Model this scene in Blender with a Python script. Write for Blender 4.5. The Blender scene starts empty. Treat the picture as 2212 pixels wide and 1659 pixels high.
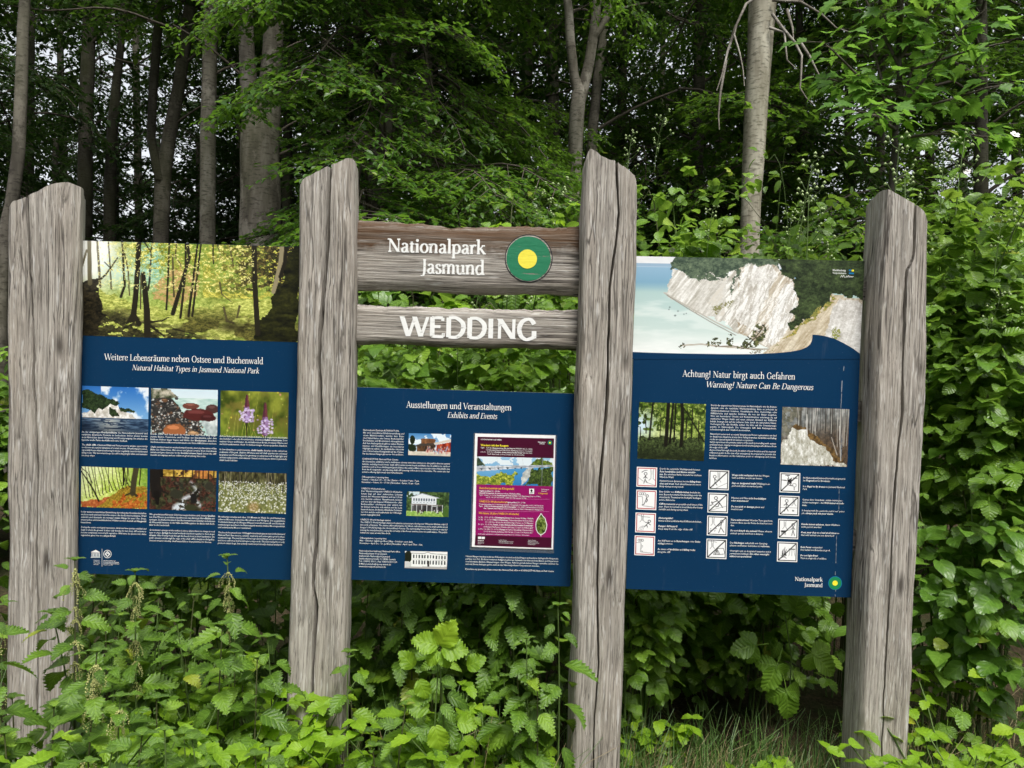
import bpy, bmesh, math, random
import numpy as np
from mathutils import Vector, Matrix, noise

# ------------------------------------------------------------------ camera, sky, sun, exposure
sc = bpy.context.scene
COL = sc.collection
F = 1590.0                       # focal length in units of the 2212 x 1659 view of the photograph
CAM = Vector((0.0, 0.0, 1.45))
cam_d = bpy.data.cameras.new('camera'); cam_d.sensor_width = 36.0; cam_d.lens = 36.0 * F / 2212.0
cam_d.clip_start = 0.05; cam_d.clip_end = 600.0
cam = bpy.data.objects.new('camera', cam_d); COL.objects.link(cam); sc.camera = cam
RM = (Matrix.Rotation(math.radians(90 - 1.5), 4, 'X') @ Matrix.Rotation(math.radians(1.55), 4, 'Z'))
cam.matrix_world = Matrix.Translation(CAM) @ RM

world = bpy.data.worlds.new('World'); sc.world = world; world.use_nodes = True
wn, wl = world.node_tree.nodes, world.node_tree.links
wn.clear()
SUN_EL, SUN_AZ = math.radians(60), math.radians(158)     # azimuth clockwise from +Y: behind the camera, to its right
sky = wn.new('ShaderNodeTexSky'); sky.sky_type = 'NISHITA'; sky.sun_disc = False
sky.sun_elevation = SUN_EL; sky.sun_rotation = SUN_AZ; sky.dust_density = 4.0; sky.air_density = 1.2
hs = wn.new('ShaderNodeHueSaturation'); hs.inputs['Saturation'].default_value = 0.22
bg = wn.new('ShaderNodeBackground'); bg.inputs['Strength'].default_value = 0.11
wo = wn.new('ShaderNodeOutputWorld')
wl.new(sky.outputs[0], hs.inputs['Color']); wl.new(hs.outputs[0], bg.inputs['Color']); wl.new(bg.outputs[0], wo.inputs['Surface'])

sun_d = bpy.data.lights.new('sun', 'SUN'); sun_d.energy = 1.5; sun_d.angle = math.radians(16); sun_d.color = (1.0, 0.97, 0.92)
sun = bpy.data.objects.new('sun', sun_d); COL.objects.link(sun)
sdir = Vector((math.sin(SUN_AZ) * math.cos(SUN_EL), math.cos(SUN_AZ) * math.cos(SUN_EL), math.sin(SUN_EL)))
sun.rotation_euler = sdir.to_track_quat('Z', 'Y').to_euler()
sun.location = (0, 0, 20)

vs = sc.view_settings
vs.view_transform = 'Standard'; vs.look = 'None'; vs.gamma = 1.0; vs.use_curve_mapping = False
vs.exposure = 1.25
sc.render.engine = 'CYCLES'
sc.cycles.max_bounces = 6; sc.cycles.diffuse_bounces = 3; sc.cycles.glossy_bounces = 2
sc.cycles.transmission_bounces = 4; sc.cycles.transparent_max_bounces = 8
sc.cycles.use_denoising = True; sc.cycles.sample_clamp_indirect = 6.0

# ------------------------------------------------------------------ helpers
rnd = random.Random(7)
def P(x, y, Y):
    """the point at distance Y behind the camera plane that the photograph shows at (x, y) of the 2212 x 1659 view"""
    d = RM.to_3x3() @ Vector(((x - 1106.0) / F, -(y - 829.5) / F, -1.0))
    return CAM + d * (Y / d.y)
def REG(ox, oy, s):
    return lambda zx, zy: ((ox + zx * s) * 0.548611, (oy + zy * s) * 0.548611)
R1 = REG(270, 920, 920 / 2008); R2 = REG(270, 1640, 920 / 2212); R3 = REG(1340, 820, 1000 / 2212)
R4 = REG(1360, 1500, 920 / 1861); R5 = REG(2440, 980, 1000 / 2212); R6 = REG(2440, 1560, 1000 / 2023)
def lin(r, g, b):
    f = lambda c: (c / 12.92) if c <= 0.04045 else ((c + 0.055) / 1.055) ** 2.4
    return (f(r / 255), f(g / 255), f(b / 255))
def fbm(x, y=0.0, z=0.0):
    return noise.fractal(Vector((x, y, z)), 0.8, 2.0, 3)

def mesh(name, verts, faces, mat=None, smooth=False):
    m = bpy.data.meshes.new(name)
    m.from_pydata([tuple(v) for v in verts], [], faces)
    if mat: m.materials.append(mat)
    if smooth: m.polygons.foreach_set('use_smooth', [True] * len(m.polygons))
    m.update()
    return m
def link(name, data, parent=None, mw=None):
    o = bpy.data.objects.new(name, data); COL.objects.link(o)
    if parent: o.parent = parent
    if mw is not None: o.matrix_basis = mw
    return o
def tag(o, label, cat, group=None, kind=None):
    if label: o['label'] = label
    if cat: o['category'] = cat
    if group: o['group'] = group
    if kind: o['kind'] = kind
    return o
def thing(name, loc, label, cat, group=None):
    o = link(name, None); o.location = loc; o.empty_display_size = 0.1
    return tag(o, label, cat, group)
def part(name, parent, verts, faces, mat, smooth=False):
    """mesh given in world coordinates, made a child of a thing standing unrotated at its location"""
    L = Vector(parent.location)
    if parent.parent: L = L + Vector(parent.parent.location)
    return link(name, mesh(name, [Vector(v) - L for v in verts], faces, mat, smooth), parent)

class NT:
    """short-hand for node trees"""
    def __init__(s, name):
        s.m = bpy.data.materials.new(name); s.m.use_nodes = True
        s.t = s.m.node_tree; s.n = s.t.nodes; s.n.clear()
        s.out = s.n.new('ShaderNodeOutputMaterial')
    def node(s, typ, **kw):
        nd = s.n.new(typ)
        for k, v in kw.items():
            if k[0] == '_': setattr(nd, k[1:], v)
        return nd
    def link(s, a, b): s.t.links.new(a, b)
    def val(s, sock, v):
        if isinstance(v, bpy.types.NodeSocket): s.link(v, sock)
        elif hasattr(sock, 'default_value'):
            if isinstance(v, tuple) and len(v) == 3 and sock.type == 'RGBA': v = (*v, 1)
            sock.default_value = v
    def coord(s, kind='Object', scale=(1, 1, 1), rot=(0, 0, 0)):
        tc = s.node('ShaderNodeTexCoord'); mp = s.node('ShaderNodeMapping')
        s.link(tc.outputs[kind], mp.inputs['Vector']); mp.inputs['Scale'].default_value = scale; mp.inputs['Rotation'].default_value = rot
        return mp.outputs[0]
    def noise(s, vec=None, scale=5, detail=4, rough=0.55, dist=0.0):
        nd = s.node('ShaderNodeTexNoise')
        if vec is not None: s.link(vec, nd.inputs['Vector'])
        nd.inputs['Scale'].default_value = scale; nd.inputs['Detail'].default_value = detail
        nd.inputs['Roughness'].default_value = rough; nd.inputs['Distortion'].default_value = dist
        return nd.outputs['Fac']
    def ramp(s, fac, stops):
        nd = s.node('ShaderNodeValToRGB'); s.val(nd.inputs[0], fac)
        el = nd.color_ramp.elements
        while len(el) < len(stops): el.new(0.5)
        for e, (p, c) in zip(el, stops):
            e.position = p; e.color = (*c, 1) if isinstance(c, tuple) else (c, c, c, 1)
        return nd.outputs[0]
    def mix(s, fac, a, b, mode='MIX'):
        nd = s.node('ShaderNodeMix', _data_type='RGBA', _blend_type=mode)
        s.val(nd.inputs[0], fac); s.val(nd.inputs[6], a); s.val(nd.inputs[7], b)
        return nd.outputs[2]
    def math(s, op, a, b=0.0, c=0.0):
        nd = s.node('ShaderNodeMath', _operation=op)
        s.val(nd.inputs[0], a); s.val(nd.inputs[1], b); s.val(nd.inputs[2], c)
        return nd.outputs[0]
    def attr(s, name):
        nd = s.node('ShaderNodeAttribute', _attribute_name=name)
        return nd
    def bump(s, h, strength=0.3, dist=0.01):
        nd = s.node('ShaderNodeBump'); s.val(nd.inputs['Height'], h)
        nd.inputs['Strength'].default_value = strength; nd.inputs['Distance'].default_value = dist
        return nd.outputs[0]
    def principled(s, color, rough=0.7, spec=0.3, normal=None, **kw):
        nd = s.node('ShaderNodeBsdfPrincipled')
        s.val(nd.inputs['Base Color'], color); s.val(nd.inputs['Roughness'], rough)
        s.val(nd.inputs['Specular IOR Level'], spec)
        for k, v in kw.items(): s.val(nd.inputs[k.replace('_', ' ')], v)
        if normal is not None: s.link(normal, nd.inputs['Normal'])
        return nd.outputs[0]
    def done(s, shader):
        s.link(shader, s.out.inputs['Surface']); return s.m

def plain(name, color, rough=0.5, spec=0.4, var=0.06):
    t = NT(name)
    nz = t.noise(t.coord('Object', (1, 1, 1)), 35, 5, 0.7)
    c = t.mix(t.ramp(nz, [(0.35, 0.0), (0.7, 1.0)]), color, tuple(min(1, v * (1 + 2 * var) + var * 0.02) for v in color))
    return t.done(t.principled(c, rough, spec))

def make_wood(name, along='z', dark=1.0, stain=None):
    """silver-grey weathered oak, grain along one axis"""
    t = NT(name)
    sc1 = (150, 150, 3.6) if along == 'z' else (3.6, 150, 150)
    sc2 = (310, 310, 9) if along == 'z' else (9, 310, 310)
    sc3 = (6, 6, 0.8) if along == 'z' else (0.8, 6, 6)
    rand = t.node('ShaderNodeObjectInfo').outputs['Random']
    warp = t.noise(t.coord('Object', sc3), 1.0, 3, 0.5)
    tc = t.node('ShaderNodeTexCoord')
    def stretched(scale, amount):
        mp = t.node('ShaderNodeMapping'); mp.inputs['Scale'].default_value = scale
        add = t.node('ShaderNodeVectorMath', _operation='ADD')
        cmb = t.node('ShaderNodeCombineXYZ')
        w = t.math('MULTIPLY', warp, amount)
        for i in range(3): t.link(w, cmb.inputs[i])
        t.link(tc.outputs['Object'], add.inputs[0]); t.link(cmb.outputs[0], add.inputs[1])
        t.link(add.outputs[0], mp.inputs['Vector'])
        return mp.outputs[0]
    g1 = t.noise(stretched(sc1, 0.05), 1.0, 5, 0.65)
    g2 = t.noise(stretched(sc2, 0.03), 1.0, 4, 0.7)
    big = t.noise(t.coord('Object', sc3), 1.6, 4, 0.6)
    fleck_m = stretched((150, 150, 14) if along == 'z' else (14, 150, 150), 0.05)
    fleck = t.noise(fleck_m, 1.0, 2, 0.5)
    D = dark
    c = t.ramp(g1, [(0.22, (0.072 * D, 0.066 * D, 0.060 * D)), (0.45, (0.226 * D, 0.207 * D, 0.182 * D)), (0.62, (0.347 * D, 0.322 * D, 0.287 * D)), (0.8, (0.505 * D, 0.48 * D, 0.445 * D))])
    c = t.mix(t.ramp(big, [(0.40, 0.0), (0.70, 0.5)]), c, (0.25 * D, 0.212 * D, 0.168 * D))
    c = t.mix(t.ramp(g2, [(0.32, 0.95), (0.46, 0.0)]), c, (0.055 * D, 0.048 * D, 0.042 * D))
    for (fa, fb, wd, am) in ((30, 0.9, 0.010, 0.9), (62, 1.6, 0.016, 0.75)):
        rg = t.noise(stretched((fa, fa, fb) if along == 'z' else (fb, fa, fa), 0.06), 1.0, 2, 0.5)
        br = t.noise(t.coord('Object', (9, 9, 2) if along == 'z' else (2, 9, 9)), 1.0, 2, 0.5)
        ln = t.ramp(t.math('ABSOLUTE', t.math('SUBTRACT', rg, 0.5)), [(0.0, am), (wd, am * 0.7), (wd * 2, 0.0)])
        c = t.mix(t.math('MULTIPLY', ln, t.ramp(br, [(0.42, 0.0), (0.55, 1.0)])), c, (0.035 * D, 0.030 * D, 0.026 * D))
    kn = t.node('ShaderNodeTexVoronoi'); kn.inputs['Scale'].default_value = 1.0
    t.link(stretched((7, 7, 2.6) if along == 'z' else (2.6, 7, 7), 0.04), kn.inputs['Vector'])
    c = t.mix(t.ramp(kn.outputs['Distance'], [(0.04, 0.9), (0.13, 0.0)]), c, (0.05 * D, 0.043 * D, 0.037 * D))
    c = t.mix(t.ramp(fleck, [(0.60, 0.0), (0.72, 0.55)]), c, (0.50 * D, 0.49 * D, 0.47 * D))
    if stain: c = stain(t, c)
    h = t.math('ADD', t.math('MULTIPLY', g1, 0.7), t.math('MULTIPLY', g2, 0.6))
    return t.done(t.principled(c, 0.85, 0.15, t.bump(h, 0.8, 0.006)))

def ribs(t, c, lo, hi, col, amp=0.05):
    """a damp brown stain with a ragged edge in the band above height lo (object space)"""
    tc = t.node('ShaderNodeTexCoord'); sep = t.node('ShaderNodeSeparateXYZ'); t.link(tc.outputs['Object'], sep.inputs[0])
    nz = t.noise(t.coord('Object', (4, 5, 5)), 1.0, 5, 0.75)
    z = t.math('ADD', sep.outputs[2], t.math('MULTIPLY', t.math('SUBTRACT', nz, 0.5), amp * 4))
    mr = t.node('ShaderNodeMapRange'); t.link(z, mr.inputs[0])
    mr.inputs[1].default_value = lo; mr.inputs[2].default_value = hi
    grain = t.noise(t.coord('Object', (3, 60, 90)), 1.0, 4, 0.7)
    k = t.math('MULTIPLY', mr.outputs[0], t.ramp(grain, [(0.3, 1.0), (0.5, 0.8), (0.7, 0.25)]))
    return t.mix(k, c, col)
# ------------------------------------------------------------------ the sign: posts
YF, YP = 2.22, 2.30            # front of the posts, front of the panels
def interp(pts, y):
    ys = [p[1] for p in pts]; xs = [p[0] for p in pts]
    return float(np.interp(y, ys, xs))
def interpx(pts, x):
    return float(np.interp(x, [p[0] for p in pts], [p[1] for p in pts]))

def build_post(label, left, right, top, crack, depth, inL, inR, mat, seed, crack_w=3.0, group='oak posts of the sign'):
    """hewn oak post: front edges, top line and drying crack follow the photograph, the section has depth and rounded arrises"""
    lw = [P(x, y, YF + 0.024) for x, y in left]; rw = [P(x, y, YF + 0.024) for x, y in right]
    tw = [P(x, y, YF) for x, y in top]; cw = [P(x, y, YF) for x, y in crack]
    zs = lambda L: [v.z for v in L][::-1]
    xl = lambda z: float(np.interp(z, zs(lw), [v.x for v in lw][::-1]))
    xr = lambda z: float(np.interp(z, zs(rw), [v.x for v in rw][::-1]))
    xc = lambda z: float(np.interp(z, zs(cw), [v.x for v in cw][::-1]))
    ztop = lambda x: float(np.interp(x, [v.x for v in tw], [v.z for v in tw]))
    zb = 0.0
    nu, nv, nz = 26, 7, 90
    cx0 = 0.5 * (lw[-1].x + rw[-1].x)
    base = Vector((cx0, YF + depth / 2, zb - 0.05))
    th = thing('wooden_post', base, label, 'post', group)
    cwid = crack_w / F * YF
    verts = []; ring = []
    us = [i / (nu - 1) for i in range(nu)]
    # ring order: front left->right, right side front->back, back right->left, left side back->front
    rp = [('f', u, 0.0) for u in us] + [('r', 1.0, (j + 1) / (nv + 1)) for j in range(nv)] + [('b', u, 1.0) for u in us[::-1]] + [('l', 0.0, 1 - (j + 1) / (nv + 1)) for j in range(nv)]
    n = len(rp)
    zt_max = max(v.z for v in tw)
    def pt(face, u, v, tz):
        zc = zb - 0.1 + tz * (zt_max - zb + 0.1)
        a, b = xl(zc), xr(zc); w = b - a
        ia, ib = a + inL * v, b - inR * v
        uu = u; dy = 0.0
        if face in 'fb':
            # rounded arrises
            e = min(u, 1 - u); r = 0.10
            if e < r: dy = 0.024 * (1 - e / r) ** 2.5
        x = ia + (ib - ia) * uu
        if face in 'lr':
            k = min(v, 1 - v); x += (0.004 if face == 'r' else -0.004) * min(1, k * 6)
        y = YF + v * depth + (dy if face == 'f' else -dy if face == 'b' else 0)
        if face == 'l' or face == 'r':
            y = YF + 0.028 + v * (depth - 0.056)
        # waviness of the hewn faces
        wv = 0.006 * fbm(u * 2.1 + seed * 9, v * 2.0, zc * 3.0) + 0.0025 * fbm(u * 7 + seed, v * 5, zc * 9.0)
        y += wv if face == 'f' else 0; x += 0.7 * wv if face in 'lr' else 0
        zt = ztop(x) + 0.004 * fbm(x * 18, v * 3, seed) + 0.002 * fbm(x * 70, v * 9, seed) - 0.02 * v
        z = zb - 0.1 + tz * (zt - zb + 0.1)
        return Vector((x, y, z)), zc
    # front columns slide so that one column runs down the crack
    crows = []
    for k in range(nz + 1):
        tz = k / nz
        row = []
        zc = zb - 0.1 + tz * (zt_max - zb + 0.1)
        a, b = xl(zc), xr(zc)
        uc = (xc(zc) + 0.002 * fbm(zc * 14, seed) + 0.0012 * fbm(zc * 50, seed) - a) / (b - a)
        hw = cwid / (b - a) * (0.45 + 0.9 * abs(fbm(zc * 4.0, seed + 3)) + 0.35) * min(1, 0.5 + tz)
        kc = nu // 2
        for (f, u, v) in rp:
            uu = u
            if f == 'f':
                i = round(u * (nu - 1))
                if i <= kc - 1: uu = (uc - hw) * i / (kc - 1)
                elif i == kc: uu = uc
                else: uu = (uc + hw) + (1 - uc - hw) * (i - kc - 1) / (nu - 2 - kc)
            p, _ = pt(f, uu, v, tz)
            if f == 'f' and round(u * (nu - 1)) == kc: p.y += 0.035
            row.append(len(verts)); verts.append(p)
        crows.append(row)
    faces = []
    for k in range(nz):
        for i in range(n):
            j = (i + 1) % n
            faces.append((crows[k][i], crows[k][j], crows[k + 1][j], crows[k + 1][i]))
    # top: strips from front to back
    top_r = crows[-1]
    front = top_r[:nu]; right_s = top_r[nu:nu + nv]; back = top_r[nu + nv:2 * nu + nv][::-1]; left_s = top_r[2 * nu + nv:][::-1]
    grid = [front]
    for j in range(nv):
        rowi = [left_s[j]]
        for i in range(1, nu - 1):
            p = verts[front[i]].lerp(verts[back[i]], (j + 1) / (nv + 1))
            if i == nu // 2 and j < 3: p.z -= 0.03 - 0.008 * j
            p.z += 0.006 * fbm(p.x * 40, p.y * 40, seed)
            rowi.append(len(verts)); verts.append(p)
        rowi.append(right_s[j]); grid.append(rowi)
    grid.append(back)
    for j in range(nv + 1):
        for i in range(nu - 1):
            faces.append((grid[j][i], grid[j][i + 1], grid[j + 1][i + 1], grid[j + 1][i]))
    o = part('timber', th, verts, faces, mat, True)
    o.data.set_sharp_from_angle(angle=math.radians(42))
    return th

wood_post = make_wood('weathered_oak_post', 'z', 1.42)
EXT = lambda pts, dx: pts + [(pts[-1][0] + dx, 1900)]
L_left = EXT([(23, 380), (22, 445), (20, 520), (21, 700), (22, 850), (20, 1000), (23, 1130), (20, 1330), (17, 1630)], -3)
L_right = EXT([(176, 380), (176, 425), (174, 520), (171, 700), (168, 850), (163, 1000), (162, 1130), (160, 1330), (158, 1630)], -4)
L_top = [(10, 455), (22, 447), (30, 436), (60, 425), (95, 404), (120, 395), (148, 393), (166, 401), (174, 425), (190, 440)]
L_crack = EXT([(60, 380), (62, 437), (65, 560), (72, 700), (75, 830), (78, 900), (82, 1000), (80, 1150), (82, 1300), (80, 1600)], 0)
post_l = build_post('grey oak post with rounded top at the far left end of the sign', L_left, L_right, L_top, L_crack, 0.15, 0.0, 0.050, wood_post, 1, 2.6)

M_left = EXT([(649, 330), (648, 397), (646, 600), (643, 800), (636, 1000), (628, 1250), (622, 1450), (618, 1560)], -8)
M_right = EXT([(768, 330), (768, 380), (767, 600), (764, 835), (760, 940), (752, 1254), (748, 1440), (746, 1560)], -8)
M_top = [(640, 402), (648, 398), (655, 388), (690, 366), (715, 356), (745, 343), (761, 341), (767, 350), (772, 372), (790, 385)]
M_crack = EXT([(713, 340), (712, 370), (708, 480), (705, 560), (697, 640), (692, 700), (690, 760), (692, 830), (693, 930), (684, 1130), (677, 1254), (684, 1300), (676, 1430), (673, 1580)], -4)
post_ml = build_post('grey oak post with wide open crack between left panel and name boards', M_left, M_right, M_top, M_crack, 0.16, 0.01, 0.016, wood_post, 2, 5.0)

N_left = EXT([(1264, 300), (1263, 350), (1258, 425), (1256, 500), (1252, 700), (1246, 829), (1244, 880), (1243, 1030), (1241, 1330), (1231, 1580)], -12)
N_right = EXT([(1378, 300), (1377, 390), (1376, 500), (1368, 700), (1365, 829), (1363, 855), (1356, 1080), (1348, 1330), (1341, 1580)], -12)
N_top = [(1255, 372), (1263, 352), (1268, 332), (1275, 320), (1300, 335), (1330, 350), (1358, 368), (1371, 378), (1378, 396), (1390, 410)]
N_crack = EXT([(1332, 300), (1333, 355), (1338, 425), (1331, 500), (1318, 600), (1314, 750), (1313, 829), (1306, 920), (1296, 1030), (1291, 1230), (1293, 1430), (1283, 1580)], -6)
post_mr = build_post('grey oak post with pointed slanting top right of the name boards', N_left, N_right, N_top, N_crack, 0.15, 0.006, 0.0, wood_post, 3, 2.8)

Q_left = EXT([(1907, 380), (1906, 415), (1901, 500), (1891, 650), (1884, 829), (1881, 930), (1873, 1130), (1862, 1280), (1858, 1430), (1851, 1580)], -15)
Q_right = EXT([(2004, 380), (2003, 465), (2002, 600), (1996, 829), (1993, 880), (1983, 1080), (1973, 1230), (1966, 1430), (1957, 1610)], -15)
Q_top = [(1850, 422), (1870, 414), (1905, 407), (1925, 409), (1950, 425), (1980, 445), (1997, 458), (2003, 475), (2015, 490)]
Q_crack = EXT([(1980, 380), (1978, 450), (1974, 525), (1960, 560), (1956, 625), (1948, 829), (1950, 870), (1931, 1080), (1921, 1280), (1911, 1480), (1905, 1600)], -6)
post_r = build_post('grey oak post with dark inner side at the far right end of the sign', Q_left, Q_right, Q_top, Q_crack, 0.15, 0.004, 0.0, wood_post, 4, 2.8)

# ------------------------------------------------------------------ lettering
THICK, THIN = 0.088, 0.034
def smooth_curve(pts, k=6, closed=False):
    p = [Vector((a, b)) for a, b in pts]
    if closed: p = [p[-1]] + p + [p[0], p[1]]
    else: p = [p[0] * 2 - p[1]] + p + [p[-1] * 2 - p[-2]]
    out = []
    for i in range(1, len(p) - 2):
        for j in range(k):
            t = j / k
            out.append(0.5 * ((2 * p[i]) + (p[i + 1] - p[i - 1]) * t + (2 * p[i - 1] - 5 * p[i] + 4 * p[i + 1] - p[i + 2]) * t * t + (3 * p[i] - p[i - 1] - 3 * p[i + 1] + p[i + 2]) * t ** 3))
    out.append(p[-2])
    return out
def ell(cx, cy, rx, ry): return [(cx + rx * math.cos(a), cy + ry * math.sin(a)) for a in [i * math.pi / 4 for i in range(8)]]
st = lambda x, h=0.65: ('l', [(x, h), (x, 0)])
BOWL = [(.1, .34), (.2, .435), (.33, .42), (.41, .23), (.35, .05), (.22, -.005), (.1, .05)]
CC = [(.54, .5), (.46, .62), (.34, .665), (.16, .58), (.07, .36), (.12, .12), (.28, -.005), (.44, .03), (.56, .15)]
SER = {
 'a': (.43, [('c', [(.08, .35), (.14, .425), (.22, .435), (.30, .38), (.31, .28), (.31, .08), (.35, .01), (.41, .03)]), ('c', [(.31, .26), (.18, .23), (.08, .15), (.09, .05), (.17, 0), (.26, .04), (.31, .11)])], []),
 'b': (.48, [('l', [(.1, .72), (.1, .02)]), ('c', BOWL)], [(.07, .70)]),
 'c': (.41, [('c', [(.36, .35), (.28, .435), (.16, .42), (.07, .28), (.07, .15), (.16, .02), (.27, 0), (.37, .09)])], []),
 'd': (.50, [('c', [(.38, .36), (.28, .435), (.14, .40), (.06, .22), (.12, .04), (.24, -.005), (.38, .09)]), ('l', [(.38, .72), (.38, .0)])], [(.35, .70), (.42, .01)]),
 'e': (.42, [('t', [(.08, .25), (.37, .27)]), ('c', [(.37, .27), (.33, .40), (.22, .435), (.11, .38), (.06, .22), (.11, .05), (.23, 0), (.37, .09)])], []),
 'f': (.29, [('c', [(.34, .66), (.28, .72), (.2, .70), (.15, .58), (.15, .3), (.15, 0)]), ('t', [(.04, .42), (.29, .42)])], [(.15, .015)]),
 'g': (.45, [('o', ell(.2, .3, .13, .14)), ('c', [(.12, .18), (.08, .1), (.16, .05), (.32, .03), (.38, -.07), (.32, -.19), (.18, -.22), (.06, -.17), (.07, -.06), (.16, .02)]), ('t', [(.3, .41), (.43, .42)])], []),
 'h': (.51, [('l', [(.1, .72), (.1, 0)]), ('c', [(.1, .30), (.2, .43), (.33, .42), (.38, .32), (.38, 0)])], [(.07, .70), (.1, .015), (.38, .015)]),
 'i': (.25, [('l', [(.12, .43), (.12, 0)]), ('d', [(.12, .60)])], [(.09, .415), (.12, .015)]),
 'k': (.48, [('l', [(.1, .72), (.1, 0)]), ('t', [(.12, .2), (.35, .43)]), ('l', [(.2, .28), (.41, 0)])], [(.07, .70), (.1, .015), (.41, .015), (.35, .42)]),
 'l': (.25, [('l', [(.12, .72), (.12, 0)])], [(.09, .70), (.12, .015)]),
 'm': (.74, [('l', [(.1, .43), (.1, 0)]), ('c', [(.1, .30), (.19, .43), (.30, .43), (.355, .33), (.355, 0)]), ('c', [(.355, .30), (.45, .43), (.56, .43), (.61, .33), (.61, 0)])], [(.07, .415), (.1, .015), (.355, .015), (.61, .015)]),
 'n': (.51, [('l', [(.1, .43), (.1, 0)]), ('c', [(.1, .30), (.2, .43), (.33, .42), (.38, .32), (.38, 0)])], [(.07, .415), (.1, .015), (.38, .015)]),
 'o': (.46, [('o', ell(.23, .215, .17, .22))], []),
 'p': (.49, [('l', [(.1, .43), (.1, -.24)]), ('c', BOWL)], [(.07, .415), (.1, -.225)]),
 'r': (.35, [('l', [(.1, .43), (.1, 0)]), ('c', [(.1, .29), (.18, .41), (.27, .435), (.32, .39)])], [(.07, .415), (.1, .015)]),
 's': (.35, [('c', [(.28, .36), (.2, .435), (.1, .41), (.07, .33), (.14, .25), (.25, .19), (.29, .10), (.23, .01), (.12, 0), (.05, .09)])], []),
 't': (.30, [('c', [(.13, .55), (.13, .3), (.13, .08), (.18, 0), (.28, .04)]), ('t', [(.03, .42), (.27, .42)])], []),
 'u': (.51, [('c', [(.1, .43), (.1, .14), (.15, .02), (.25, 0), (.38, .1)]), ('l', [(.38, .43), (.38, 0)])], [(.07, .415), (.35, .415), (.42, .015)]),
 'v': (.43, [('l', [(.05, .43), (.2, 0)]), ('t', [(.37, .43), (.21, 0)])], [(.06, .42), (.37, .42)]),
 'w': (.66, [('l', [(.05, .43), (.19, 0)]), ('t', [(.32, .43), (.2, 0)]), ('l', [(.31, .43), (.45, 0)]), ('t', [(.6, .43), (.46, 0)])], [(.06, .42), (.6, .42), (.31, .42)]),
 'x': (.43, [('l', [(.06, .43), (.36, 0)]), ('t', [(.35, .43), (.07, 0)])], [(.06, .42), (.35, .42), (.07, .015), (.36, .015)]),
 'y': (.43, [('l', [(.05, .43), (.21, .02)]), ('t', [(.38, .43), (.14, -.18)]), ('t', [(.15, -.17), (.04, -.22)])], [(.06, .42), (.38, .42)]),
 '!': (.26, [('l', [(.12, .68), (.12, .2)]), ('d', [(.12, .04)])], []),
 'A': (.60, [('t', [(.06, 0), (.29, .68)]), ('l', [(.27, .68), (.52, 0)]), ('t', [(.14, .22), (.44, .22)])], [(.06, .015), (.52, .015)]),
 'B': (.53, [st(.12), ('c', [(.12, .64), (.3, .64), (.40, .54), (.36, .40), (.12, .36)]), ('c', [(.12, .36), (.36, .35), (.45, .21), (.40, .05), (.26, .01), (.12, .01)])], [(.09, .64), (.09, .015)]),
 'C': (.61, [('c', CC)], []),
 'D': (.67, [st(.12), ('c', [(.12, .64), (.36, .64), (.55, .5), (.59, .33), (.53, .13), (.36, .01), (.12, .01)])], [(.09, .64), (.09, .015)]),
 'E': (.52, [st(.12), ('t', [(.10, .635), (.45, .635)]), ('t', [(.12, .34), (.38, .34)]), ('t', [(.10, .015), (.48, .015)]), ('t', [(.45, .64), (.45, .53)]), ('t', [(.47, .01), (.48, .13)])], [(.09, .64), (.09, .015)]),
 'G': (.66, [('c', CC[:-1] + [(.54, .08)]), ('l', [(.54, .28), (.54, .04)])], [(.54, .28)]),
 'H': (.68, [st(.12), st(.55), ('t', [(.12, .34), (.55, .34)])], [(.12, .64), (.12, .015), (.55, .64), (.55, .015)]),
 'I': (.28, [st(.12)], [(.12, .64), (.12, .015)]),
 'J': (.30, [('c', [(.17, .65), (.17, .2), (.15, -.04), (.08, -.12), (-.02, -.12)])], [(.17, .64)]),
 'L': (.51, [st(.12), ('t', [(.12, .015), (.47, .015)]), ('t', [(.46, .01), (.48, .15)])], [(.12, .64), (.09, .015)]),
 'N': (.68, [('t', [(.12, 0), (.12, .65)]), ('l', [(.12, .65), (.56, 0)]), ('t', [(.57, .65), (.57, 0)])], [(.08, .64), (.12, .015), (.57, .64)]),
 'O': (.68, [('o', ell(.34, .33, .27, .335))], []),
 'P': (.50, [st(.12), ('c', [(.12, .64), (.34, .64), (.43, .48), (.36, .33), (.12, .30)])], [(.09, .64), (.12, .015)]),
 'T': (.57, [st(.28), ('t', [(.03, .635), (.53, .635)]), ('t', [(.04, .64), (.03, .52)]), ('t', [(.52, .64), (.53, .52)])], [(.28, .015)]),
 'V': (.58, [('l', [(.05, .65), (.29, 0)]), ('t', [(.54, .65), (.30, 0)])], [(.06, .64), (.54, .64)]),
 'W': (.90, [('l', [(.05, .65), (.26, 0)]), ('t', [(.47, .65), (.27, 0)]), ('l', [(.45, .65), (.66, 0)]), ('t', [(.87, .65), (.67, 0)])], [(.06, .64), (.45, .64), (.87, .64)]),
}
SER['ä'] = (.43, SER['a'][1] + [('d', [(.13, .58)]), ('d', [(.29, .58)])], [])
_zc = [0]
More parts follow.
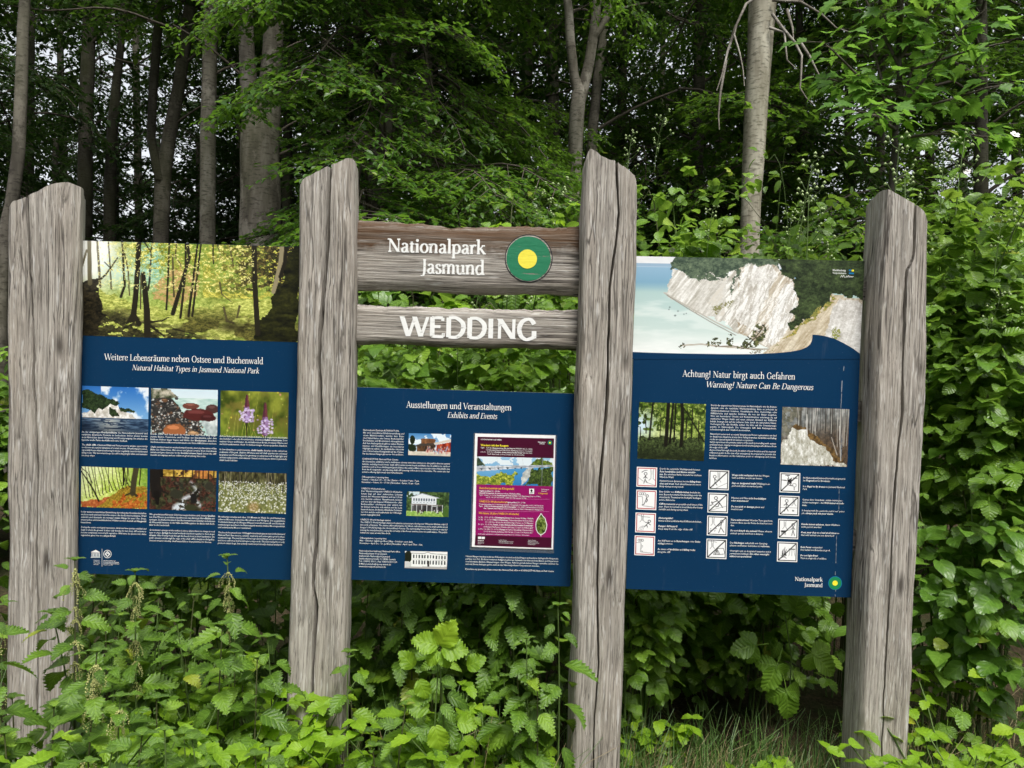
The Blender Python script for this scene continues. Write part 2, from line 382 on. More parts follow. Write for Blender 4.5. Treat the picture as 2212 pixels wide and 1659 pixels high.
def stroke_glyph(ch, thick, thin, serif=True):
    """(advance, verts2d, faces) of one letter drawn with a broad pen"""
    adv, strokes, sers = SER[ch]
    V, Fc = [], []
    def quad(a, b, c, d):
        n = len(V); V.extend([a, b, c, d]); Fc.append((n, n + 1, n + 2, n + 3))
    for typ, pts in strokes:
        if typ == 'd':
            n = len(V); r = thick * 0.62
            V.extend([(pts[0][0] + r * math.cos(a), pts[0][1] + r * math.sin(a)) for a in [i * math.pi / 4 for i in range(8)]])
            Fc.append(tuple(range(n, n + 8))); continue
        if typ in 'lt' and len(pts) == 2:
            (x0, y0), (x1, y1) = pts
            w = thick if typ == 'l' else thin
            if abs(y1 - y0) > abs(x1 - x0) * 0.5:
                k = math.hypot(x1 - x0, y1 - y0) / abs(y1 - y0); h = w * k / 2
                quad((x0 - h, y0), (x0 + h, y0), (x1 + h, y1), (x1 - h, y1))
            else:
                h = w / 2; quad((x0, y0 - h), (x0, y0 + h), (x1, y1 + h), (x1, y1 - h))
            continue
        c = smooth_curve(pts, 5, typ == 'o')
        n0 = len(V)
        for i, p in enumerate(c):
            a = c[max(0, i - 1)] if typ != 'o' else c[(i - 1) % (len(c) - 1)]
            b = c[min(len(c) - 1, i + 1)] if typ != 'o' else c[(i + 1) % (len(c) - 1)]
            t = (b - a); t = t.normalized() if t.length > 1e-6 else Vector((0, 1))
            w = (thin + (thick - thin) * abs(t.y) ** 1.3) / 2
            nx, ny = -t.y * w, t.x * w
            V.append((p.x + nx, p.y + ny)); V.append((p.x - nx, p.y - ny))
            if i: Fc.append((n0 + 2 * i - 2, n0 + 2 * i - 1, n0 + 2 * i + 1, n0 + 2 * i))
    if serif:
        for x, y in sers:
            s, h = 0.085, thin * 0.55
            quad((x - s, y - h), (x + s, y - h), (x + s * .9, y + h), (x - s * .9, y + h))
    return adv, V, Fc

SANS = {}
def sans_glyph(ch, bold):
    """letter of Blender's built-in sans font as a flat mesh"""
    key = (ch, bold)
    if key in SANS: return SANS[key]
    def build(body, off):
        cu = bpy.data.curves.new('glyph', 'FONT'); cu.body = body; cu.size = 1.0; cu.resolution_u = 1; cu.offset = off
        cu.fill_mode = 'BOTH' if False else 'FRONT'
        ob = bpy.data.objects.new('glyph', cu)
        me = ob.to_mesh()
        vs_ = [(v.co.x, v.co.y) for v in me.vertices]; fs_ = [tuple(p.vertices) for p in me.polygons]
        ob.to_mesh_clear(); bpy.data.objects.remove(ob); bpy.data.curves.remove(cu)
        return vs_, fs_
    w = lambda b: max((v[0] for v in build(b, 0)[0]), default=0)
    adv = w('H' + ch + 'H') - w('HH')
    v, f = build(ch, 0.022 if bold else 0.004)
    SANS[key] = (adv * (1.06 if bold else 1.0), v, f)
    return SANS[key]

def text_line(s, font='sans', thick=THICK, thin=THIN, serif=True, width=None, size=1.0, shear=0.0, xs=1.0):
    """flat verts (x along, y up), faces; *stars* mark bold words; stretched to width through its word gaps"""
    V, Fc = [], []; x = 0.0; bold = False
    items = []
    for ch in s:
        if ch == '*': bold = not bold; continue
        if ch == ' ': items.append((None, 0.26)); continue
        g = stroke_glyph(ch, thick, thin, serif) if font == 'serif' else sans_glyph(ch, bold)
        items.append((g, g[0]))
    total = sum(a for _, a in items) * size * xs
    gaps = sum(1 for g, _ in items if g is None)
    extra = (width - total) / gaps if width and gaps else 0.0
    if width and extra < -0.12 * size:                 # too long: squeeze
        k = width / total; xs *= k; extra = 0.0
    for g, a in items:
        if g is None: x += a * size * xs + max(extra, -0.1 * size); continue
        n = len(V)
        V.extend([(x + (vx + shear * vy) * size * xs, vy * size) for vx, vy in g[1]])
        Fc.extend([tuple(i + n for i in f) for f in g[2]])
        x += a * size * xs
    return V, Fc, x

def px_len(dx): return dx / F * YP
_lay = [0]
def on_plane(Vf, Ff, x, y, Y, thick_step=True):
    """flat text placed with its origin at pixel (x, y) of the upright plane at Y"""
    o = P(x, y, Y)
    out = []
    for i, (vx, vy) in enumerate(Vf): out.append(Vector((o.x + vx, Y, o.z + vy)))
    return out
def lift_faces(V, Fc, step=0.000015):
    """overlapping pen strokes must not share a plane: every face gets its own hair's breadth"""
    V2, F2 = [], []
    for k, f in enumerate(Fc):
        n = len(V2)
        for i in f:
            v = V[i].copy(); v.y -= (k % 24) * step; V2.append(v)
        F2.append(tuple(range(n, n + len(f))))
    return V2, F2
def flip(Fc): return [tuple(reversed(f)) for f in Fc]

def heading(parent, s, x0, y0, x1, cap_px, mat, Y, shear=0.0, thick=THICK, thin=THIN, serif=True, name='lettering', xs=1.0, jitter=0.0):
    """serif line from pixel (x0, y0) on the baseline to x1, capitals cap_px high"""
    size = cap_px / F * Y / 0.65
    V, Fc, w = text_line(s, 'serif', thick, thin, serif, None, size, shear)
    xmin = min(v[0] for v in V); xmax = max(v[0] for v in V)
    k = ((x1 - x0) / F * Y) / (xmax - xmin)
    V = [((v[0] - xmin) * k, v[1]) for v in V]
    W = on_plane(V, Fc, x0, y0, Y)
    if jitter:
        W = [v + Vector((jitter * fbm(v.x * 160, v.z * 160), 0, jitter * fbm(v.x * 170, 5, v.z * 170))) for v in W]
    W, Fc = lift_faces(W, Fc)
    return part(name, parent, W, Fc, mat)

def block(parent, reg, x0, y0, x1, pitch, lines, mat, Y, italic=False, size=None, just=True, name='text_block', kx=1.0):
    """lines of small print: first baseline at region pixel (x0, y0), set to the width up to x1"""
    V, Fc = [], []
    a = reg(x0, y0); b = reg(x1, y0); c = reg(x0, y0 + pitch)
    width = (b[0] - a[0]) / F * Y; pt_ = (c[1] - a[1]) / F * Y
    o = P(a[0], a[1], Y)
    sz = size if size else pt_ * 0.92
    for i, s in enumerate(lines):
        full = just and not (s.endswith('~') or i == len(lines) - 1)
        s = s.rstrip('~')
        if not s: continue
        v, f, w = text_line(s, 'sans', width=width if full else None, size=sz, shear=0.2 if italic else 0.0, xs=0.92 * kx)
        if not full and w > width:
            v, f, w = text_line(s, 'sans', width=width, size=sz, shear=0.2 if italic else 0.0, xs=0.92 * kx)
        n = len(V)
        V.extend([Vector((o.x + q[0], Y, o.z - i * pt_ + q[1])) for q in v]); Fc.extend([tuple(k + n for k in ff) for ff in f])
    return part(name, parent, V, Fc, mat)

# ------------------------------------------------------------------ boards
def damp(t, c):
    return ribs(t, c, 0.115, 0.145, (0.085, 0.044, 0.020), 0.045)
wood_board = make_wood('weathered_oak_board', 'x', 1.3)
wood_board_damp = make_wood('damp_topped_oak_board', 'x', 1.25, damp)
white_paint = None
def mk_white():
    t = NT('worn_white_paint')
    n1 = t.noise(t.coord('Object', (25, 60, 60)), 1.0, 5, 0.75)
    c = t.mix(t.ramp(n1, [(0.34, 1.0), (0.42, 0.0)]), (0.80, 0.80, 0.78), (0.36, 0.34, 0.31))
    return t.done(t.principled(c, 0.6, 0.3, t.bump(n1, 0.3, 0.002)))
white_paint = mk_white()

def build_board(name, label, top, bottom, Y, thick, mat):
    tw = [P(x, y, Y) for x, y in top]; bw = [P(x, y, Y) for x, y in bottom]
    x0, x1 = tw[0].x, tw[-1].x
    nx, nzr = 90, 10
    zt = lambda x: float(np.interp(x, [v.x for v in tw], [v.z for v in tw]))
    zb_ = lambda x: float(np.interp(x, [v.x for v in bw], [v.z for v in bw]))
    base = Vector(((x0 + x1) / 2, Y + thick / 2, min(v.z for v in bw)))
    th = thing(name, base, label, 'sign board', 'carved oak name boards')
    prof = []   # (v along height 0..1, depth)
    for j in range(nzr + 1):
        s = j / nzr; e = min(s, 1 - s)
        prof.append((s, 0.016 * max(0, 1 - e / 0.13) ** 2))
    prof = prof + [(1.0, thick * 0.5), (1.0, thick)] + [(s, thick) for s in (0.66, 0.33, 0.0)] + [(0.0, thick * 0.5)]
    verts = []; rows = []
    for i in range(nx + 1):
        x = x0 + (x1 - x0) * i / nx
        a, b = zb_(x) , zt(x)
        a += 0.003 * fbm(x * 22, 1) + 0.0015 * fbm(x * 70, 3); b += 0.0045 * fbm(x * 22, 7) + 0.002 * fbm(x * 80, 9)
        row = []
        for s, d in prof:
            y = Y + d + (0.0006 * fbm(x * 6, s * 3) if d < 0.02 else 0)
            row.append(len(verts)); verts.append(Vector((x, y, a + (b - a) * s)))
        rows.append(row)
    n = len(prof); faces = []
    for i in range(nx):
        for j in range(n):
            k = (j + 1) % n
            faces.append((rows[i][j], rows[i + 1][j], rows[i + 1][k], rows[i][k]))
    faces.append(tuple(rows[0][::-1])[::-1]); faces.append(tuple(rows[-1][::-1]))
    o = part('plank', th, verts, faces, mat, True)
    o.data.set_sharp_from_angle(angle=math.radians(50))
    return th
YB = 2.285
b_top = [R3(a, b) for a, b in [(105, 93), (125, 95), (400, 110), (700, 130), (950, 160), (1100, 165), (1400, 150), (1600, 150), (1850, 165), (2000, 155), (2130, 152)]]
b_bot = [R3(a, b) for a, b in [(105, 708), (120, 706), (300, 706), (500, 703), (700, 704), (850, 718), (1000, 732), (1200, 742), (1500, 741), (1750, 735), (1950, 748), (2130, 760)]]
board1 = build_board('name_board', 'upper oak board with park name, green and yellow round emblem and brown damp top', b_top, b_bot, YB, 0.06, wood_board_damp)
c_top = [R3(a, b) for a, b in [(90, 828), (110, 830), (250, 840), (400, 855), (600, 850), (900, 865), (1200, 870), (1500, 880), (1800, 885), (2090, 881), (2120, 881)]]
c_bot = [R3(a, b) for a, b in [(90, 1191), (105, 1190), (250, 1184), (400, 1180), (600, 1186), (800, 1205), (1000, 1211), (1200, 1220), (1500, 1216), (1800, 1226), (2070, 1238), (2120, 1240)]]
board2 = build_board('name_board', 'lower oak board with white painted word WEDDING', c_top, c_bot, YB, 0.06, wood_board)
YL = YB - 0.0010
def r3(x, y): return R3(x, y)
a = r3(410, 377); b = r3(1265, 398)
heading(board1, 'Nationalpark', a[0], a[1], b[0], 27.5, white_paint, YL, 0, 0.125, 0.06, True, jitter=0.0005)
a = r3(700, 563); b = r3(1255, 571)
heading(board1, 'Jasmund', a[0], a[1], b[0], 28.5, white_paint, YL, 0, 0.125, 0.06, True, jitter=0.0005)
a = r3(512, 1112); b = r3(1705, 1138)
heading(board2, 'WEDDING', a[0], a[1], b[0], 42.5, white_paint, YL, 0, 0.150, 0.100, False, jitter=0.00035)

def disc(parent, name, cx, cy, r0, r1, mat, Y, z_back=None, n=48, wob=0.0):
    """flat ring (r0 > 0) or disc round pixel (cx, cy), radii in pixels"""
    c = P(cx, cy, Y); k = Y / F
    V, Fc = [], []
    for i in range(n):
        a = 2 * math.pi * i / n; w = 1 + wob * fbm(math.cos(a) * 3, math.sin(a) * 3, r1)
        V.append(Vector((c.x + r1 * k * w * math.cos(a), Y, c.z + r1 * k * w * math.sin(a))))
    if r0 > 0:
        for i in range(n):
            a = 2 * math.pi * i / n
            V.append(Vector((c.x + r0 * k * math.cos(a), Y, c.z + r0 * k * math.sin(a))))
        Fc = [(i, n + i, n + (i + 1) % n, (i + 1) % n) for i in range(n)]
    else:
        Fc = [tuple(range(n))[::-1]]
    if z_back:
        m = len(V); V += [v + Vector((0, z_back, 0)) for v in V[:n]]
        Fc += [(i, (i + 1) % n, m + (i + 1) % n, m + i) for i in range(n)]
    return part(name, parent, V, Fc, mat)
def peeling(name, col, under, lo=0.33, hi=0.40):
    t = NT(name)
    n1 = t.noise(t.coord('Object', (9, 40, 60)), 1.0, 5, 0.7)
    n2 = t.noise(t.coord('Object', (60, 60, 60)), 1.0, 4, 0.6)
    c = t.mix(t.ramp(n2, [(0.3, 0.0), (0.8, 0.4)]), col, tuple(v * 0.72 for v in col))
    c = t.mix(t.ramp(n1, [(lo, 1.0), (hi, 0.0)]), c, under)
    return t.done(t.principled(c, 0.55, 0.35, t.bump(n1, 0.5, 0.003)))
green_paint = peeling('peeling_green_paint', lin(30, 118, 82), (0.20, 0.18, 0.15), 0.36, 0.40)
yellow_paint = peeling('peeling_yellow_paint', lin(236, 222, 74), (0.45, 0.40, 0.18), 0.30, 0.34)
groove_m = plain('dark_groove', (0.02, 0.025, 0.03), 0.9, 0.1)
cx, cy = r3(1641, 437)
em = disc(board1, 'emblem', cx, cy, 0, 51.5, groove_m, YB - 0.0009)
disc(em, 'worn_rim', cx, cy, 47, 49.6, wood_board, YB - 0.0013).parent = em
g = disc(board1, 'green_disc', cx - 0.5, cy + 0.3, 0, 47.5, green_paint, YB - 0.0018, 0.001, wob=0.02)
disc(board1, 'yellow_disc', *r3(1630, 442), 0, 20.4, yellow_paint, YB - 0.0026, 0.001, wob=0.01)
# ------------------------------------------------------------------ printed photographs, painted with numpy onto dense sheets
class Cv:
    def __init__(s, w, h, seed=0):
        s.w, s.h = w, h; s.r = np.random.RandomState(seed)
        s.X, s.Y = np.meshgrid((np.arange(w) + .5) / w, (np.arange(h) + .5) / h)
        s.im = np.zeros((h, w, 3)); s.asp = w / h
    def n(s, fx, fy=None, oc=4, pers=0.55):
        """fractal value noise, about 0..1, fx and fy cells across"""
        fy = fy or fx / s.asp; out = 0; amp = 1; tot = 0
        for o in range(oc):
            gx, gy = int(fx) + 2, int(fy) + 2
            g = s.r.rand(gy + 1, gx + 1)
            x = s.X * fx; y = s.Y * fy; ix = x.astype(int); iy = y.astype(int)
            u = x - ix; v = y - iy; u = u * u * (3 - 2 * u); v = v * v * (3 - 2 * v)
            ix = np.minimum(ix, gx - 1); iy = np.minimum(iy, gy - 1)
            val = (g[iy, ix] * (1 - u) + g[iy, ix + 1] * u) * (1 - v) + (g[iy + 1, ix] * (1 - u) + g[iy + 1, ix + 1] * u) * v
            out = out + val * amp; tot += amp; amp *= pers; fx *= 2; fy *= 2
        return np.clip((out / tot - 0.5) * 2.1 + 0.5, 0, 1)
    def put(s, m, col):
        c = np.asarray(col, float)
        if c.ndim == 1: c = c / 255.0
        m = np.clip(np.asarray(m, float), 0, 1)[..., None]
        s.im = s.im * (1 - m) + c * m
    def tone(s, k, a, b):
        """colour from a to b (0-255) by the array k"""
        k = np.clip(k, 0, 1)[..., None]
        return (np.asarray(a) * (1 - k) + np.asarray(b) * k) / 255.0
    def poly(s, pts, rough=0.0, f=14):
        X, Y = s.X, s.Y
        if rough:
            X = X + (s.n(f) - .5) * rough; Y = Y + (s.n(f) - .5) * rough * s.asp
        ins = np.zeros(X.shape, bool); n = len(pts)
        for i in range(n):
            (x0, y0), (x1, y1) = pts[i], pts[(i + 1) % n]
            if y0 == y1: continue
            ins ^= ((Y < y0) != (Y < y1)) & (X < (x1 - x0) * (Y - y0) / (y1 - y0) + x0)
        return ins.astype(float)
    def line(s, pts, w0, w1=None, col=(0, 0, 0), soft=0.35):
        """tapering stroke, widths as a share of the picture's width"""
        w1 = w0 if w1 is None else w1; best = np.full(s.X.shape, 9.0); n = len(pts) - 1
        for i in range(n):
            (x0, y0), (x1, y1) = pts[i], pts[i + 1]; y0 /= s.asp; y1 /= s.asp
            px, py = s.X - x0, s.Y / s.asp - y0; dx, dy = x1 - x0, y1 - y0
            t = np.clip((px * dx + py * dy) / (dx * dx + dy * dy + 1e-12), 0, 1)
            w = w0 + (w1 - w0) * (i + t) / n
            best = np.minimum(best, np.hypot(px - t * dx, py - t * dy) - w / 2)
        e = soft / s.w
        s.put(np.clip(0.5 - best / (2 * e), 0, 1), col)
    def dots(s, n, m, r0, r1, cols, flat=1.0):
        ys, xs = np.nonzero(m > 0.5)
        if len(xs) == 0: return
        for _ in range(n):
            k = s.r.randint(len(xs)); cx, cy = xs[k], ys[k]; r = (r0 + (r1 - r0) * s.r.rand()) * s.w
            R = int(r + 2); a, b = max(0, cy - R), min(s.h, cy + R + 1); c, d = max(0, cx - R), min(s.w, cx + R + 1)
            yy, xx = np.mgrid[a:b, c:d]; q = np.hypot(xx - cx, (yy - cy) / flat)
            al = np.clip(r - q + .5, 0, 1)[..., None]; col = np.asarray(cols[s.r.randint(len(cols))]) / 255.0
            s.im[a:b, c:d] = s.im[a:b, c:d] * (1 - al) + col * al
    def ring(s, cx, cy, r, w, col):
        d = np.abs(np.hypot(s.X - cx, (s.Y - cy) / s.asp) - r) - w / 2
        s.put(np.clip(.5 - d * s.w, 0, 1), col)
    def ball(s, cx, cy, rx, ry, col, rough=0.15):
        q = ((s.X - cx) / rx) ** 2 + ((s.Y - cy) / ry) ** 2 + (s.n(12) - .5) * rough * 2
        s.put(np.clip((1 - q) * 8, 0, 1), col)

print_mat = None
def mk_print():
    t = NT('photo_print'); a = t.attr('Col')
    return t.done(t.principled(a.outputs['Color'], 0.35, 0.35))
print_mat = mk_print()
def place_print(name, parent, cv, quad, Y, label=None):
    """quad: pixels of top left, top right, bottom right, bottom left"""
    h, w = cv.h, cv.w
    tl, tr, br, bl = [np.array(q) for q in quad]
    u = np.linspace(0, 1, w + 1)[None, :, None]; v = np.linspace(0, 1, h + 1)[:, None, None]
    px = (tl * (1 - u) + tr * u) * (1 - v) + (bl * (1 - u) + br * u) * v
    R3x = np.array(RM.to_3x3()); d = np.stack([(px[..., 0] - 1106) / F, -(px[..., 1] - 829.5) / F, -np.ones(px.shape[:2])], -1) @ R3x.T
    pts = np.array(CAM) + d * (Y / d[..., 1:2])
    L = np.array(parent.location); pts = pts.reshape(-1, 3) - L
    i = np.arange(h)[:, None] * (w + 1) + np.arange(w)[None, :]
    f = np.stack([i, i + w + 1, i + w + 2, i + 1], -1).reshape(-1, 4)
    m = bpy.data.meshes.new(name)
    m.vertices.add(len(pts)); m.vertices.foreach_set('co', pts.ravel())
    m.loops.add(f.size); m.loops.foreach_set('vertex_index', f.ravel().astype(np.int32))
    m.polygons.add(len(f)); m.polygons.foreach_set('loop_start', np.arange(0, f.size, 4, dtype=np.int32))
    m.update(calc_edges=True)
    im = np.clip(cv.im, 0, 1); g_ = im.mean(-1, keepdims=True); im = g_ + (im - g_) * .9; l = .95 * np.where(im <= .04045, im / 12.92, ((im + .055) / 1.055) ** 2.4)
    # one colour per printed dot (face), held on its corners
    at = m.color_attributes.new('Col', 'FLOAT_COLOR', 'CORNER')
    c4 = np.concatenate([np.repeat(l.reshape(-1, 3), 4, 0), np.ones((f.size, 1))], 1)
    at.data.foreach_set('color', c4.ravel().astype(np.float32))
    m.materials.append(print_mat)
    o = link(name, m, parent)
    if label: o['label'] = label
    return o

def paint_forest():
    c = Cv(300, 130, 1); X, Y = c.X, c.Y
    hf = c.n(90, 60, oc=3, pers=.8); mf = c.n(36, 26, oc=4, pers=.75); lf = c.n(12, 8, oc=3)
    c.im = c.tone(.55 * hf + .45 * mf, (104, 132, 34), (228, 238, 124))                      # sunlit leaves
    c.put(np.clip((lf - .5) * 3, 0, .6) * np.clip((X - .5) * 3, 0, 1), c.tone(hf, (40, 46, 14), (150, 140, 60)))
    gl = np.exp(-((X - .03) / .17) ** 2 - ((Y - .12) / .36) ** 2); c.put(np.clip(gl * 1.5, 0, 1), (252, 255, 246))
    tq = np.exp(-((X - .33) / .075) ** 4 - ((Y - .22) / .30) ** 4) * (hf > .22); c.put(tq * .95, c.tone(c.n(60, 80, oc=2), (126, 188, 160), (186, 226, 200)))
    c.put(np.exp(-((X - .20) / .09) ** 2 - ((Y - .32) / .16) ** 2) * .75 * (mf > .3), (206, 236, 224))
    cl = c.poly([(.355, .60), (.36, .44), (.41, .32), (.46, .22), (.54, .20), (.56, .34), (.53, .56), (.46, .66)], .03); c.put(cl * (.5 * hf + .5 * mf > .40), c.tone(.6 * mf + .4 * hf, (160, 118, 60), (226, 196, 128)))
    c.put((.6 * mf + .4 * hf > .47) * (Y < .28) * (X > .16) * (X < .80) * np.clip(1.2 - gl * 2, 0, 1), c.tone(hf, (92, 104, 20), (232, 226, 92)))
    c.put((.5 * mf + .5 * hf > .50) * (X > .57) * (Y < .56), c.tone(hf, (104, 110, 24), (244, 232, 100)))
    c.put(np.clip((mf - .44) * 8, 0, .9) * np.clip((X - .60) * 6, 0, 1) * (Y < .48), c.tone(hf, (28, 28, 14), (112, 96, 52)))
    c.put(np.clip((X - .80) * 9, 0, .85) * (Y < .42) * (hf < .66), (34, 30, 20))
    g = c.poly([(0, .50), (.12, .50), (.22, .62), (.40, .68), (.55, .64), (.85, .58), (1, .6), (1, 1), (0, 1)], .05)
    gn = c.n(60, 70, oc=4, pers=.8); c.put(g, c.tone(gn, (122, 136, 40), (238, 240, 128)))
    c.put(g * np.clip((c.n(9, 8, oc=4) - .42) * 5, 0, .85) * np.clip((Y - .62) * 5, 0, 1), c.tone(gn, (30, 30, 12), (120, 112, 46)))
    dk = np.clip((Y - .66 - .6 * np.abs(X - .18)) * 7, 0, .92); c.put(dk * (c.n(30, 30) > .28), c.tone(hf, (14, 15, 9), (84, 78, 44)))
    c.put(c.poly([(0, .44), (.09, .42), (.115, .60), (.15, .76), (.10, 1), (0, 1)], .05), c.tone(hf, (12, 12, 8), (60, 52, 32)))
    c.put(c.poly([(.795, 1), (.83, .84), (.875, .58), (.92, .34), (.965, .10), (1, .0), (1, 1)], .035), c.tone(.6 * c.n(16, 22, oc=4) + .4 * hf, (6, 7, 4), (66, 68, 22)))
    ink = (38, 34, 22); mid = (84, 76, 46)
    for pts, a, b, col in [
        ([(.925, -.02), (.92, .14), (.905, .30), (.885, .48)], .030, .018, (150, 138, 104)), ([(.940, -.02), (.935, .16), (.915, .32)], .018, .016, (34, 30, 20)),
        ([(.282, -.02), (.278, .3), (.270, .6), (.260, .82)], .022, .026, ink), ([(.232, .86), (.262, .74), (.288, .86)], .008, .022, ink),
        ([(.302, .33), (.312, .5), (.322, .72), (.326, .98)], .020, .032, ink), ([(.293, .35), (.293, .70)], .006, .007, mid),
        ([(.338, .12), (.332, .4), (.326, .5)], .006, .009, ink), ([(.302, -.02), (.336, .10), (.346, -.02)], .006, .005, ink),
        ([(.418, -.02), (.414, .4), (.409, .70)], .008, .009, ink), ([(.434, .12), (.436, .3), (.442, .56)], .007, .009, mid),
        ([(.497, -.02), (.508, .14), (.478, .40), (.452, .62), (.438, .74)], .013, .020, ink), ([(.490, -.02), (.493, .25), (.482, .55), (.472, .78)], .008, .011, ink),
        ([(.545, -.02), (.530, .3), (.508, .76)], .008, .012, ink), ([(.560, -.02), (.542, .38), (.525, .76)], .007, .010, ink),
        ([(.452, -.02), (.445, .14), (.474, .24)], .006, .006, mid), ([(.208, -.02), (.215, .28), (.222, .46), (.205, .58)], .008, .012, ink), ([(.145, -.02), (.155, .25), (.162, .5)], .005, .007, mid),
        ([(.218, .12), (.236, .3), (.243, .56)], .006, .006, mid), ([(.06, -.02), (.066, .45)], .017, .020, mid), ([(.095, -.02), (.105, .25), (.112, .48)], .008, .012, mid), ([(.05, .10), (.028, .28), (.020, .45)], .009, .013, mid),
        ([(.188, .17), (.14, .34), (.08, .48)], .005, .010, ink), ([(.165, .30), (.13, .22)], .004, .004, ink), ([(.797, -.02), (.802, .4), (.818, .92)], .022, .024, ink), ([(.612, -.02), (.616, .2)], .007, .006, ink),
        ([(.63, -.02), (.65, .14)], .005, .003, mid), ([(.685, -.02), (.705, .22)], .007, .005, mid), ([(.645, .40), (.655, .52), (.70, .60)], .008, .003, mid),
        ([(.665, .66), (.68, .80), (.71, .82)], .010, .010, mid), ([(.735, .64), (.725, .76)], .010, .008, mid), ([(.33, .84), (.39, .82), (.42, .78)], .010, .004, ink), ([(.34, .88), (.40, .98)], .012, .008, ink), ([(.44, .90), (.54, .95)], .008, .003, ink)]:
        c.line(pts, a, b, col)
    c.put(np.exp(-((X - .70) / .07) ** 2 - ((Y - .86) / .06) ** 2) * .8, (40, 34, 18))
    c.put((hf > .80) * (Y < .5) * (X > .1) * (X < .8) * .8, (248, 242, 150))
    c.put(np.clip((.16 - X) * 5, 0, .35) * np.clip(1 - Y * 1.6, 0, 1), (255, 255, 250))
    return c

def paint_cliff():
    c = Cv(300, 130, 2); X, Y = c.X, c.Y
    hf = c.n(100, 60, oc=3, pers=.85); mf = c.n(34, 20, oc=5, pers=.75)
    def slant(k, fx, fy):
        Xs = c.X; c.X = np.clip(Xs + (Y - .5) * k, 0, .999) if k >= 0 else np.clip(Xs + (Y - .5) * k + .2, 0, .999); r = c.n(fx, fy, oc=4, pers=.8); c.X = Xs; return r
    s1 = slant(.30, 70, 5); s2 = slant(.12, 90, 6)
    c.im = c.tone(c.n(6), (214, 219, 226), (236, 237, 238)); c.put((np.abs(Y - .085) < .012) * (X < .18), (150, 180, 206))
    c.put(np.clip((Y - .095) * 80, 0, 1), c.tone(np.clip((Y - .1) / .2, 0, 1), (142, 182, 210), (120, 168, 196)))
    c.put(np.clip((Y - .26) * 10, 0, 1), c.tone(np.clip((Y - .3) / .5, 0, 1), (172, 204, 202), (204, 222, 216)))
    c.put(np.clip((c.n(5, 12) - .40) * 2.2, 0, .75) * np.clip((Y - .34) * 6, 0, 1), (222, 234, 230)); c.put(np.clip((Y - .74) * 6, 0, .92), c.tone(c.n(8, 14), (226, 234, 230), (246, 249, 246)))
    fo = c.tone(.5 * mf + .5 * hf, (34, 52, 44), (128, 146, 112)); fd = c.tone(.6 * mf + .4 * hf, (14, 24, 14), (92, 112, 62))
    c.put(c.poly([(.155, .06), (.17, .01), (.20, -.12), (.60, -.12), (.62, .12), (.55, .18), (.46, .20), (.36, .24), (.28, .20), (.20, .18), (.165, .13)], .03, 26), fo)
    # long grey-white slope, ribbed
    c.put(c.poly([(.125, .37), (.15, .22), (.165, .12), (.20, .15), (.245, .20), (.29, .17), (.33, .15), (.37, .20), (.42, .15), (.46, .12), (.50, .30), (.49, .62), (.52, .80), (.47, .77), (.40, .68), (.33, .60), (.27, .55), (.20, .46)], .022, 20), c.tone(s1 * .8 + hf * .2, (172, 166, 152), (255, 254, 250)))
    c.put(np.clip((s1 - .62) * 6, 0, .8) * c.poly([(.30, .2), (.45, .2), (.46, .6), (.34, .58)], .03), (214, 206, 192)); c.put((mf > .55) * c.poly([(.2, .16), (.34, .14), (.42, .18), (.36, .26), (.24, .24)], .03, 26), fo)
    wall = c.poly([(.40, .16), (.46, .12), (.475, .06), (.50, .04), (.56, .09), (.60, .05), (.64, .14), (.69, .24), (.715, .40), (.69, .62), (.66, .80), (.60, .93), (.50, .80), (.40, .68)], .02, 24)
    c.put(c.poly([(.45, .10), (.60, .06), (.70, .2), (.88, .36), (1.01, .40), (1.01, 1.02), (.57, 1.02), (.60, .92), (.46, .76)], .01), c.tone(s1 * .6 + hf * .4, (150, 132, 104), (238, 230, 214)))
    # bright middle face
    c.put(c.poly([(.435, .60), (.45, .36), (.46, .20), (.475, .10), (.495, .05), (.52, .07), (.55, .10), (.585, .05), (.61, .08), (.625, .20), (.60, .40), (.575, .58), (.55, .74), (.50, .72)], .02, 24), c.tone(s2 * .35 + .65 * c.n(50, 26, oc=4, pers=.9), (176, 170, 160), (255, 254, 250)))
    c.put(c.poly([(.60, .28), (.635, .15), (.66, .13), (.675, .20), (.64, .36), (.60, .56), (.565, .72), (.535, .70), (.56, .5)], .022, 24), c.tone(s1, (186, 172, 148), (242, 234, 220)))
    c.put(c.poly([(.635, .36), (.66, .24), (.69, .24), (.712, .34), (.712, .48), (.695, .62), (.66, .80), (.62, .90), (.585, .86), (.60, .66)], .014, 24), c.tone(s1 * .6 + hf * .4, (206, 204, 198), (255, 254, 251)))
    c.put(wall * np.clip((s1 - .34) * 3, 0, .75), (252, 251, 248)); c.put(wall * np.clip((.42 - s2) * 4, 0, .5), (170, 160, 144)); c.put((mf > .4) * c.poly([(.432, .10), (.458, .12), (.448, .28), (.436, .42), (.425, .46), (.43, .3)], .03, 30), fo); c.put((hf > .4) * c.poly([(.335, .52), (.40, .46), (.43, .46), (.41, .52), (.36, .57)], .03), (142, 140, 92))
    # dark trees right, ochre foreground slope, right chalk wall
    c.put(c.poly([(.58, -.12), (1.05, -.12), (1.05, .42), (.93, .36), (.88, .38), (.82, .50), (.76, .60), (.70, .72), (.675, .68), (.71, .52), (.715, .40), (.69, .22), (.63, .14)], .03, 30), fd)
    c.put(c.poly([(.545, 1.02), (.60, .93), (.64, .86), (.70, .73), (.78, .60), (.84, .46), (.88, .37), (.915, .38), (.90, .56), (.86, .80), (.80, 1.02)], .016, 24), c.tone(s1 * .7 + hf * .3, (166, 146, 112), (238, 228, 206)))
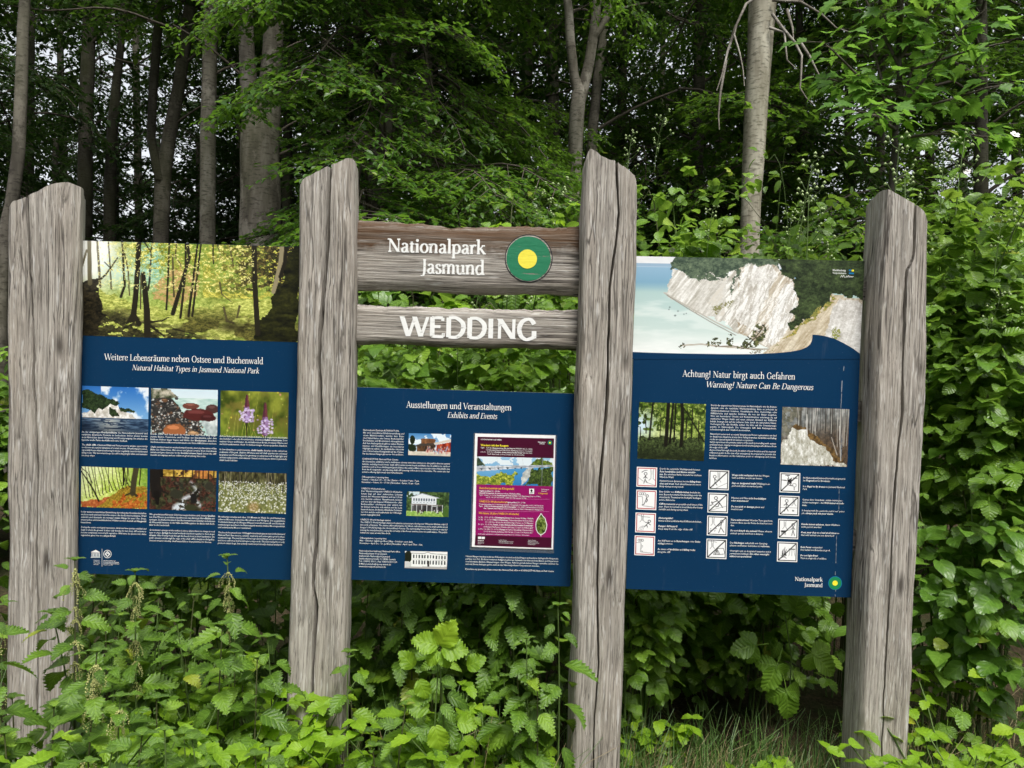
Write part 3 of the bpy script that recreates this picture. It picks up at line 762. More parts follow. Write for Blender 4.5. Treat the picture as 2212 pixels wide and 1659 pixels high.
    c.put((mf > .42) * c.poly([(.58, .97), (.66, .82), (.76, .62), (.84, .46), (.87, .38), (.89, .40), (.80, .60), (.70, .78)], .02, 30), c.tone(hf, (104, 118, 48), (206, 178, 92)))
    c.put(c.poly([(.875, .46), (.90, .39), (.94, .40), (1.01, .44), (1.01, 1.02), (.86, 1.02), (.845, .82)], .02, 24), c.tone(s2 * .4 + .6 * c.n(40, 26, oc=4, pers=.9), (176, 170, 160), (253, 252, 249)))
    c.put((hf > .3) * c.poly([(.862, .80), (.89, .70), (.915, .72), (.905, .80), (.88, .84)], .03, 30), c.tone(hf, (104, 118, 50), (176, 176, 90)))
    c.line([(.13, .37), (.20, .46), (.28, .56), (.36, .66), (.46, .77)], .006, .005, (186, 180, 168)); c.line([(.14, .39), (.24, .53), (.34, .66), (.45, .79)], .003, .003, (132, 126, 112))
    c.line([(.21, .90), (.30, .885), (.40, .91), (.52, .93), (.60, .93)], .006, .005, (184, 172, 154)); c.line([(.36, .905), (.44, .90), (.56, .945)], .004, .003, (108, 92, 70)); c.put((hf > .5) * c.poly([(.45, 1.0), (.55, .93), (.60, .93), (.55, 1.02)], .03), (150, 144, 124))
    for cx, cy, rx, ry in [(.365, .865, .024, .05), (.425, .85, .016, .08), (.525, .85, .035, .07), (.555, .76, .032, .10), (.50, .88, .02, .05), (.215, .90, .016, .03), (.33, .885, .010, .03), (.475, .915, .02, .02)]:
        c.put((c.n(90, 60, oc=2) > .46) * np.clip((1 - ((X - cx) / rx) ** 2 - ((Y - cy) / ry) ** 2) * 6, 0, 1), c.tone(hf, (38, 46, 28), (120, 124, 72)))
    c.line([(.50, .90), (.54, .80), (.575, .68)], .006, .003, (66, 56, 40)); c.line([(.54, .82), (.57, .78)], .004, .002, (66, 56, 40))
    c.dots(7, (Y > .5) & (Y < .60) & (X > .14) & (X < .30) & (Y > .34 + X), .002, .003, [(84, 104, 104)])
    return c

def paint_coast():
    c = Cv(110, 66, 3); X, Y = c.X, c.Y
    c.im = c.tone(Y * 1.4, (38, 110, 196), (120, 176, 226))
    c.put(np.clip((c.n(4, 3, oc=5) - .45) * 4, 0, .95) * (X > .28), (236, 242, 248))
    c.put(c.poly([(0, .62), (.1, .55), (.42, .30), (.52, .36), (.56, .52), (.72, .6), (.82, .72), (0, .74)], .03), c.tone(c.n(26), (190, 182, 168), (250, 248, 244)))
    fo = c.tone(c.n(40, oc=4, pers=.8), (14, 28, 16), (66, 88, 48))
    c.put(c.poly([(0, .08), (.12, .10), (.3, .2), (.5, .3), (.56, .38), (.48, .42), (.42, .40), (.3, .52), (.26, .44), (.2, .62), (.08, .52), (0, .44)], .03), fo)
    c.put(c.poly([(.42, .45), (.5, .5), (.56, .68), (.46, .68), (.4, .6)], .03), fo); c.put(c.poly([(.56, .45), (.68, .48), (.8, .53), (.78, .58), (.66, .56), (.58, .55)], .02), fo)
    w = c.n(10, 40, oc=3)
    c.put(Y > .70, c.tone(w, (22, 40, 66), (84, 112, 142))); c.put((Y > .72) * np.clip(1 - np.abs(X - .42) * 3.2, 0, 1) * (w > .5), (176, 180, 176))
    c.put(np.clip((Y - .7) * 2 - X * .4, 0, .7), (16, 24, 36)); return c
def paint_beach():
    c = Cv(110, 66, 4); X, Y = c.X, c.Y
    c.im = c.tone(Y * 3, (205, 228, 240), (226, 236, 238)); c.put(Y > .20, c.tone(c.n(8, 20), (158, 200, 190), (214, 232, 226)))
    c.put(c.poly([(0, 0), (.28, 0), (.33, .09), (.42, .2), (.2, .22), (0, .24)], .02), c.tone(c.n(18), (48, 58, 34), (206, 196, 176)))
    c.put(c.poly([(0, .22), (.30, .22), (.42, .36), (.46, .5), (.7, .62), (.8, 1), (0, 1)], .02), (52, 50, 48))
    m = c.poly([(0, .24), (.30, .24), (.42, .4), (.46, .52), (.72, .66), (.84, 1), (0, 1)])
    c.dots(520, m, .006, .018, [(30, 30, 30), (60, 58, 55), (100, 96, 90), (150, 146, 140), (225, 225, 222), (44, 42, 42), (120, 84, 60)], .7)
    c.put(c.poly([(.76, .7), (1, .55), (1, 1), (.86, 1)], .03), c.tone(c.n(12), (150, 165, 165), (236, 242, 240)))
    for q in [(.60, .37, .13, .07, (112, 62, 50)), (.92, .42, .10, .10, (78, 50, 46)), (.70, .56, .24, .14, (88, 36, 34)), (.86, .62, .12, .08, (72, 30, 30)), (.36, .92, .17, .15, (166, 96, 54)), (.64, .98, .09, .07, (170, 130, 90)), (.2, .26, .05, .04, (108, 76, 52)), (.38, .21, .03, .03, (60, 58, 58))]:
        c.ball(q[0], q[1], q[2], q[3], q[4]); c.ball(q[0] - q[2] * .1, q[1] - q[3] * .45, q[2] * .55, q[3] * .3, tuple(min(255, v * 1.2 + 14) for v in q[4]))
    return c
def paint_orchid():
    c = Cv(110, 66, 5); X, Y = c.X, c.Y
    c.im = c.tone(c.n(6, oc=4), (60, 74, 18), (150, 158, 50)); c.put(np.clip((c.n(5) - .5) * 3, 0, .7), (124, 110, 46)); c.put(np.clip(Y - .55, 0, .5), (70, 110, 20))
    for k in range(26): 
        x = c.r.rand(); c.line([(x, 1), (x + c.r.uniform(-.12, .12), c.r.rand() * .8)], .008, .003, (96, 120, 30) if k % 2 else (168, 170, 70))
    c.dots(26, np.ones_like(X), .006, .014, [(226, 204, 60), (214, 150, 120), (190, 200, 90)])
    for cx, y0, y1, hw in [(.39, .10, .66, .085), (.66, .26, .92, .09)]:
        c.line([(cx, y0), (cx, 1)], .014, .018, (44, 40, 22))
        for k in range(26):
            t = k / 25; yy = y0 + (y1 - y0) * t; ww = hw * (.25 + .8 * t) if t < .85 else hw * .6
            c.ball(cx - ww * .35, yy, ww * .42, .035, (86, 40, 56) if t < .45 else (110, 70, 110)); c.ball(cx + ww * .35, yy, ww * .42, .03, (112, 54, 62) if t < .45 else (150, 112, 160))
        m = (np.abs(X - cx) < hw * 1.25) & (Y > y0 + (y1 - y0) * .5) & (Y < y1)
        c.dots(60, m, .010, .022, [(206, 186, 226), (222, 204, 238), (176, 150, 204)], .6)
    return c
def paint_slope():
    c = Cv(110, 66, 6); X, Y = c.X, c.Y
    c.im = c.tone(c.n(22, oc=5, pers=.8), (150, 180, 40), (236, 244, 150)); c.put(np.clip(.75 - X - Y * .6, 0, .9), (250, 252, 236)); c.put(np.clip(X * 1.4 - .75, 0, .75) * (Y < .5), c.tone(c.n(30), (60, 110, 20), (140, 180, 50)))
    c.put(c.poly([(0, .86), (.3, .80), (.5, .64), (.5, 1), (0, 1)], .03), c.tone(c.n(30), (160, 70, 30), (214, 130, 70)))
    c.put(c.poly([(.26, 1), (.40, .78), (.60, .52), (.70, .44), (1, .46), (1, 1)], .02), c.tone(c.n(46, oc=4, pers=.8), (104, 84, 16), (200, 160, 50)))
    c.put(c.poly([(.4, 1), (.62, .72), (1, .62), (1, 1)], .08) * (c.n(20) > .45), c.tone(c.n(50), (150, 60, 14), (222, 130, 50)))
    dk = (34, 32, 20)
    for k in range(15):
        x = .06 + k * .05; y = .86 - k * .022 if k > 5 else .88 - .02 * k
        c.line([(x - .06 + .02 * c.r.rand(), 0), (x - .05 + .06 * c.r.rand(), .3), (x + .02, y - .12), (x + .03, y - .1)], .008, .013, dk)
    c.line([(.0, .12), (.08, .3), (.18, .55), (.27, .84)], .016, .024, dk); c.line([(.0, .03), (.1, .16), (.17, .4)], .01, .012, dk)
    c.line([(.83, 0), (.80, .3), (.78, .62)], .085, .085, (66, 60, 38)); c.line([(.67, .68), (.78, .60), (.84, .68)], .02, .04, (58, 52, 30)); c.line([(.64, 0), (.64, .42)], .026, .026, dk); c.line([(.9, 0), (.88, .42)], .018, .014, dk); c.line([(.7, 0), (.69, .4)], .014, .014, dk); return c
def paint_stream():
    c = Cv(110, 66, 7); X, Y = c.X, c.Y
    c.im = c.tone(c.n(36, oc=5, pers=.85), (24, 16, 14), (112, 66, 50)); c.put((c.n(14) > .55) * (Y > .2), c.tone(c.n(30), (30, 30, 20), (84, 82, 50)))
    c.put((Y < .17) * (c.n(16) > .3), c.tone(c.n(24), (120, 90, 20), (244, 200, 90))); c.put((Y < .2) * (X < .2), (26, 22, 18)); c.put(np.clip(1 - np.abs(X - .8) * 6, 0, 1) * (Y < .2), (214, 130, 60))
    for x in (.36, .5, .64, .74, .8, .88, .96): c.line([(x, 0), (x, .2)], .016, .02, (44, 32, 22))
    c.line([(.06, 0), (.08, .3), (.1, .62)], .17, .15, (30, 26, 24)); c.line([(.12, .4), (.2, .55), (.28, .60)], .05, .02, (34, 28, 24)); c.line([(.1, .6), (.12, .85)], .09, .05, (24, 20, 18))
    c.dots(60, (X > .3) & (Y > .25), .015, .045, [(44, 46, 36), (58, 60, 46), (30, 30, 26), (70, 72, 52)], .7)
    for p, w in [([(.62, .3), (.68, .42), (.72, .5)], .03), ([(.72, .52), (.64, .62), (.55, .68)], .05), ([(.52, .74), (.5, .84), (.4, .94)], .09), ([(.7, .76), (.76, .86)], .05), ([(.5, .92), (.42, .98)], .14)]: c.line(p, w * .8, w, (206, 212, 220), 3.0)
    c.put((c.n(26, 20, oc=3) > .56) * (Y > .3) * (X > .35), c.tone(c.n(30), (28, 26, 22), (80, 72, 56)))
    c.ball(.66, .70, .05, .13, (30, 28, 28)); c.ball(.62, .92, .10, .08, (54, 56, 36)); c.ball(.4, .6, .1, .12, (50, 50, 38)); c.ball(.9, .38, .07, .09, (52, 50, 40)); c.put((c.n(40) > .6) * (X > .78) * (Y > .75), (110, 56, 46)); return c
def paint_cottongrass():
    c = Cv(110, 66, 8); X, Y = c.X, c.Y
    c.im = c.tone(c.n(40, 14, oc=4, pers=.8), (78, 84, 40), (158, 160, 92)); c.put(Y < .28, c.tone(c.n(30, 10, oc=4), (40, 38, 24), (118, 116, 70)))
    for k in range(34): x = c.r.rand(); c.line([(x, 0), (x + c.r.uniform(-.03, .03), .3 + .2 * c.r.rand())], .006, .008, (42, 36, 26) if k % 3 else (150, 140, 110))
    c.dots(500, (Y > .22) & (Y < .66), .003, .008, [(236, 238, 236), (250, 250, 250), (214, 218, 214)]); c.dots(160, Y > .6, .007, .012, [(250, 250, 248), (232, 234, 228)])
    c.put(np.clip(1 - np.hypot((X - .52) / .12, (Y - .86) / .16), 0, .6), (170, 128, 70)); return c
def paint_wood():
    c = Cv(110, 92, 9); X, Y = c.X, c.Y
    c.im = c.tone(c.n(26, oc=5, pers=.85), (40, 62, 12), (206, 224, 110)); c.put(np.clip(1 - np.hypot((X - .05) / .3, (Y - .4) / .35), 0, 1) * 1.2, (206, 228, 240)); c.put(np.clip(.7 - np.hypot((X - .4) / .5, (Y - .55) / .2), 0, .8), (238, 246, 190))
    c.put((c.n(20, oc=4) > .5) * (Y < .5), c.tone(c.n(30), (28, 44, 10), (110, 140, 40)))
    c.put(c.poly([(0, .62), (.3, .58), (.6, .64), (1, .58), (1, 1), (0, 1)], .05), c.tone(c.n(40, oc=4, pers=.9), (18, 26, 12), (98, 116, 60))); c.put(np.clip((Y - .72) * 3, 0, .7), (26, 32, 18))
    for pts, w in [([(.21, 0), (.19, .3), (.17, .66)], .024), ([(.44, 0), (.43, .4), (.42, .74)], .05), ([(.51, 0), (.48, .7)], .028), ([(.55, 0), (.54, .68)], .02), ([(.64, .0), (.66, .3), (.65, .74)], .045), ([(.62, .0), (.74, .2), (.88, .45), (.99, .66)], .018), ([(.1, .2), (.12, .55)], .012), ([(.8, .1), (.8, .6)], .014), ([(.9, .3), (.91, .65)], .012), ([(.33, .2), (.33, .62)], .010), ([(.72, .25), (.72, .6)], .012), ([(.03, .44), (.04, .66)], .012)]: c.line(pts, w, w * 1.15, (26, 24, 16))
    return c
def paint_chalk():
    c = Cv(110, 92, 10); X, Y = c.X, c.Y
    c.im = c.tone(c.n(20, 12, oc=4), (96, 100, 100), (172, 174, 170)); c.put(np.clip(Y * 2 + X * .6 - .7, 0, .8), c.tone(c.n(40, oc=4), (40, 30, 20), (104, 78, 54)))
    c.put((c.n(10) > .4) * (X < .3) * (Y < .5), c.tone(c.n(30), (84, 84, 70), (140, 136, 120)))
    for k in range(44):
        x = .22 + .78 * c.r.rand(); y1 = .35 + .2 * c.r.rand() + max(0, x - .6) * .5; c.line([(x - .02 + .04 * c.r.rand(), 0), (x, y1)], .006, .009, (60, 54, 48) if k % 3 else (190, 186, 178))
    c.put(c.poly([(.12, .36), (.18, .30), (.4, .38), (.55, .5), (.8, .72), (.98, .98), (.7, .9), (.4, .5)], .04), c.tone(c.n(30), (70, 52, 28), (140, 108, 60)))
    c.put(c.poly([(0, .6), (.1, .55), (.14, .36), (.22, .40), (.36, .36), (.40, .5), (.5, .58), (.62, .66), (.74, .8), (.82, .92), (1, .96), (1, 1), (0, 1)], .04), c.tone(c.n(26, 10, oc=5, pers=.85), (150, 146, 124), (246, 246, 242)))
    c.line([(.37, .12), (.38, .46)], .014, .02, (206, 204, 198)); c.line([(.86, .3), (.9, .9)], .010, .014, (200, 196, 190)); c.line([(.75, .5), (.84, .8)], .01, .012, (190, 184, 176)); return c
def paint_centre():
    c = Cv(84, 44, 11); X, Y = c.X, c.Y
    c.im = c.tone(Y * 1.6, (64, 132, 196), (190, 218, 238)); c.put((c.n(5) > .6) * (Y < .5), (226, 238, 246)); c.put(Y > .82, c.tone(c.n(20), (196, 186, 168), (226, 216, 200)))
    c.ball(.09, .3, .06, .2, (24, 36, 20), .3); c.ball(.08, .66, .1, .2, (30, 44, 24), .4)
    c.put(c.poly([(.29, .26), (.33, .22), (.6, .22), (.64, .28), (.62, .46), (.30, .46)]), c.tone(c.n(30, 6), (100, 62, 36), (150, 100, 64))); c.put(c.poly([(.16, .56), (.28, .46), (.64, .42), (.64, .5), (.2, .62)]), (70, 62, 56))
    c.put(c.poly([(.2, .6), (.64, .5), (.64, .82), (.2, .82)]), c.tone(c.n(20, 4), (40, 34, 30), (130, 84, 50))); c.put(c.poly([(.6, .42), (1, .22), (1, .34), (.62, .5)]), (212, 200, 186)); c.put(c.poly([(.66, .5), (1, .36), (1, .82), (.68, .82)]), c.tone(c.n(12, 3), (120, 26, 18), (226, 96, 50)))
    c.dots(60, (X > .4) & (X < .96) & (Y > .58) & (Y < .88), .008, .016, [(222, 190, 170), (180, 60, 60), (230, 230, 232), (60, 60, 80), (140, 150, 190), (210, 160, 150)], 2.0); return c
def paint_villa():
    c = Cv(84, 48, 12); X, Y = c.X, c.Y
    c.im = c.tone(c.n(20, oc=4, pers=.8), (20, 34, 18), (96, 128, 66)); c.put((Y < .2) * (c.n(8) > .5) * (X < .3), (200, 220, 226)); c.put(Y > .8, c.tone(c.n(30), (120, 164, 60), (176, 206, 110)))
    wht = (226, 230, 234)
    c.put(c.poly([(.10, .24), (.36, .08), (.74, .24), (.70, .26), (.70, .8), (.12, .8), (.12, .26)]), wht); c.line([(.06, .26), (.36, .07), (.76, .24)], .016, .016, (168, 176, 186))
    for k in range(9): c.put(c.poly([(.15 + k * .06, .28), (.19 + k * .06, .28), (.19 + k * .06, .38), (.15 + k * .06, .38)]), (88, 100, 116))
    for k in range(7): c.line([(.14 + k * .08, .4), (.20 + k * .08, .48)], .006, .006, (130, 140, 156)); c.line([(.20 + k * .08, .4), (.14 + k * .08, .48)], .006, .006, (130, 140, 156))
    c.put(c.poly([(.08, .5), (.86, .52), (.86, .57), (.08, .55)]), (120, 110, 108)); c.put(c.poly([(.12, .56), (.86, .58), (.86, .80), (.12, .80)]), c.tone(c.n(14, 3), (40, 38, 40), (110, 106, 108)))
    for x in (.12, .24, .36, .48, .60, .72, .85): c.line([(x, .54), (x, .82)], .014, .014, wht)
    c.dots(34, (Y > .74) & (Y < .9) & (((X > .26) & (X < .42)) | ((X > .62) & (X < .78))), .008, .014, [(40, 36, 40), (226, 226, 230), (90, 60, 60)], 1.6); c.ball(.94, .82, .09, .2, (70, 104, 40), .5); return c
def paint_office():
    c = Cv(84, 40, 13); X, Y = c.X, c.Y
    c.im = np.ones((c.h, c.w, 3)) * .93; c.put(Y > .86, (176, 172, 170)); c.ball(.07, .35, .09, .42, (30, 36, 26), .4); c.put(c.poly([(0, .6), (.15, .62), (.15, .9), (0, .95)]), (206, 206, 204))
    c.put(c.poly([(.16, .12), (.98, .17), (.98, .86), (.16, .9)]), (240, 240, 238)); c.line([(.15, .12), (.46, .12), (.54, .04), (.62, .12), (.99, .17)], .014, .014, (120, 118, 116)); c.line([(.16, .47), (.98, .49)], .008, .008, (170, 168, 166))
    for k in range(12):
        x = .19 + k * .067
        for y, h in ((.22 + k * .003, .17), (.55, .2)): c.put(c.poly([(x, y), (x + .032, y), (x + .032, y + h), (x, y + h)]), (62, 64, 70)); c.ball(x + .016, y, .016, .03, (62, 64, 70), 0)
    c.put(c.poly([(.53, .55), (.58, .55), (.58, .88), (.53, .88)]), (60, 56, 56)); c.line([(.85, .9), (.9, .3)], .006, .006, (160, 160, 160)); return c
def paint_bridge():
    c = Cv(120, 46, 14); X, Y = c.X, c.Y
    c.im = c.tone(Y, (150, 196, 228), (60, 140, 200)); c.put((Y < .28) * (c.n(8) > .35), (222, 234, 240)); c.put((Y > .3) & (X > .3), c.tone(Y, (96, 172, 218), (40, 122, 190)))
    fo = c.tone(c.n(40, oc=5, pers=.85), (30, 52, 16), (150, 172, 60))
    c.put(c.poly([(0, 0), (.05, .1), (.12, .32), (0, .34)], .02), c.tone(c.n(30), (26, 40, 30), (90, 110, 80))); c.put(c.poly([(.70, .2), (.74, .08), (.86, .04), (1, .12), (1, .3), (.7, .3)], .04), fo)
    c.put(c.poly([(.60, .55), (.66, .36), (.74, .34), (.72, .6), (.66, .8), (.58, .98)], .02), c.tone(c.n(20), (150, 156, 156), (214, 216, 210))); c.put(c.poly([(.66, .9), (.72, .42), (.84, .38), (1, .34), (1, 1), (.6, 1)], .05), c.tone(c.n(40, oc=5, pers=.85), (16, 30, 12), (112, 136, 58)))
    c.put(c.poly([(0, .34), (.4, .30), (1, .24), (1, .30), (.5, .40), (0, .54)], .0), c.tone(c.n(30, 4), (160, 168, 178), (222, 226, 232))); c.line([(0, .44), (.4, .36), (1, .27)], .004, .004, (96, 102, 110))
    for x in (.06, .17, .28, .40, .5, .58): c.put(c.poly([(x - .02, .42 - x * .1), (x + .01, .50 - x * .14), (x + .015, .41 - x * .1)]), (76, 82, 92))
    for x in (.27, .45, .6): c.line([(x - .01, 0), (x + .01, .3)], .003, .003, (200, 206, 210))
    c.put(c.poly([(0, .62), (.1, .6), (.2, .66), (.3, .5), (.4, .58), (.52, .56), (.5, .74), (.46, 1), (0, 1)], .07), c.tone(c.n(44, oc=5, pers=.85), (50, 78, 14), (226, 226, 80))); c.line([(.855, .02), (.85, 1)], .008, .008, (120, 128, 130)); return c

def stick(c, head, body, limbs, w=.028, r=.07):
    k = (22, 22, 22); c.ring(head[0], head[1], r, w * .8, k); c.line(body, w, w, k)
    for l in limbs: c.line(l, w, w, k)
def tree_(c, x, y0, y1, w=.05):
    k = (90, 90, 90); c.line([(x - w, y0), (x - w * .7, y1 - .1), (x - w * 2.2, y1)], .018, .018, k); c.line([(x + w, y0), (x + w * .7, y1 - .1), (x + w * 2.2, y1)], .018, .018, k); c.line([(x, y0 + .1), (x, y0 + .3)], .012, .012, k)
def pictogram(kind):
    c = Cv(46, 46, 50 + kind); c.im[:] = .96; red = kind < 4
    fr = (196, 40, 52) if red else (24, 24, 26); g = (110, 110, 110); k = (22, 22, 22)
    if kind == 0: c.line([(.05, .5), (.3, .7), (.9, .9)], .015, .015, g); tree_(c, .76, .06, .66, .07); stick(c, (.44, .34), [(.44, .42), (.42, .62)], [[(.43, .46), (.34, .56)], [(.43, .46), (.52, .56)], [(.42, .62), (.36, .82)], [(.42, .62), (.52, .78)]]); c.line([(.26, .26), (.38, .18), (.52, .16)], .04, .02, g)
    elif kind == 1: c.line([(.08, .34), (.30, .34), (.34, .8), (.9, .86)], .02, .02, g); [c.ring(x, .2, .06, .02, g) for x in (.2, .3, .4)]; stick(c, (.54, .3), [(.53, .38), (.46, .56), (.40, .72)], [[(.5, .42), (.56, .5), (.5, .62)], [(.4, .72), (.3, .76)]], .03, .06)
    elif kind == 2: tree_(c, .34, .1, .46, .05); c.line([(.1, .12), (.4, .2), (.7, .22)], .02, .02, g); stick(c, (.68, .42), [(.65, .48), (.55, .6)], [[(.62, .5), (.74, .6)], [(.62, .5), (.5, .48)], [(.55, .6), (.6, .72)], [(.55, .6), (.46, .7)]], .03, .06); [c.line([(.15 + .07 * i, .95), (.2 + .07 * i, .76), (.36 + .05 * i, .66)], .012, .012, g) for i in range(4)]
    elif kind == 3: [c.ring(x, .24, .055, .022, g) for x in (.22, .3, .38)]; c.line([(.08, .36), (.32, .36), (.30, .82), (.92, .88)], .02, .02, g); c.dots(9, (c.X > .32) & (c.X < .42) & (c.Y > .4) & (c.Y < .8), .012, .02, [g])
    elif kind == 4: tree_(c, .5, .04, .6, .05); c.line([(.3, .95), (.95, .62)], .016, .016, g); stick(c, (.30, .34), [(.30, .42), (.32, .62)], [[(.3, .46), (.4, .52)], [(.32, .62), (.24, .8)], [(.32, .62), (.42, .76)]])
    elif kind == 5: stick(c, (.40, .26), [(.42, .34), (.58, .5)], [[(.46, .4), (.24, .5)], [(.58, .5), (.52, .68), (.4, .7)], [(.58, .5), (.74, .72)]], .034, .075); c.dots(10, (c.X > .14) & (c.X < .28) & (c.Y > .4) & (c.Y < .66), .02, .03, [g]); c.line([(.1, .9), (.95, .64)], .016, .016, g)
    elif kind == 6: tree_(c, .3, .04, .5, .05); stick(c, (.72, .28), [(.70, .36), (.68, .58)], [[(.7, .42), (.56, .52)], [(.68, .58), (.58, .84)], [(.68, .58), (.84, .82)]]); c.dots(12, (c.X > .14) & (c.X < .5) & (c.Y > .62) & (c.Y < .82), .015, .025, [g])
    elif kind == 7: tree_(c, .3, .1, .5, .05); c.line([(.1, .12), (.5, .16)], .02, .02, g); c.line([(.36, .78), (.52, .48), (.68, .78), (.36, .78)], .022, .022, k); c.line([(.52, .48), (.84, .46), (.92, .74), (.68, .78)], .022, .022, k); c.line([(.46, .78), (.52, .56), (.6, .78)], .04, .02, k)
    elif kind == 8: c.put(c.poly([(.36, .26), (.44, .36), (.62, .22), (.54, .4), (.62, .56), (.46, .48), (.34, .6), (.4, .42)], .0), k); [c.line([(.48, .42), p], .03, .03, k) for p in ((.16, .38), (.38, .12), (.78, .26), (.56, .66))]; [c.line([(p[0] - .1, p[1]), (p[0] + .1, p[1])], .03, .03, k) for p in ((.18, .38), (.38, .13), (.76, .26), (.56, .64))]; c.ring(.72, .62, .09, .02, g); c.line([(.72, .7), (.72, .86)], .03, .03, g)
    elif kind == 9: tree_(c, .74, .08, .5, .05); stick(c, (.38, .26), [(.37, .34), (.36, .56)], [[(.37, .38), (.26, .48)], [(.37, .38), (.46, .5)], [(.36, .56), (.28, .78)], [(.36, .56), (.46, .76)]]); c.ball(.7, .74, .06, .04, g); c.line([(.06, .6), (.94, .6)], .012, .012, g)
    elif kind == 10: tree_(c, .34, .06, .5, .05); stick(c, (.74, .28), [(.74, .36), (.74, .56)], [[(.74, .4), (.64, .52)], [(.74, .4), (.84, .52)], [(.74, .56), (.68, .82)], [(.74, .56), (.82, .82)]]); c.line([(.18, .62), (.38, .62)], .08, .08, k); [c.line([(x, .62), (x, .78)], .025, .02, k) for x in (.2, .26, .34, .38)]; c.line([(.38, .62), (.46, .56)], .05, .04, k); c.line([(.46, .58), (.64, .52)], .012, .012, k)
    else: [c.line([(x, .66), (x - .02, .5), (x + .03, h)], .06, .015, k) for x, h in ((.28, .36), (.36, .26), (.43, .38))]; c.line([(.2, .82), (.46, .68)], .03, .03, g); c.line([(.2, .68), (.46, .82)], .03, .03, g); c.line([(.6, .36), (.86, .36)], .05, .05, g); [c.line([(x, .4), (x2, .7)], .016, .016, g) for x, x2 in ((.64, .58), (.73, .73), (.82, .88))]
    if not red: c.line([(.08, .92), (.92, .08)], .05, .05, k)
    e = .045; inner = (np.abs(c.X - .5) < .5 - e) & (np.abs(c.Y - .5) < .5 - e); inner2 = (np.abs(c.X - .5) < .5 - e * 2.1) & (np.abs(c.Y - .5) < .5 - e * 2.1)
    c.put(inner & ~inner2, fr); c.put(~inner, (240, 240, 240)); return c
# ------------------------------------------------------------------ information panels
def mk_panel_blue():
    t = NT('panel_blue_print')
    n1 = t.noise(t.coord('Object', (220, 220, 220)), 1.0, 2, 0.5)
    n2 = t.noise(t.coord('Object', (3, 3, 3)), 1.0, 3, 0.5)
    n3 = t.noise(t.coord('Object', (40, 40, 7)), 1.0, 3, 0.6)
    c = t.mix(n2, (0.0036, 0.029, 0.080), (0.0050, 0.036, 0.094))
    c = t.mix(t.ramp(n1, [(0.70, 0.0), (0.78, 0.22)]), c, (0.25, 0.32, 0.38))      # specks of dust
    c = t.mix(t.ramp(n3, [(0.66, 0.0), (0.84, 0.07)]), c, (0.3, 0.36, 0.4))        # faint runs
    return t.done(t.principled(c, t.math('ADD', 0.17, t.math('MULTIPLY', n2, 0.12)), 0.3))
panel_blue = mk_panel_blue()
panel_edge = plain('panel_edge_grey', (0.42, 0.42, 0.40), 0.5, 0.3)
ink_white = plain('white_ink', (0.78, 0.79, 0.78), 0.45, 0.3)
batten_wood = make_wood('batten_wood', 'x', 0.7)

def build_panel(label, tl, tr, br, bl, battens):
    a, b, c, d = [P(*q, YP) for q in (tl, tr, br, bl)]
    base = (c + d) / 2; base.y += 0.004
    th = thing('information_panel', base, label, 'information panel', 'blue information panels')
    q = [a, b, c, d]; Y1 = YP + 0.006
    bk = [Vector((v.x, Y1, v.z)) for v in q]
    part('printed_face', th, q, [(0, 3, 2, 1)], panel_blue)
    ins = 0.0
    part('sheet', th, [Vector((v.x, YP + 0.0006, v.z)) for v in q] + bk, [(0, 1, 5, 4), (1, 2, 6, 5), (2, 3, 7, 6), (3, 0, 4, 7), (4, 5, 6, 7), (0, 3, 2, 1)], panel_edge)
    for (yt, yb) in battens:
        xm = (tl[0] + tr[0]) / 2
        z1 = P(xm, yt, YP).z; z0 = P(xm, yb, YP).z
        xa, xb = min(a.x, d.x) - 0.012, max(b.x, c.x) + 0.012
        V = []
        for y in (YP + 0.0075, YP + 0.036):
            for x in (xa, xb):
                for z in (z0, z1): V.append(Vector((x, y, z)))
        o = part('batten', th, V, [(0, 1, 3, 2), (4, 6, 7, 5), (0, 4, 5, 1), (2, 3, 7, 6), (1, 5, 7, 3), (0, 2, 6, 4)], batten_wood)
    return th
pan_l = build_panel('tall blue panel on natural habitats with sunlit forest photo and six small pictures', (163, 519), (648, 533.2), (634, 1253.2), (155, 1238), [(579, 622), (880, 925), (1119, 1162)])
pan_m = build_panel('low blue panel on exhibits and events under the name boards', (765, 836), (1245, 850.5), (1232, 1267), (756, 1252), [(893, 940), (1127, 1170)])
pan_r = build_panel('tall blue warning panel with chalk cliff photo and twelve square pictograms', (1375, 553), (1866, 567), (1838, 1291), (1352, 1272), [(600, 640), (860, 905), (1140, 1185)])
Y1, Y2, Y3 = YP - 0.0004, YP - 0.0008, YP - 0.0012
q4 = lambda reg, *p: [reg(*k) for k in p]
# left panel
place_print('printed_photo', pan_l, paint_forest(), [(163.4, 519.4), (647.6, 533.6), (644.5, 739.2), (160.8, 724)], Y1, 'wide photo of sunlit beech wood')
for fn, q, lb in [
    (paint_coast, q4(R1, (118, 1307), (688, 1325), (684, 1712), (113, 1694)), 'photo of white cliff above dark sea'),
    (paint_beach, q4(R1, (710, 1328), (1283, 1344), (1277, 1737), (707, 1716)), 'photo of boulders on pebble beach'),
    (paint_orchid, q4(R1, (1306, 1347), (1892, 1365), (1884, 1764), (1304, 1740)), 'photo of two lilac orchids'),
    (paint_slope, q4(R2, (120, 472), (747, 493), (742, 876), (117, 855)), 'photo of bent trees on ochre slope'),
    (paint_stream, q4(R2, (770, 497), (1400, 517), (1393, 900), (766, 876)), 'photo of dark woodland stream'),
    (paint_cottongrass, q4(R2, (1424, 518), (2066, 540), (2057, 922), (1418, 900)), 'photo of white cotton grass')]:
    place_print('printed_photo', pan_l, fn(), q, Y1, lb)
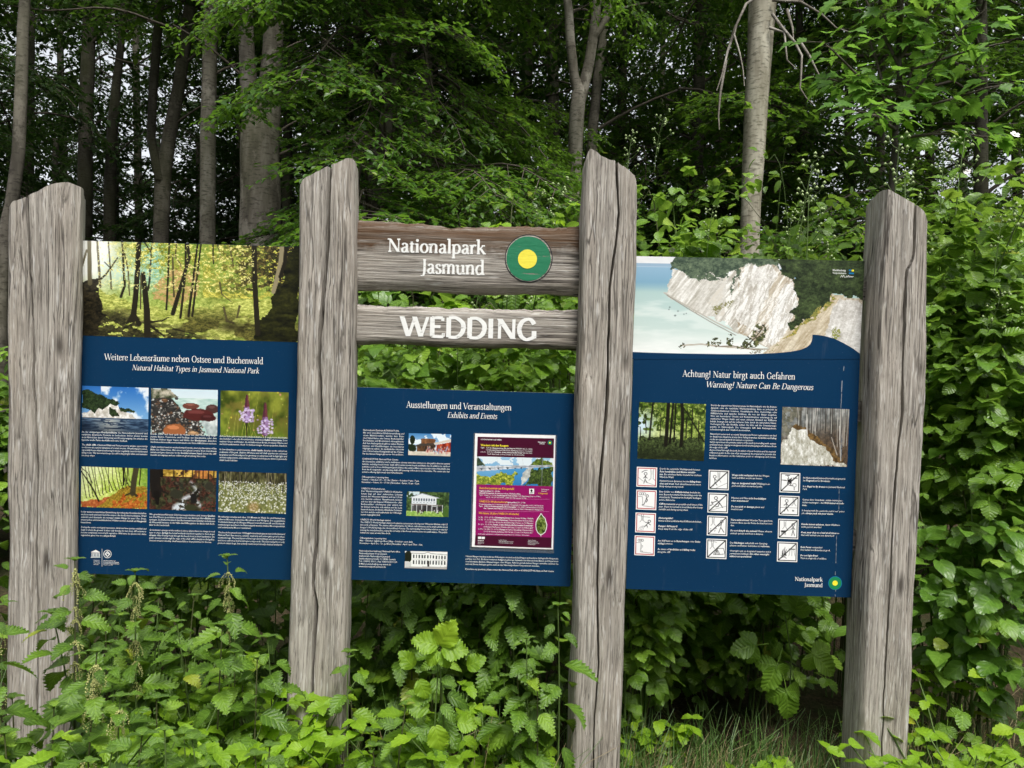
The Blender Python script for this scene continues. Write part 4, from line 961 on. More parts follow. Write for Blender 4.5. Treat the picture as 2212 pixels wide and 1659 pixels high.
def hd(parent, reg, s, x0, y0, x1, cap, shear=0.0):
    a = reg(x0, y0); b = reg(x1, y0)
    heading(parent, s, a[0], a[1], b[0], cap, ink_white, Y2, shear)
hd(pan_l, R1, 'Weitere Lebensräume neben Ostsee und Buchenwald', 306, 1084, 1673, 13.2)
hd(pan_l, R1, 'Natural Habitat Types in Jasmund National Park', 546, 1172, 1640, 11.2, 0.24)
bl = lambda pn, reg, x0, y0, x1, pt_, ls, it=False, just=True: block(pn, reg, x0, y0, x1, pt_, ls, ink_white, Y2, it, None, just)
bl(pan_l, R2, 125, 152, 750, 25.5, ['An der einzigartigen *Kreidesteilküste* des Nationalparks Jasmund sind', 'natürliche dynamische Prozesse zu beobachten. Immer wieder kommt', 'es zu Abbrüchen durch Witterung und Frostsprengung. Sie erhalten die', 'typische weiße Farbe des Kliffs und seine Steilheit.'])
bl(pan_l, R2, 124, 273, 748, 25.5, ['The *chalk cliffs* of Jasmund National Park present a unique opportunity', 'to observe the natural dynamics of coastal erosion. Weathering processes,', 'especially freeze-thaw weathering in winter, regularly cause landslides and', 'falling rocks. This movement keeps the cliff looking bright white and maintains', 'its steep slope.'], True)
bl(pan_l, R2, 775, 172, 1404, 25.5, ['Kreide, Lehm und Sand spült die Ostsee von den Ufern weg. Abge-', 'stürzte Bäume, Feuersteine und Findlinge aus Skandinavien oder dem', 'Baltikum bleiben länger liegen und bilden den *Blockstrand*. Zwischen', 'den Steinen können Meerstranddreizack oder Strand-Milchkraut wachsen.'])
bl(pan_l, R2, 774, 294, 1402, 25.5, ['Chalk, mud and sand are washed away from the shore by the waves of the', 'Baltic Sea. Fallen trees, flint stones and glacial erratics from Scandinavia', 'remain and give character to the *boulder-strewn beach* below the cliff.', 'Seaside arrowgrass and sea milkwort grow among the rocks.'], True)
bl(pan_l, R2, 1430, 192, 2074, 25.5, ['Auf zur Ruhe gekommenen Kreidelandschaften, z. B. ungestörte Abschnitte', 'des Steilufers oder alte Kreidebrüche, entstehen *Kalktrockenrasen*. Dort', 'wachsen Gräser und Kräuter, die mit kalkreichem Boden, trockener Wärme und', 'viel Licht auskommen. Auch Orchideen mögen diesen speziellen Standort.'])
bl(pan_l, R2, 1428, 318, 2070, 25.5, ['In low-disturbance environments, *chalk heaths* develop on the calcarious', 'sediments of the park. Shallow cliff slopes and old chalk quarries are colonised', 'by grasses and forbs adapted to growing on calcarous soils in high light and', 'extreme temperature environments. Several orchid species thrive in Jasmund’s', 'chalk heath habitats.'], True)
bl(pan_l, R2, 117, 908, 740, 25.5, ['In der weiteren natürlichen Entwicklung der ruhenden Kreidelandschaften', 'wachsen nach und nach Gehölze empor, die den Boden beschatten. Wald', 'entsteht und überzieht die weniger steilen Hänge bis zum Ufer. Diese', 'artenreichen und urwaldähnlichen Wälder werden deshalb als *Hangwald*', 'bezeichnet.'])
bl(pan_l, R2, 116, 1054, 739, 25.5, ['During the course ecological succession, shrub and tree species establish and', 'begin to shade the ground. It takes only decades for less steep cliff sections to', 'become completely covered with vegetation. With time, the species rich, dense', 'vegetation gives rise to a *slope forest*.'], True)
bl(pan_l, R2, 765, 932, 1391, 25.5, ['Wo grundwasserführende Schichten angeschnitten sind, treten *Quellen*', 'aus. Das Wasser speist kleine Quellmoore, aus denen größere *Bäche* ent-', 'springen. Sie fließen frei durch den Buchenwald zum Steilufer und stürzen', 'als Wasserfall hinunter. In der Nähe des Kliffes graben die Bäche tiefe Kerb-', 'täler in die Landschaft.'])
bl(pan_l, R2, 764, 1080, 1388, 25.5, ['Groundwater emerges at the surface in places where there is a change in rock', 'type or slope. *Springs* feed small wetlands that flow together to form larger', '*streams*. After flowing freely through the beech forest in their headwaters, the', 'park’s streams cut through the edge of the chalk cliff in deeply eroded gullies.', 'Several streams develop small waterfalls as they plummet to the sea.'], True)
bl(pan_l, R2, 1416, 955, 2053, 25.5, ['Mosaikartig verteilen sich über 100 *Moore* im Wald. Sie sind Heimat von', 'seltenen Moosen, Sonnentau, Moosbeere und Wollgras. Die ausgebildete', 'Torfschicht kann große Mengen Wasser sowie Kohlenstoff- und Stickstoff-', 'verbindungen speichern. Im Nationalpark werden intakte Moore geschützt', 'und entwässerte Moore renaturiert.'])
bl(pan_l, R2, 1414, 1104, 2050, 25.5, ['The beech forest and over 100 *bogs* form a landscape mosaic in the Jasmund', 'National Park. Rare mosses, sundew, cranberry and cotton grass grow in these', 'northern bogs. The peat layers of the bogs can hold large amounts of water', 'and store carbon as well as nitrogen compounds. The national park not only', 'protects intact bogs, but actively restores previously drained wetlands.'], True)
# emblems at the foot of the left panel
def rects(parent, name, reg, quads, mat, Y):
    V, Fc = [], []
    for q in quads:
        n = len(V); V += [P(*reg(*p), Y) for p in q]; Fc.append(tuple(range(n, n + len(q)))[::-1])
    return part(name, parent, V, Fc, mat)
bx = lambda x0, y0, x1, y1: [(x0, y0), (x1, y0), (x1, y1), (x0, y1)]
temple = [[(213, 1282), (258, 1262), (296, 1284), (296, 1287), (213, 1285)], bx(217, 1289, 294, 1294)] + [bx(219 + 14 * k, 1296, 226 + 14 * k, 1324) for k in range(6)] + [bx(214, 1326, 297, 1330), bx(209, 1332, 301, 1336), bx(315, 1252, 318, 1420)]
rects(pan_l, 'temple_emblem', R2, temple, ink_white, Y2)
def polyline_ring(parent, name, reg, pts, w, mat, Y, closed=True):
    V, Fc = [], []; n = len(pts) if closed else len(pts) - 1
    for i in range(n):
        a = Vector((*pts[i],)); b = Vector((*pts[(i + 1) % len(pts)],)); t = (b - a).normalized(); m = Vector((-t.y, t.x)) * w / 2
        k = len(V); V += [P(*reg(*p), Y - 0.00002 * (i % 5)) for p in (a - m - t * w * .3, a + m - t * w * .3, b + m + t * w * .3, b - m + t * w * .3)]; Fc.append((k, k + 1, k + 2, k + 3))
    return part(name, parent, V, Fc, mat)
circ = lambda x, y, r, n=28: [(x + r * math.cos(2 * math.pi * i / n), y + r * math.sin(2 * math.pi * i / n)) for i in range(n)]
polyline_ring(pan_l, 'heritage_emblem', R2, circ(368, 1302, 36), 5, ink_white, Y2)
polyline_ring(pan_l, 'heritage_emblem', R2, [(345, 1302), (368, 1279), (391, 1302), (368, 1325)], 8, ink_white, Y2)
polyline_ring(pan_l, 'heritage_emblem', R2, [(352, 1310), (370, 1293), (384, 1306)], 6, ink_white, Y3, False)
bl(pan_l, R2, 330, 1368, 516, 13.5, ['*Alte Buchenwälder und*', '*Buchenurwälder der Karpaten*', '*und anderer Regionen Europas*', 'Welterbe seit 2007'], False, False)
bl(pan_l, R2, 236, 1364, 300, 13.5, ['Organisation', 'den Nationen', 'Wissenschaft', 'und Kultur'], False, False)

# middle panel
hd(pan_m, R4, 'Ausstellungen und Veranstaltungen', 484, 212, 1322, 13.2)
hd(pan_m, R4, 'Exhibits and Events', 812, 292, 1210, 11.6, 0.24)
for fn, q, lb in [(paint_centre, q4(R4, (505, 416), (842, 424), (836, 600), (500, 590)), 'photo of round timber visitor centre'), (paint_villa, q4(R4, (490, 880), (828, 888), (821, 1084), (484, 1074)), 'photo of white garden villa'), (paint_office, q4(R4, (475, 1354), (813, 1362), (807, 1500), (472, 1490)), 'photo of long white office building')]:
    place_print('printed_photo', pan_m, fn(), q, Y1, lb)
pm = lambda x0, y0, x1, ls, it=False, just=True, pt_=21.0: bl(pan_m, R4, x0, y0, x1, pt_, ls, it, just)
pm(141, 397, 470, ['Nationalpark-Zentrum KÖNIGSSTUHL~', 'Mit einer interaktiven Erlebnisausstellung und', 'einem Multivisionskino werden dem Besu-', 'cher Naturräume, wie Ostsee, Buchenwälder,', 'Kreidefelsen und Blockstrand, nähergebracht.', 'Auf dem Außengelände gibt es neben Kletter-', 'bäumen und Kurzführungen ein besonderes', 'Highlight zu sehen: die spektakuläre Aussicht', 'vom 118 m hohen Königsstuhl auf die Ostsee.', 'Für den kleinen Hunger gibt es vor Ort ein Bistro.'])
pm(134, 626, 834, ['KOENIGSSTUHL National Park Centre~', 'An interactive exhibition and a multivision cinema introduce visitors to the park’s diverse natural', 'habitats, including beech forest, chalk cliff, boulder-strewn beach and Baltic Sea. In addition to outdoor', 'activities such as tree-climbing and guided hikes, the centre offers a spectacular view of the Baltic Sea', 'from the Koenigsstuhl – an imposing chalk cliff towering 118 m above the waterline. The centre also has', 'a bistro offering light meals and refreshments.'], True)
pm(130, 770, 590, ['Öffnungszeiten | opening time', 'Ostern – Oktober: 09 – 19 Uhr | Easter - October: 9 am - 7 pm', 'November – Ostern: 10 – 17 Uhr | November - Easter: 10 am - 5 pm'], False, False)
pm(127, 862, 456, ['UNESCO-Welterbeforum~', 'Der Wanderstützpunkt UNESCO-Welterbe-', 'forum liegt auf einer malerischen Lichtung', 'unweit der Wissower Klinken und nur 1,5 km', 'von Sassnitz entfernt. Naturfreunde können', 'sich hier über das Rügener Weltnaturerbe „Alte', 'Buchenwälder“ informieren oder einfach nur', 'im Grünen verweilen, sich stärken und die Seele', 'baumeln lassen. Sie finden öffentliche Toiletten', 'vor Ort, welche auch außerhalb der Öffnungs-', 'zeiten zugänglich sind.'])
pm(119, 1110, 818, ['UNESCO World Heritage station~', 'The UNESCO World Heritage station is located in a picturesque clearing near Wissower Klinken, only 1.5', 'km north of Sassnitz. The station offers information for hikers, refreshments, and a small exhibit about', 'Ruegen’s World Heritage site, Ancient Beech Forests. The surrounding forest invites visitors to wander', 'among the stately beeches, enjoy the serenity of the forest, and become one with nature. The public', 'toilets are open around the clock.'], True)
pm(114, 1256, 620, ['Öffnungszeiten | opening time', 'Mai – Oktober: täglich geöffnet | May - October: open daily', 'November – April: Do. - So. geöffnet | November - April: open Thur. - Sun.'], False, False)
pm(110, 1358, 440, ['Nationalparkverwaltung | National Park office', 'Nationalparkamt Vorpommern', 'Außenstelle Nationalpark Jasmund', 'Stubbenkammerstraße 1 | 18546 Sassnitz', 'Tel.: 038392 35011 | Fax: 038392 3501120', 'E-Mail: poststelle@npa-vp.mvnet.de', 'www.nationalpark-jasmund.de'], False, False)
pm(958, 1402, 1702, ['Unsere Ranger machen nicht nur Führungen, sie sind auch bei Fragen und anderen Anliegen Ihr Ansprech-', 'partner vor Ort. Zu Ihren weiteren Aufgaben gehören Gebietskontrollen und das Bauen und Reparieren', 'von Infotafeln, Bänken, Absperrungen oder Wegen. Falls Sie gerade keinen Ranger antreffen, können Sie', 'sich mit Ihrem Anliegen gerne auch an das Nationalparkamt Vorpommern wenden.'])
pm(953, 1503, 1668, ['If you have any questions, please contact the National Park office or KOENIGSSTUHL National Park Centre.'], True)

# poster in its clear sleeve, hanging on the middle panel
pp = P(*R4(1340, 1340), YP - 0.006)
poster = thing('event_poster', pp, 'laminated maroon and magenta event poster hanging on the low middle panel', 'poster')
def mk_clear():
    t = NT('clear_plastic_sleeve')
    g = t.node('ShaderNodeBsdfGlossy'); g.inputs['Roughness'].default_value = 0.12; g.inputs['Color'].default_value = (0.9, 0.9, 0.9, 1)
    tr = t.node('ShaderNodeBsdfTransparent'); tr.inputs['Color'].default_value = (0.93, 0.95, 0.96, 1)
    df = t.node('ShaderNodeBsdfDiffuse'); df.inputs['Color'].default_value = (0.4, 0.43, 0.46, 1)
    m1 = t.node('ShaderNodeMixShader'); m1.inputs[0].default_value = 0.05; t.link(tr.outputs[0], m1.inputs[1]); t.link(g.outputs[0], m1.inputs[2])
    m2 = t.node('ShaderNodeMixShader'); m2.inputs[0].default_value = 0.10; t.link(m1.outputs[0], m2.inputs[1]); t.link(df.outputs[0], m2.inputs[2])
    return t.done(m2.outputs[0])
sleeve_m = mk_clear()
def plate(parent, name, reg, q, mat, Y, th_=None):
    V = [P(*reg(*p), Y) for p in q]; Fc = [(0, 3, 2, 1)]
    if th_:
        V += [v + Vector((0, th_, 0)) for v in V]; Fc += [(0, 1, 5, 4), (1, 2, 6, 5), (2, 3, 7, 6), (3, 0, 4, 7), (4, 5, 6, 7)]
    return part(name, parent, V, Fc, mat)
plate(poster, 'clear_sleeve', R4, [(1022, 413), (1686, 430), (1660, 1374), (990, 1346)], sleeve_m, YP - 0.0014, 0.0006)
plate(poster, 'paper', R4, [(1033, 419), (1673, 434), (1654, 1342), (1007, 1321)], plain('poster_paper', (0.80, 0.80, 0.80), 0.4, 0.4), YP - 0.0026, 0.0006)
maroon = plain('maroon_print', lin(66, 8, 38), 0.35, 0.4); magenta = plain('magenta_print', lin(138, 14, 92), 0.35, 0.4)
gold = plain('gold_ink', lin(226, 176, 60), 0.4, 0.3); yellow_ink = plain('yellow_ink', lin(238, 226, 60), 0.4, 0.3)
YQ = YP - 0.0030
plate(poster, 'maroon_header', R4, [(1053, 444), (1662, 458), (1658, 616), (1048, 601)], maroon, YQ)
plate(poster, 'magenta_field', R4, [(1042, 822), (1654, 838), (1644, 1248), (1035, 1228)], magenta, YQ)
plate(poster, 'maroon_footer', R4, [(1035, 1228), (1644, 1248), (1641, 1331), (1030, 1310)], maroon, YQ)
place_print('printed_photo', poster, paint_bridge(), q4(R4, (1048, 601), (1658, 616), (1653, 840), (1042, 824)), YQ, 'photo of hanging walkway above blue sea')
YR = YP - 0.0034
pb = lambda x0, y0, x1, pt_, ls, m=None: block(poster, R4, x0, y0, x1, pt_, ls, m or ink_white, YR, False, None, False)
pb(1078, 470, 1245, 15, ['*NATIONALPARKAMT VORPOMMERN*'])
pb(1077, 518, 1300, 26, ['*Wandern mit den Rangern*'], yellow_ink)
pb(1077, 536, 1490, 16.5, ['Täglich    10.30 Uhr | *Rangerwanderung „Mit dem Ranger ins Welterbe“* (Strecke: 1,8 km)', '               Treff: Nationalpark-Zentrum KÖNIGSSTUHL, Haupteingang | Dauer ca. 1 h | kostenfrei', 'jeden Do  10.30 Uhr | *„Weitblick - Grüner Wald auf weißer Kreide“* (Strecke: 8 km)', '               Treff: Haus Linde, Lohme | Dauer ca. 2 h | kostenfrei'])
pb(1534, 490, 1602, 13, ['*Nationalpark*', '     *Jasmund*'])
green_ink = plain('green_ink', lin(30, 130, 84), 0.4, 0.3); blue_ink = plain('blue_ink', lin(20, 110, 160), 0.4, 0.3)
def emblem(parent, reg, x, y, r, Y):
    x, y = reg(x, y)
    e = disc(parent, 'emblem', x, y, 0, r, blue_ink, Y); disc(e, 'green_disc', x, y, 0, r * .92, green_ink, Y - 0.0003); disc(e, 'yellow_disc', x, y, 0, r * .38, yellow_ink, Y - 0.0006)
emblem(poster, R4, 1629, 492, 4.9, YR)
pb(1067, 860, 1345, 27, ['*Besucherzentrum am Königsstuhl*'], gold)
pb(1066, 880, 1560, 16.5, ['*Täglich geöffnet | 9 - 18 Uhr*', '*Skywalk Königsstuhl*, Erlebnisausstellung*, Welterbe-Kino*', 'Täglich   stündlich: 10 - 16 Uhr | *Kurzführungen für Groß und Klein* | Treff: Haupteingang | Dauer: ca. 30 Min. |', '               am 25., 26., 29. und 30.06. entfällt die Führung um 10 Uhr'])
plate(poster, 'badge', R4, bx(1464, 858, 1503, 900), ink_white, YR); black_ink = plain('black_ink', (0.012, 0.012, 0.012), 0.5, 0.3)
rects(poster, 'badge_mark', R4, [[(1473, 868), (1480, 862), (1488, 864), (1492, 876), (1484, 886), (1475, 880)], bx(1470, 889, 1496, 893)], black_ink, YR - 0.0004)
pb(1560, 868, 1632, 14, ['Nationalpark', 'Zentrum']); pb(1536, 900, 1638, 18, ['*Königsstuhl*'], gold)
pb(1065, 966, 1435, 24, ['*UNESCO-Welterbeforum*'], gold); pb(1275, 971, 1435, 16.5, ['*| Täglich geöffnet | 10 - 17 Uhr*'])
pb(1064, 985, 1580, 16.5, ['Wanderweg entlang der Hochuferwege (Sassnitz - Königsstuhl), Infostützpunkt | Imbiss | Waldspielplatz', 'Täglich   *UNESCO-Welterbeausstellung „Alte Buchenwälder“* | Ort: UNESCO-Welterbeforum | kostenfrei', '              *Kino „Tagebuch „Neue Wildnisse“* | Erlebniskiste für Kinder am UNESCO-Welterbeforum | Material: 2,50 €'])
pb(1062, 1060, 1385, 25, ['*Wir feiern 15 Jahre UNESCO-Welterbe!*'], gold)
pb(1060, 1090, 1500, 19, ['So. 4.6.    10.30 - 13 Uhr | *Geburtstagswanderung* | Route: Sassnitz, Wedding - Waldhalle', 'So. 7.6.    11 - 16 Uhr | *UNESCO-Welterbetag* | Outdoor-Ausstellung | Welterbe-Rallye |', '               11 + 14 Uhr: Welterbe-Kurzführung | Dauer: ca. 30 Minuten', 'Do. 25.6.   11 - 15 Uhr | *Festakt „15 Jahre Welterbe Alte Buchenwälder Deutschlands“*', '               Großleinwand | Film-Premiere | Welterbe in M-V | Quiz „1, 2 oder 3 - Ins Welterbe dabei“', 'Sa. 27.6. + So. 28.6. | 11 - 16 Uhr | *Festtage* mit Outdoor-Ausstellung | Welterbe-Rallye |', '               11 + 13 Uhr Welterbe-Ausführung | 14.30 Uhr Quiz „1, 2 oder 3 - Ins Welterbe dabei“'])
pb(1057, 1222, 1485, 14, ['Änderungen vorbehalten | * im Eintritt Nationalpark-Zentrum enthalten | ** Mindestalter'.replace('*', '')])
rects(poster, 'rule', R4, [bx(1064, 941, 1626, 943), bx(1062, 1040, 1624, 1042)], plain('rose_ink', lin(206, 120, 170), 0.4, 0.3), YR)
leafp = [(1558, 1052), (1575, 1075), (1592, 1092), (1600, 1120), (1608, 1145), (1604, 1175), (1594, 1205), (1572, 1222), (1560, 1226), (1558, 1244), (1552, 1226), (1534, 1214), (1518, 1186), (1514, 1156), (1516, 1124), (1528, 1096), (1544, 1074)]
rects(poster, 'leaf_cutout', R4, [leafp], ink_white, YR)
def mk_leafpic():
    t = NT('leaf_picture'); n1 = t.noise(t.coord('Object', (1, 1, 1)), 110, 4, .7)
    return t.done(t.principled(t.ramp(n1, [(.35, (0.012, 0.018, 0.006)), (.5, (0.09, 0.14, 0.02)), (.62, (0.26, 0.33, 0.09)), (.75, (0.55, 0.6, 0.4))]), 0.4, 0.3))
cxl, cyl = 1560, 1148
rects(poster, 'leaf_picture', R4, [[(cxl + (x - cxl) * .88, cyl + (y - cyl) * .92) for x, y in leafp if y < 1230]], mk_leafpic(), YR - 0.0004)
pb(1054, 1274, 1112, 19, ['*unesco*']); rects(poster, 'partner_badge', R4, [bx(1056, 1240, 1082, 1258), bx(1085, 1241, 1111, 1259)], ink_white, YR)
pb(1056, 1284, 1106, 7.5, ['Vereinte Nationen', 'Bildung Wissenschaft', 'und Kultur']); pb(1222, 1270, 1345, 11, ['weitere Termine:', 'Nationalparkamt Vorpommern', 'www.nationalpark-jasmund.de']); pb(1455, 1272, 1550, 11, ['weitere Termine:', 'Königsstuhl-Zentrum', 'www.koenigsstuhl.com/', 'veranstaltungen'])

# right panel
place_print('printed_photo', pan_r, paint_cliff(), q4(R5, (147, 63), (2133, 104), (2092, 938), (112, 924)), Y1, 'wide photo of white chalk cliffs above turquoise sea')
wave = [(110, 897), (300, 905), (600, 912), (900, 917), (1150, 917), (1350, 908), (1480, 896), (1570, 880), (1630, 856), (1662, 828), (1676, 800), (1678, 770), (1670, 746), (1720, 748), (1790, 760), (1870, 782), (1950, 820), (2030, 866), (2092, 912), (2092, 960), (110, 960)]
def fan(parent, name, reg, top, ybase, mat, Y):
    """body under a top line, cut into upright strips"""
    V, Fc = [], []
    for i, (x, y) in enumerate(top):
        V += [P(*reg(x, y), Y), P(*reg(x, ybase), Y)]
        if i: Fc.append((2 * i - 2, 2 * i - 1, 2 * i + 1, 2 * i))
    return part(name, parent, V, Fc, mat)
wave = [(110, 897), (300, 905), (600, 912), (900, 917), (1150, 917), (1350, 908), (1480, 896), (1570, 880), (1630, 856), (1660, 830), (1674, 800), (1678, 772), (1679, 747), (1720, 748), (1790, 760), (1870, 782), (1950, 820), (2030, 866), (2092, 912)]
fan(pan_r, 'blue_wave', R5, wave, 960, panel_blue, Y2)
hd(pan_r, R5, 'Achtung! Natur birgt auch Gefahren', 546, 1112, 1526, 13.4)
hd(pan_r, R5, 'Warning! Nature Can Be Dangerous', 758, 1204, 1688, 12.2, 0.24)
place_print('printed_photo', pan_r, paint_wood(), q4(R6, (155, 46), (688, 63), (671, 517), (140, 496)), Y1, 'photo of tall forest trunks')
place_print('printed_photo', pan_r, paint_chalk(), q4(R6, (1297, 84), (1830, 104), (1812, 563), (1281, 543)), Y1, 'photo of trees above chalk edge')
pr = lambda x0, y0, x1, ls, it=False, just=True, pt_=21.5: bl(pan_r, R6, x0, y0, x1, pt_, ls, it, just)
pr(727, 78, 1255, ['Durch die ungestörten Naturprozesse im Nationalpark, wie die Küsten-', 'dynamik oder die natürliche Waldentwicklung, kann es jederzeit zu', 'Gefahrensituationen kommen. Herabfallende Äste, Steinschläge oder', 'Kliffabbrüche sind typische Gefahren, die von der Natur ausgehen.', 'Wer mit besonderer Obacht und Rücksichtnahme unterwegs ist, auf', 'markierten Wegen bleibt und einen sicheren Abstand zur Kliffkante', 'behält, bewegt sich auf der sicheren Seite durch die unberührte Natur.', 'Vorbeugend für alle Notfälle achten Sie bitte auf die Orientierungs-', 'punkte im Nationalpark. Die Ortsangabe hilft dem Rettungsdienst,', 'schnellstmöglich den Unfallort zu erreichen.'])
pr(719, 306, 1249, ['Natural processes such as coastal dynamics and forest regeneration can lead', 'to dangerous situations at any time. Falling branches, landslides and falling', 'rocks are typical hazards in natural ecosystems.~', 'Safely experience the pristine nature of the park by travelling with caution', 'and awareness, staying on designated trails and keeping a safe distance from', 'the edge of the cliff.~', 'As you travel through the park, be aware of your location and the nearest', 'reference point. In the case of an emergency, be prepared to provide the', 'location information on the reference point to emergency and rescue', 'services.'], True)
picx = [[(137, 562), (133, 744), (127, 926), (120, 1108)], [(710, 586), (703, 768), (698, 950), (692, 1134)], [(1277, 607), (1270, 791), (1263, 976), (1256, 1158)]]
for col_ in range(3):
    for row_ in range(4):
        x, y = picx[col_][row_]
        place_print('pictogram', pan_r, pictogram(col_ * 4 + row_), q4(R6, (x, y), (x + 162, y + 6), (x + 158, y + 164), (x - 4, y + 158)), Y1)
prn = lambda x0, y0, x1, ls, it=False, pt_=22: bl(pan_r, R6, x0, y0, x1, pt_, ls, it, False)
prn(319, 584, 655, ['Durch die natürliche Walddynamik können', '*Äste herabfallen und Bäume umstür-*', '*zen*. Ein erhöhtes Risiko besteht bei starkem', 'Wind im Wald.']); prn(317, 680, 650, ['Natural forest dynamics involve *falling bran-*', '*ches and trees*. Such disturbances are most', 'likely during strong winds.'], True)
prn(315, 766, 655, ['Eine Gefahr von *Kliffabbrüchen* besteht im-', 'mer. Besonders starke Niederschläge oder das', 'einsetzende Tauwetter im Frühjahr bedingen', 'solche Abbrüche.']); prn(312, 863, 662, ['*Cliff movements* are possible at all times of the', 'year. Slope movement is most likely after heavy', 'rainfalls and during spring thaw.'], True)
prn(309, 976, 655, ['*Absturzgefahr!*', 'Immer sicheren Abstand zu Kliffkante behalten.']); prn(307, 1040, 600, ['*Danger, fall hazard!*', 'Keep away from the edge of the cliff.'], True)
prn(304, 1157, 655, ['Am Kliff kann es zu *Rutschungen* oder *Stein-*', '*schlag* kommen.']); prn(302, 1224, 620, ['Be aware of *landslides* and *falling rocks*', 'along the cliff.'], True)
prn(894, 634, 1210, ['*Wege nicht verlassen!* Auf den Wegen', 'läuft und fährt es sich am besten.']); prn(892, 698, 1215, ['*Stay on designated trails!* Walking is ea-', 'siest and safest on marked paths.'], True)
prn(889, 816, 1195, ['Pflanzen und Pilze *nicht beschädigen*', '*oder mitnehmen!*']); prn(887, 884, 1170, ['*Do not pick or damage* plants and', 'mushrooms!'], True)
prn(884, 991, 1222, ['*Tiere nicht stören!* Werden Tiere gesichtet,', 'können diese aus der Ferne beobachtet wer-', 'den.']); prn(881, 1076, 1222, ['*Do not disturb the animals!* Please observe', 'animals quietly and from a distance.'], True)
prn(878, 1173, 1208, ['Das *Nächtigen* außerhalb von Camping-', 'plätzen und festen Gebäuden ist *verboten.*']); prn(876, 1237, 1206, ['Overnight only on designated campsites and in', 'permanent buildings. *No other overnight*', '*visitors are permitted.*'], True)
prn(1461, 656, 1802, ['Im Nationalpark Jasmund herrscht ein generel-', 'les *Flugverbot* für *Drohnen.*']); prn(1458, 724, 1800, ['It is *illegal to fly drones* in Jasmund National', 'Park.'], True)
prn(1455, 830, 1800, ['Getreu dem Grundsatz „nichts reintragen -', 'nichts raustragen“, den *Müll immer mitneh-*', '*men.*']); prn(1450, 916, 1795, ['In keeping with the „pack it in, pack it out“ princi-', 'ple, *always pack out your waste.*'], True)
prn(1447, 1025, 1770, ['*Hunde immer anleinen*, damit Wildtiere', 'nicht gestört werden!']); prn(1444, 1090, 1770, ['*Keep your dog on a lead at all times* so', 'that wild animals are not disturbed!'], True)
prn(1441, 1208, 1680, ['*Kein Feuer* entzünden!', 'Die Gefahr von Bränden ist groß.']); prn(1438, 1274, 1650, ['*Do not light fires!*', 'There is a high risk of wildfires.'], True)
a_ = R6(1395, 1470); b_ = R6(1619, 1470); heading(pan_r, 'Nationalpark', a_[0], a_[1], b_[0], 8.2, ink_white, Y2, 0, 0.11, 0.05)
a_ = R6(1470, 1517); b_ = R6(1617, 1517); heading(pan_r, 'Jasmund', a_[0], a_[1], b_[0], 8.2, ink_white, Y2, 0, 0.11, 0.05)
emblem(pan_r, R6, 1716, 1489, 15.0, Y2)
pq = lambda x0, y0, x1, pt_, ls: block(pan_r, R5, x0, y0, x1, pt_, ls, ink_white, Y2, False, None, False)
pq(1855, 192, 1990, 24, ['*Mecklenburg*', '*Vorpommern*'])
rects(pan_r, 'state_emblem', R5, [bx(1996, 180, 2018, 194), bx(1996, 206, 2040, 220)], blue_ink, Y2); rects(pan_r, 'state_emblem', R5, [bx(2020, 181, 2040, 196)], yellow_ink, Y2)
hw = [(1922, 248), (1934, 230), (1940, 246), (1952, 228), (1956, 246), (1974, 246), (1978, 234), (1984, 246), (1996, 230), (1998, 248), (2008, 236), (2014, 248), (2022, 238), (2026, 246), (2036, 238)]
polyline_ring(pan_r, 'handwritten_slogan', R5, hw, 3.2, ink_white, Y2, False)
def mk_run():
    t = NT('bird_dropping_run'); return t.done(t.principled((0.22, 0.26, 0.31), 0.8, 0.1))
run_m = mk_run()
for k, (xa, ya, xb, yb, w) in enumerate([(1954, 1020, 1950, 1062, 5), (1938, 1145, 1932, 1250, 7), (1934, 1255, 1926, 1390, 4)]):
    V = []; Fc = []
    for i in range(13):
        s = i / 12; ww = w * (0.5 + 0.5 * abs(fbm(i * .9, k))) * (1 if 0 < i < 12 else .3)
        x = xa + (xb - xa) * s + 2.5 * fbm(i * .5, k + 9); y = ya + (yb - ya) * s
        V += [P(*R5(x - ww, y), Y2), P(*R5(x + ww, y), Y2)]
        if i: Fc.append((2 * i - 2, 2 * i, 2 * i + 1, 2 * i - 1))
    part('dirt_run', pan_r, V, Fc, run_m)
for k, (xa, ya, xb, yb, w) in enumerate([(1718, 1395, 1717, 1425, 3.5), (1720, 1540, 1721, 1556, 4), (1716, 1580, 1717, 1596, 4), (1770, 330, 1764, 505, 3.0), (1748, 740, 1746, 905, 3.0), (1728, 1110, 1722, 1330, 2.5)]):
    V = []; Fc = []
    for i in range(13):
        s = i / 12; ww = w * max(0.05, 0.5 + 1.6 * fbm(i * .9, k + 20)); x = xa + (xb - xa) * s; y = ya + (yb - ya) * s
        V += [P(*R6(x - ww, y), Y3), P(*R6(x + ww, y), Y3)]
        if i: Fc.append((2 * i - 2, 2 * i, 2 * i + 1, 2 * i - 1))
    part('dirt_run', pan_r, V, Fc, run_m)
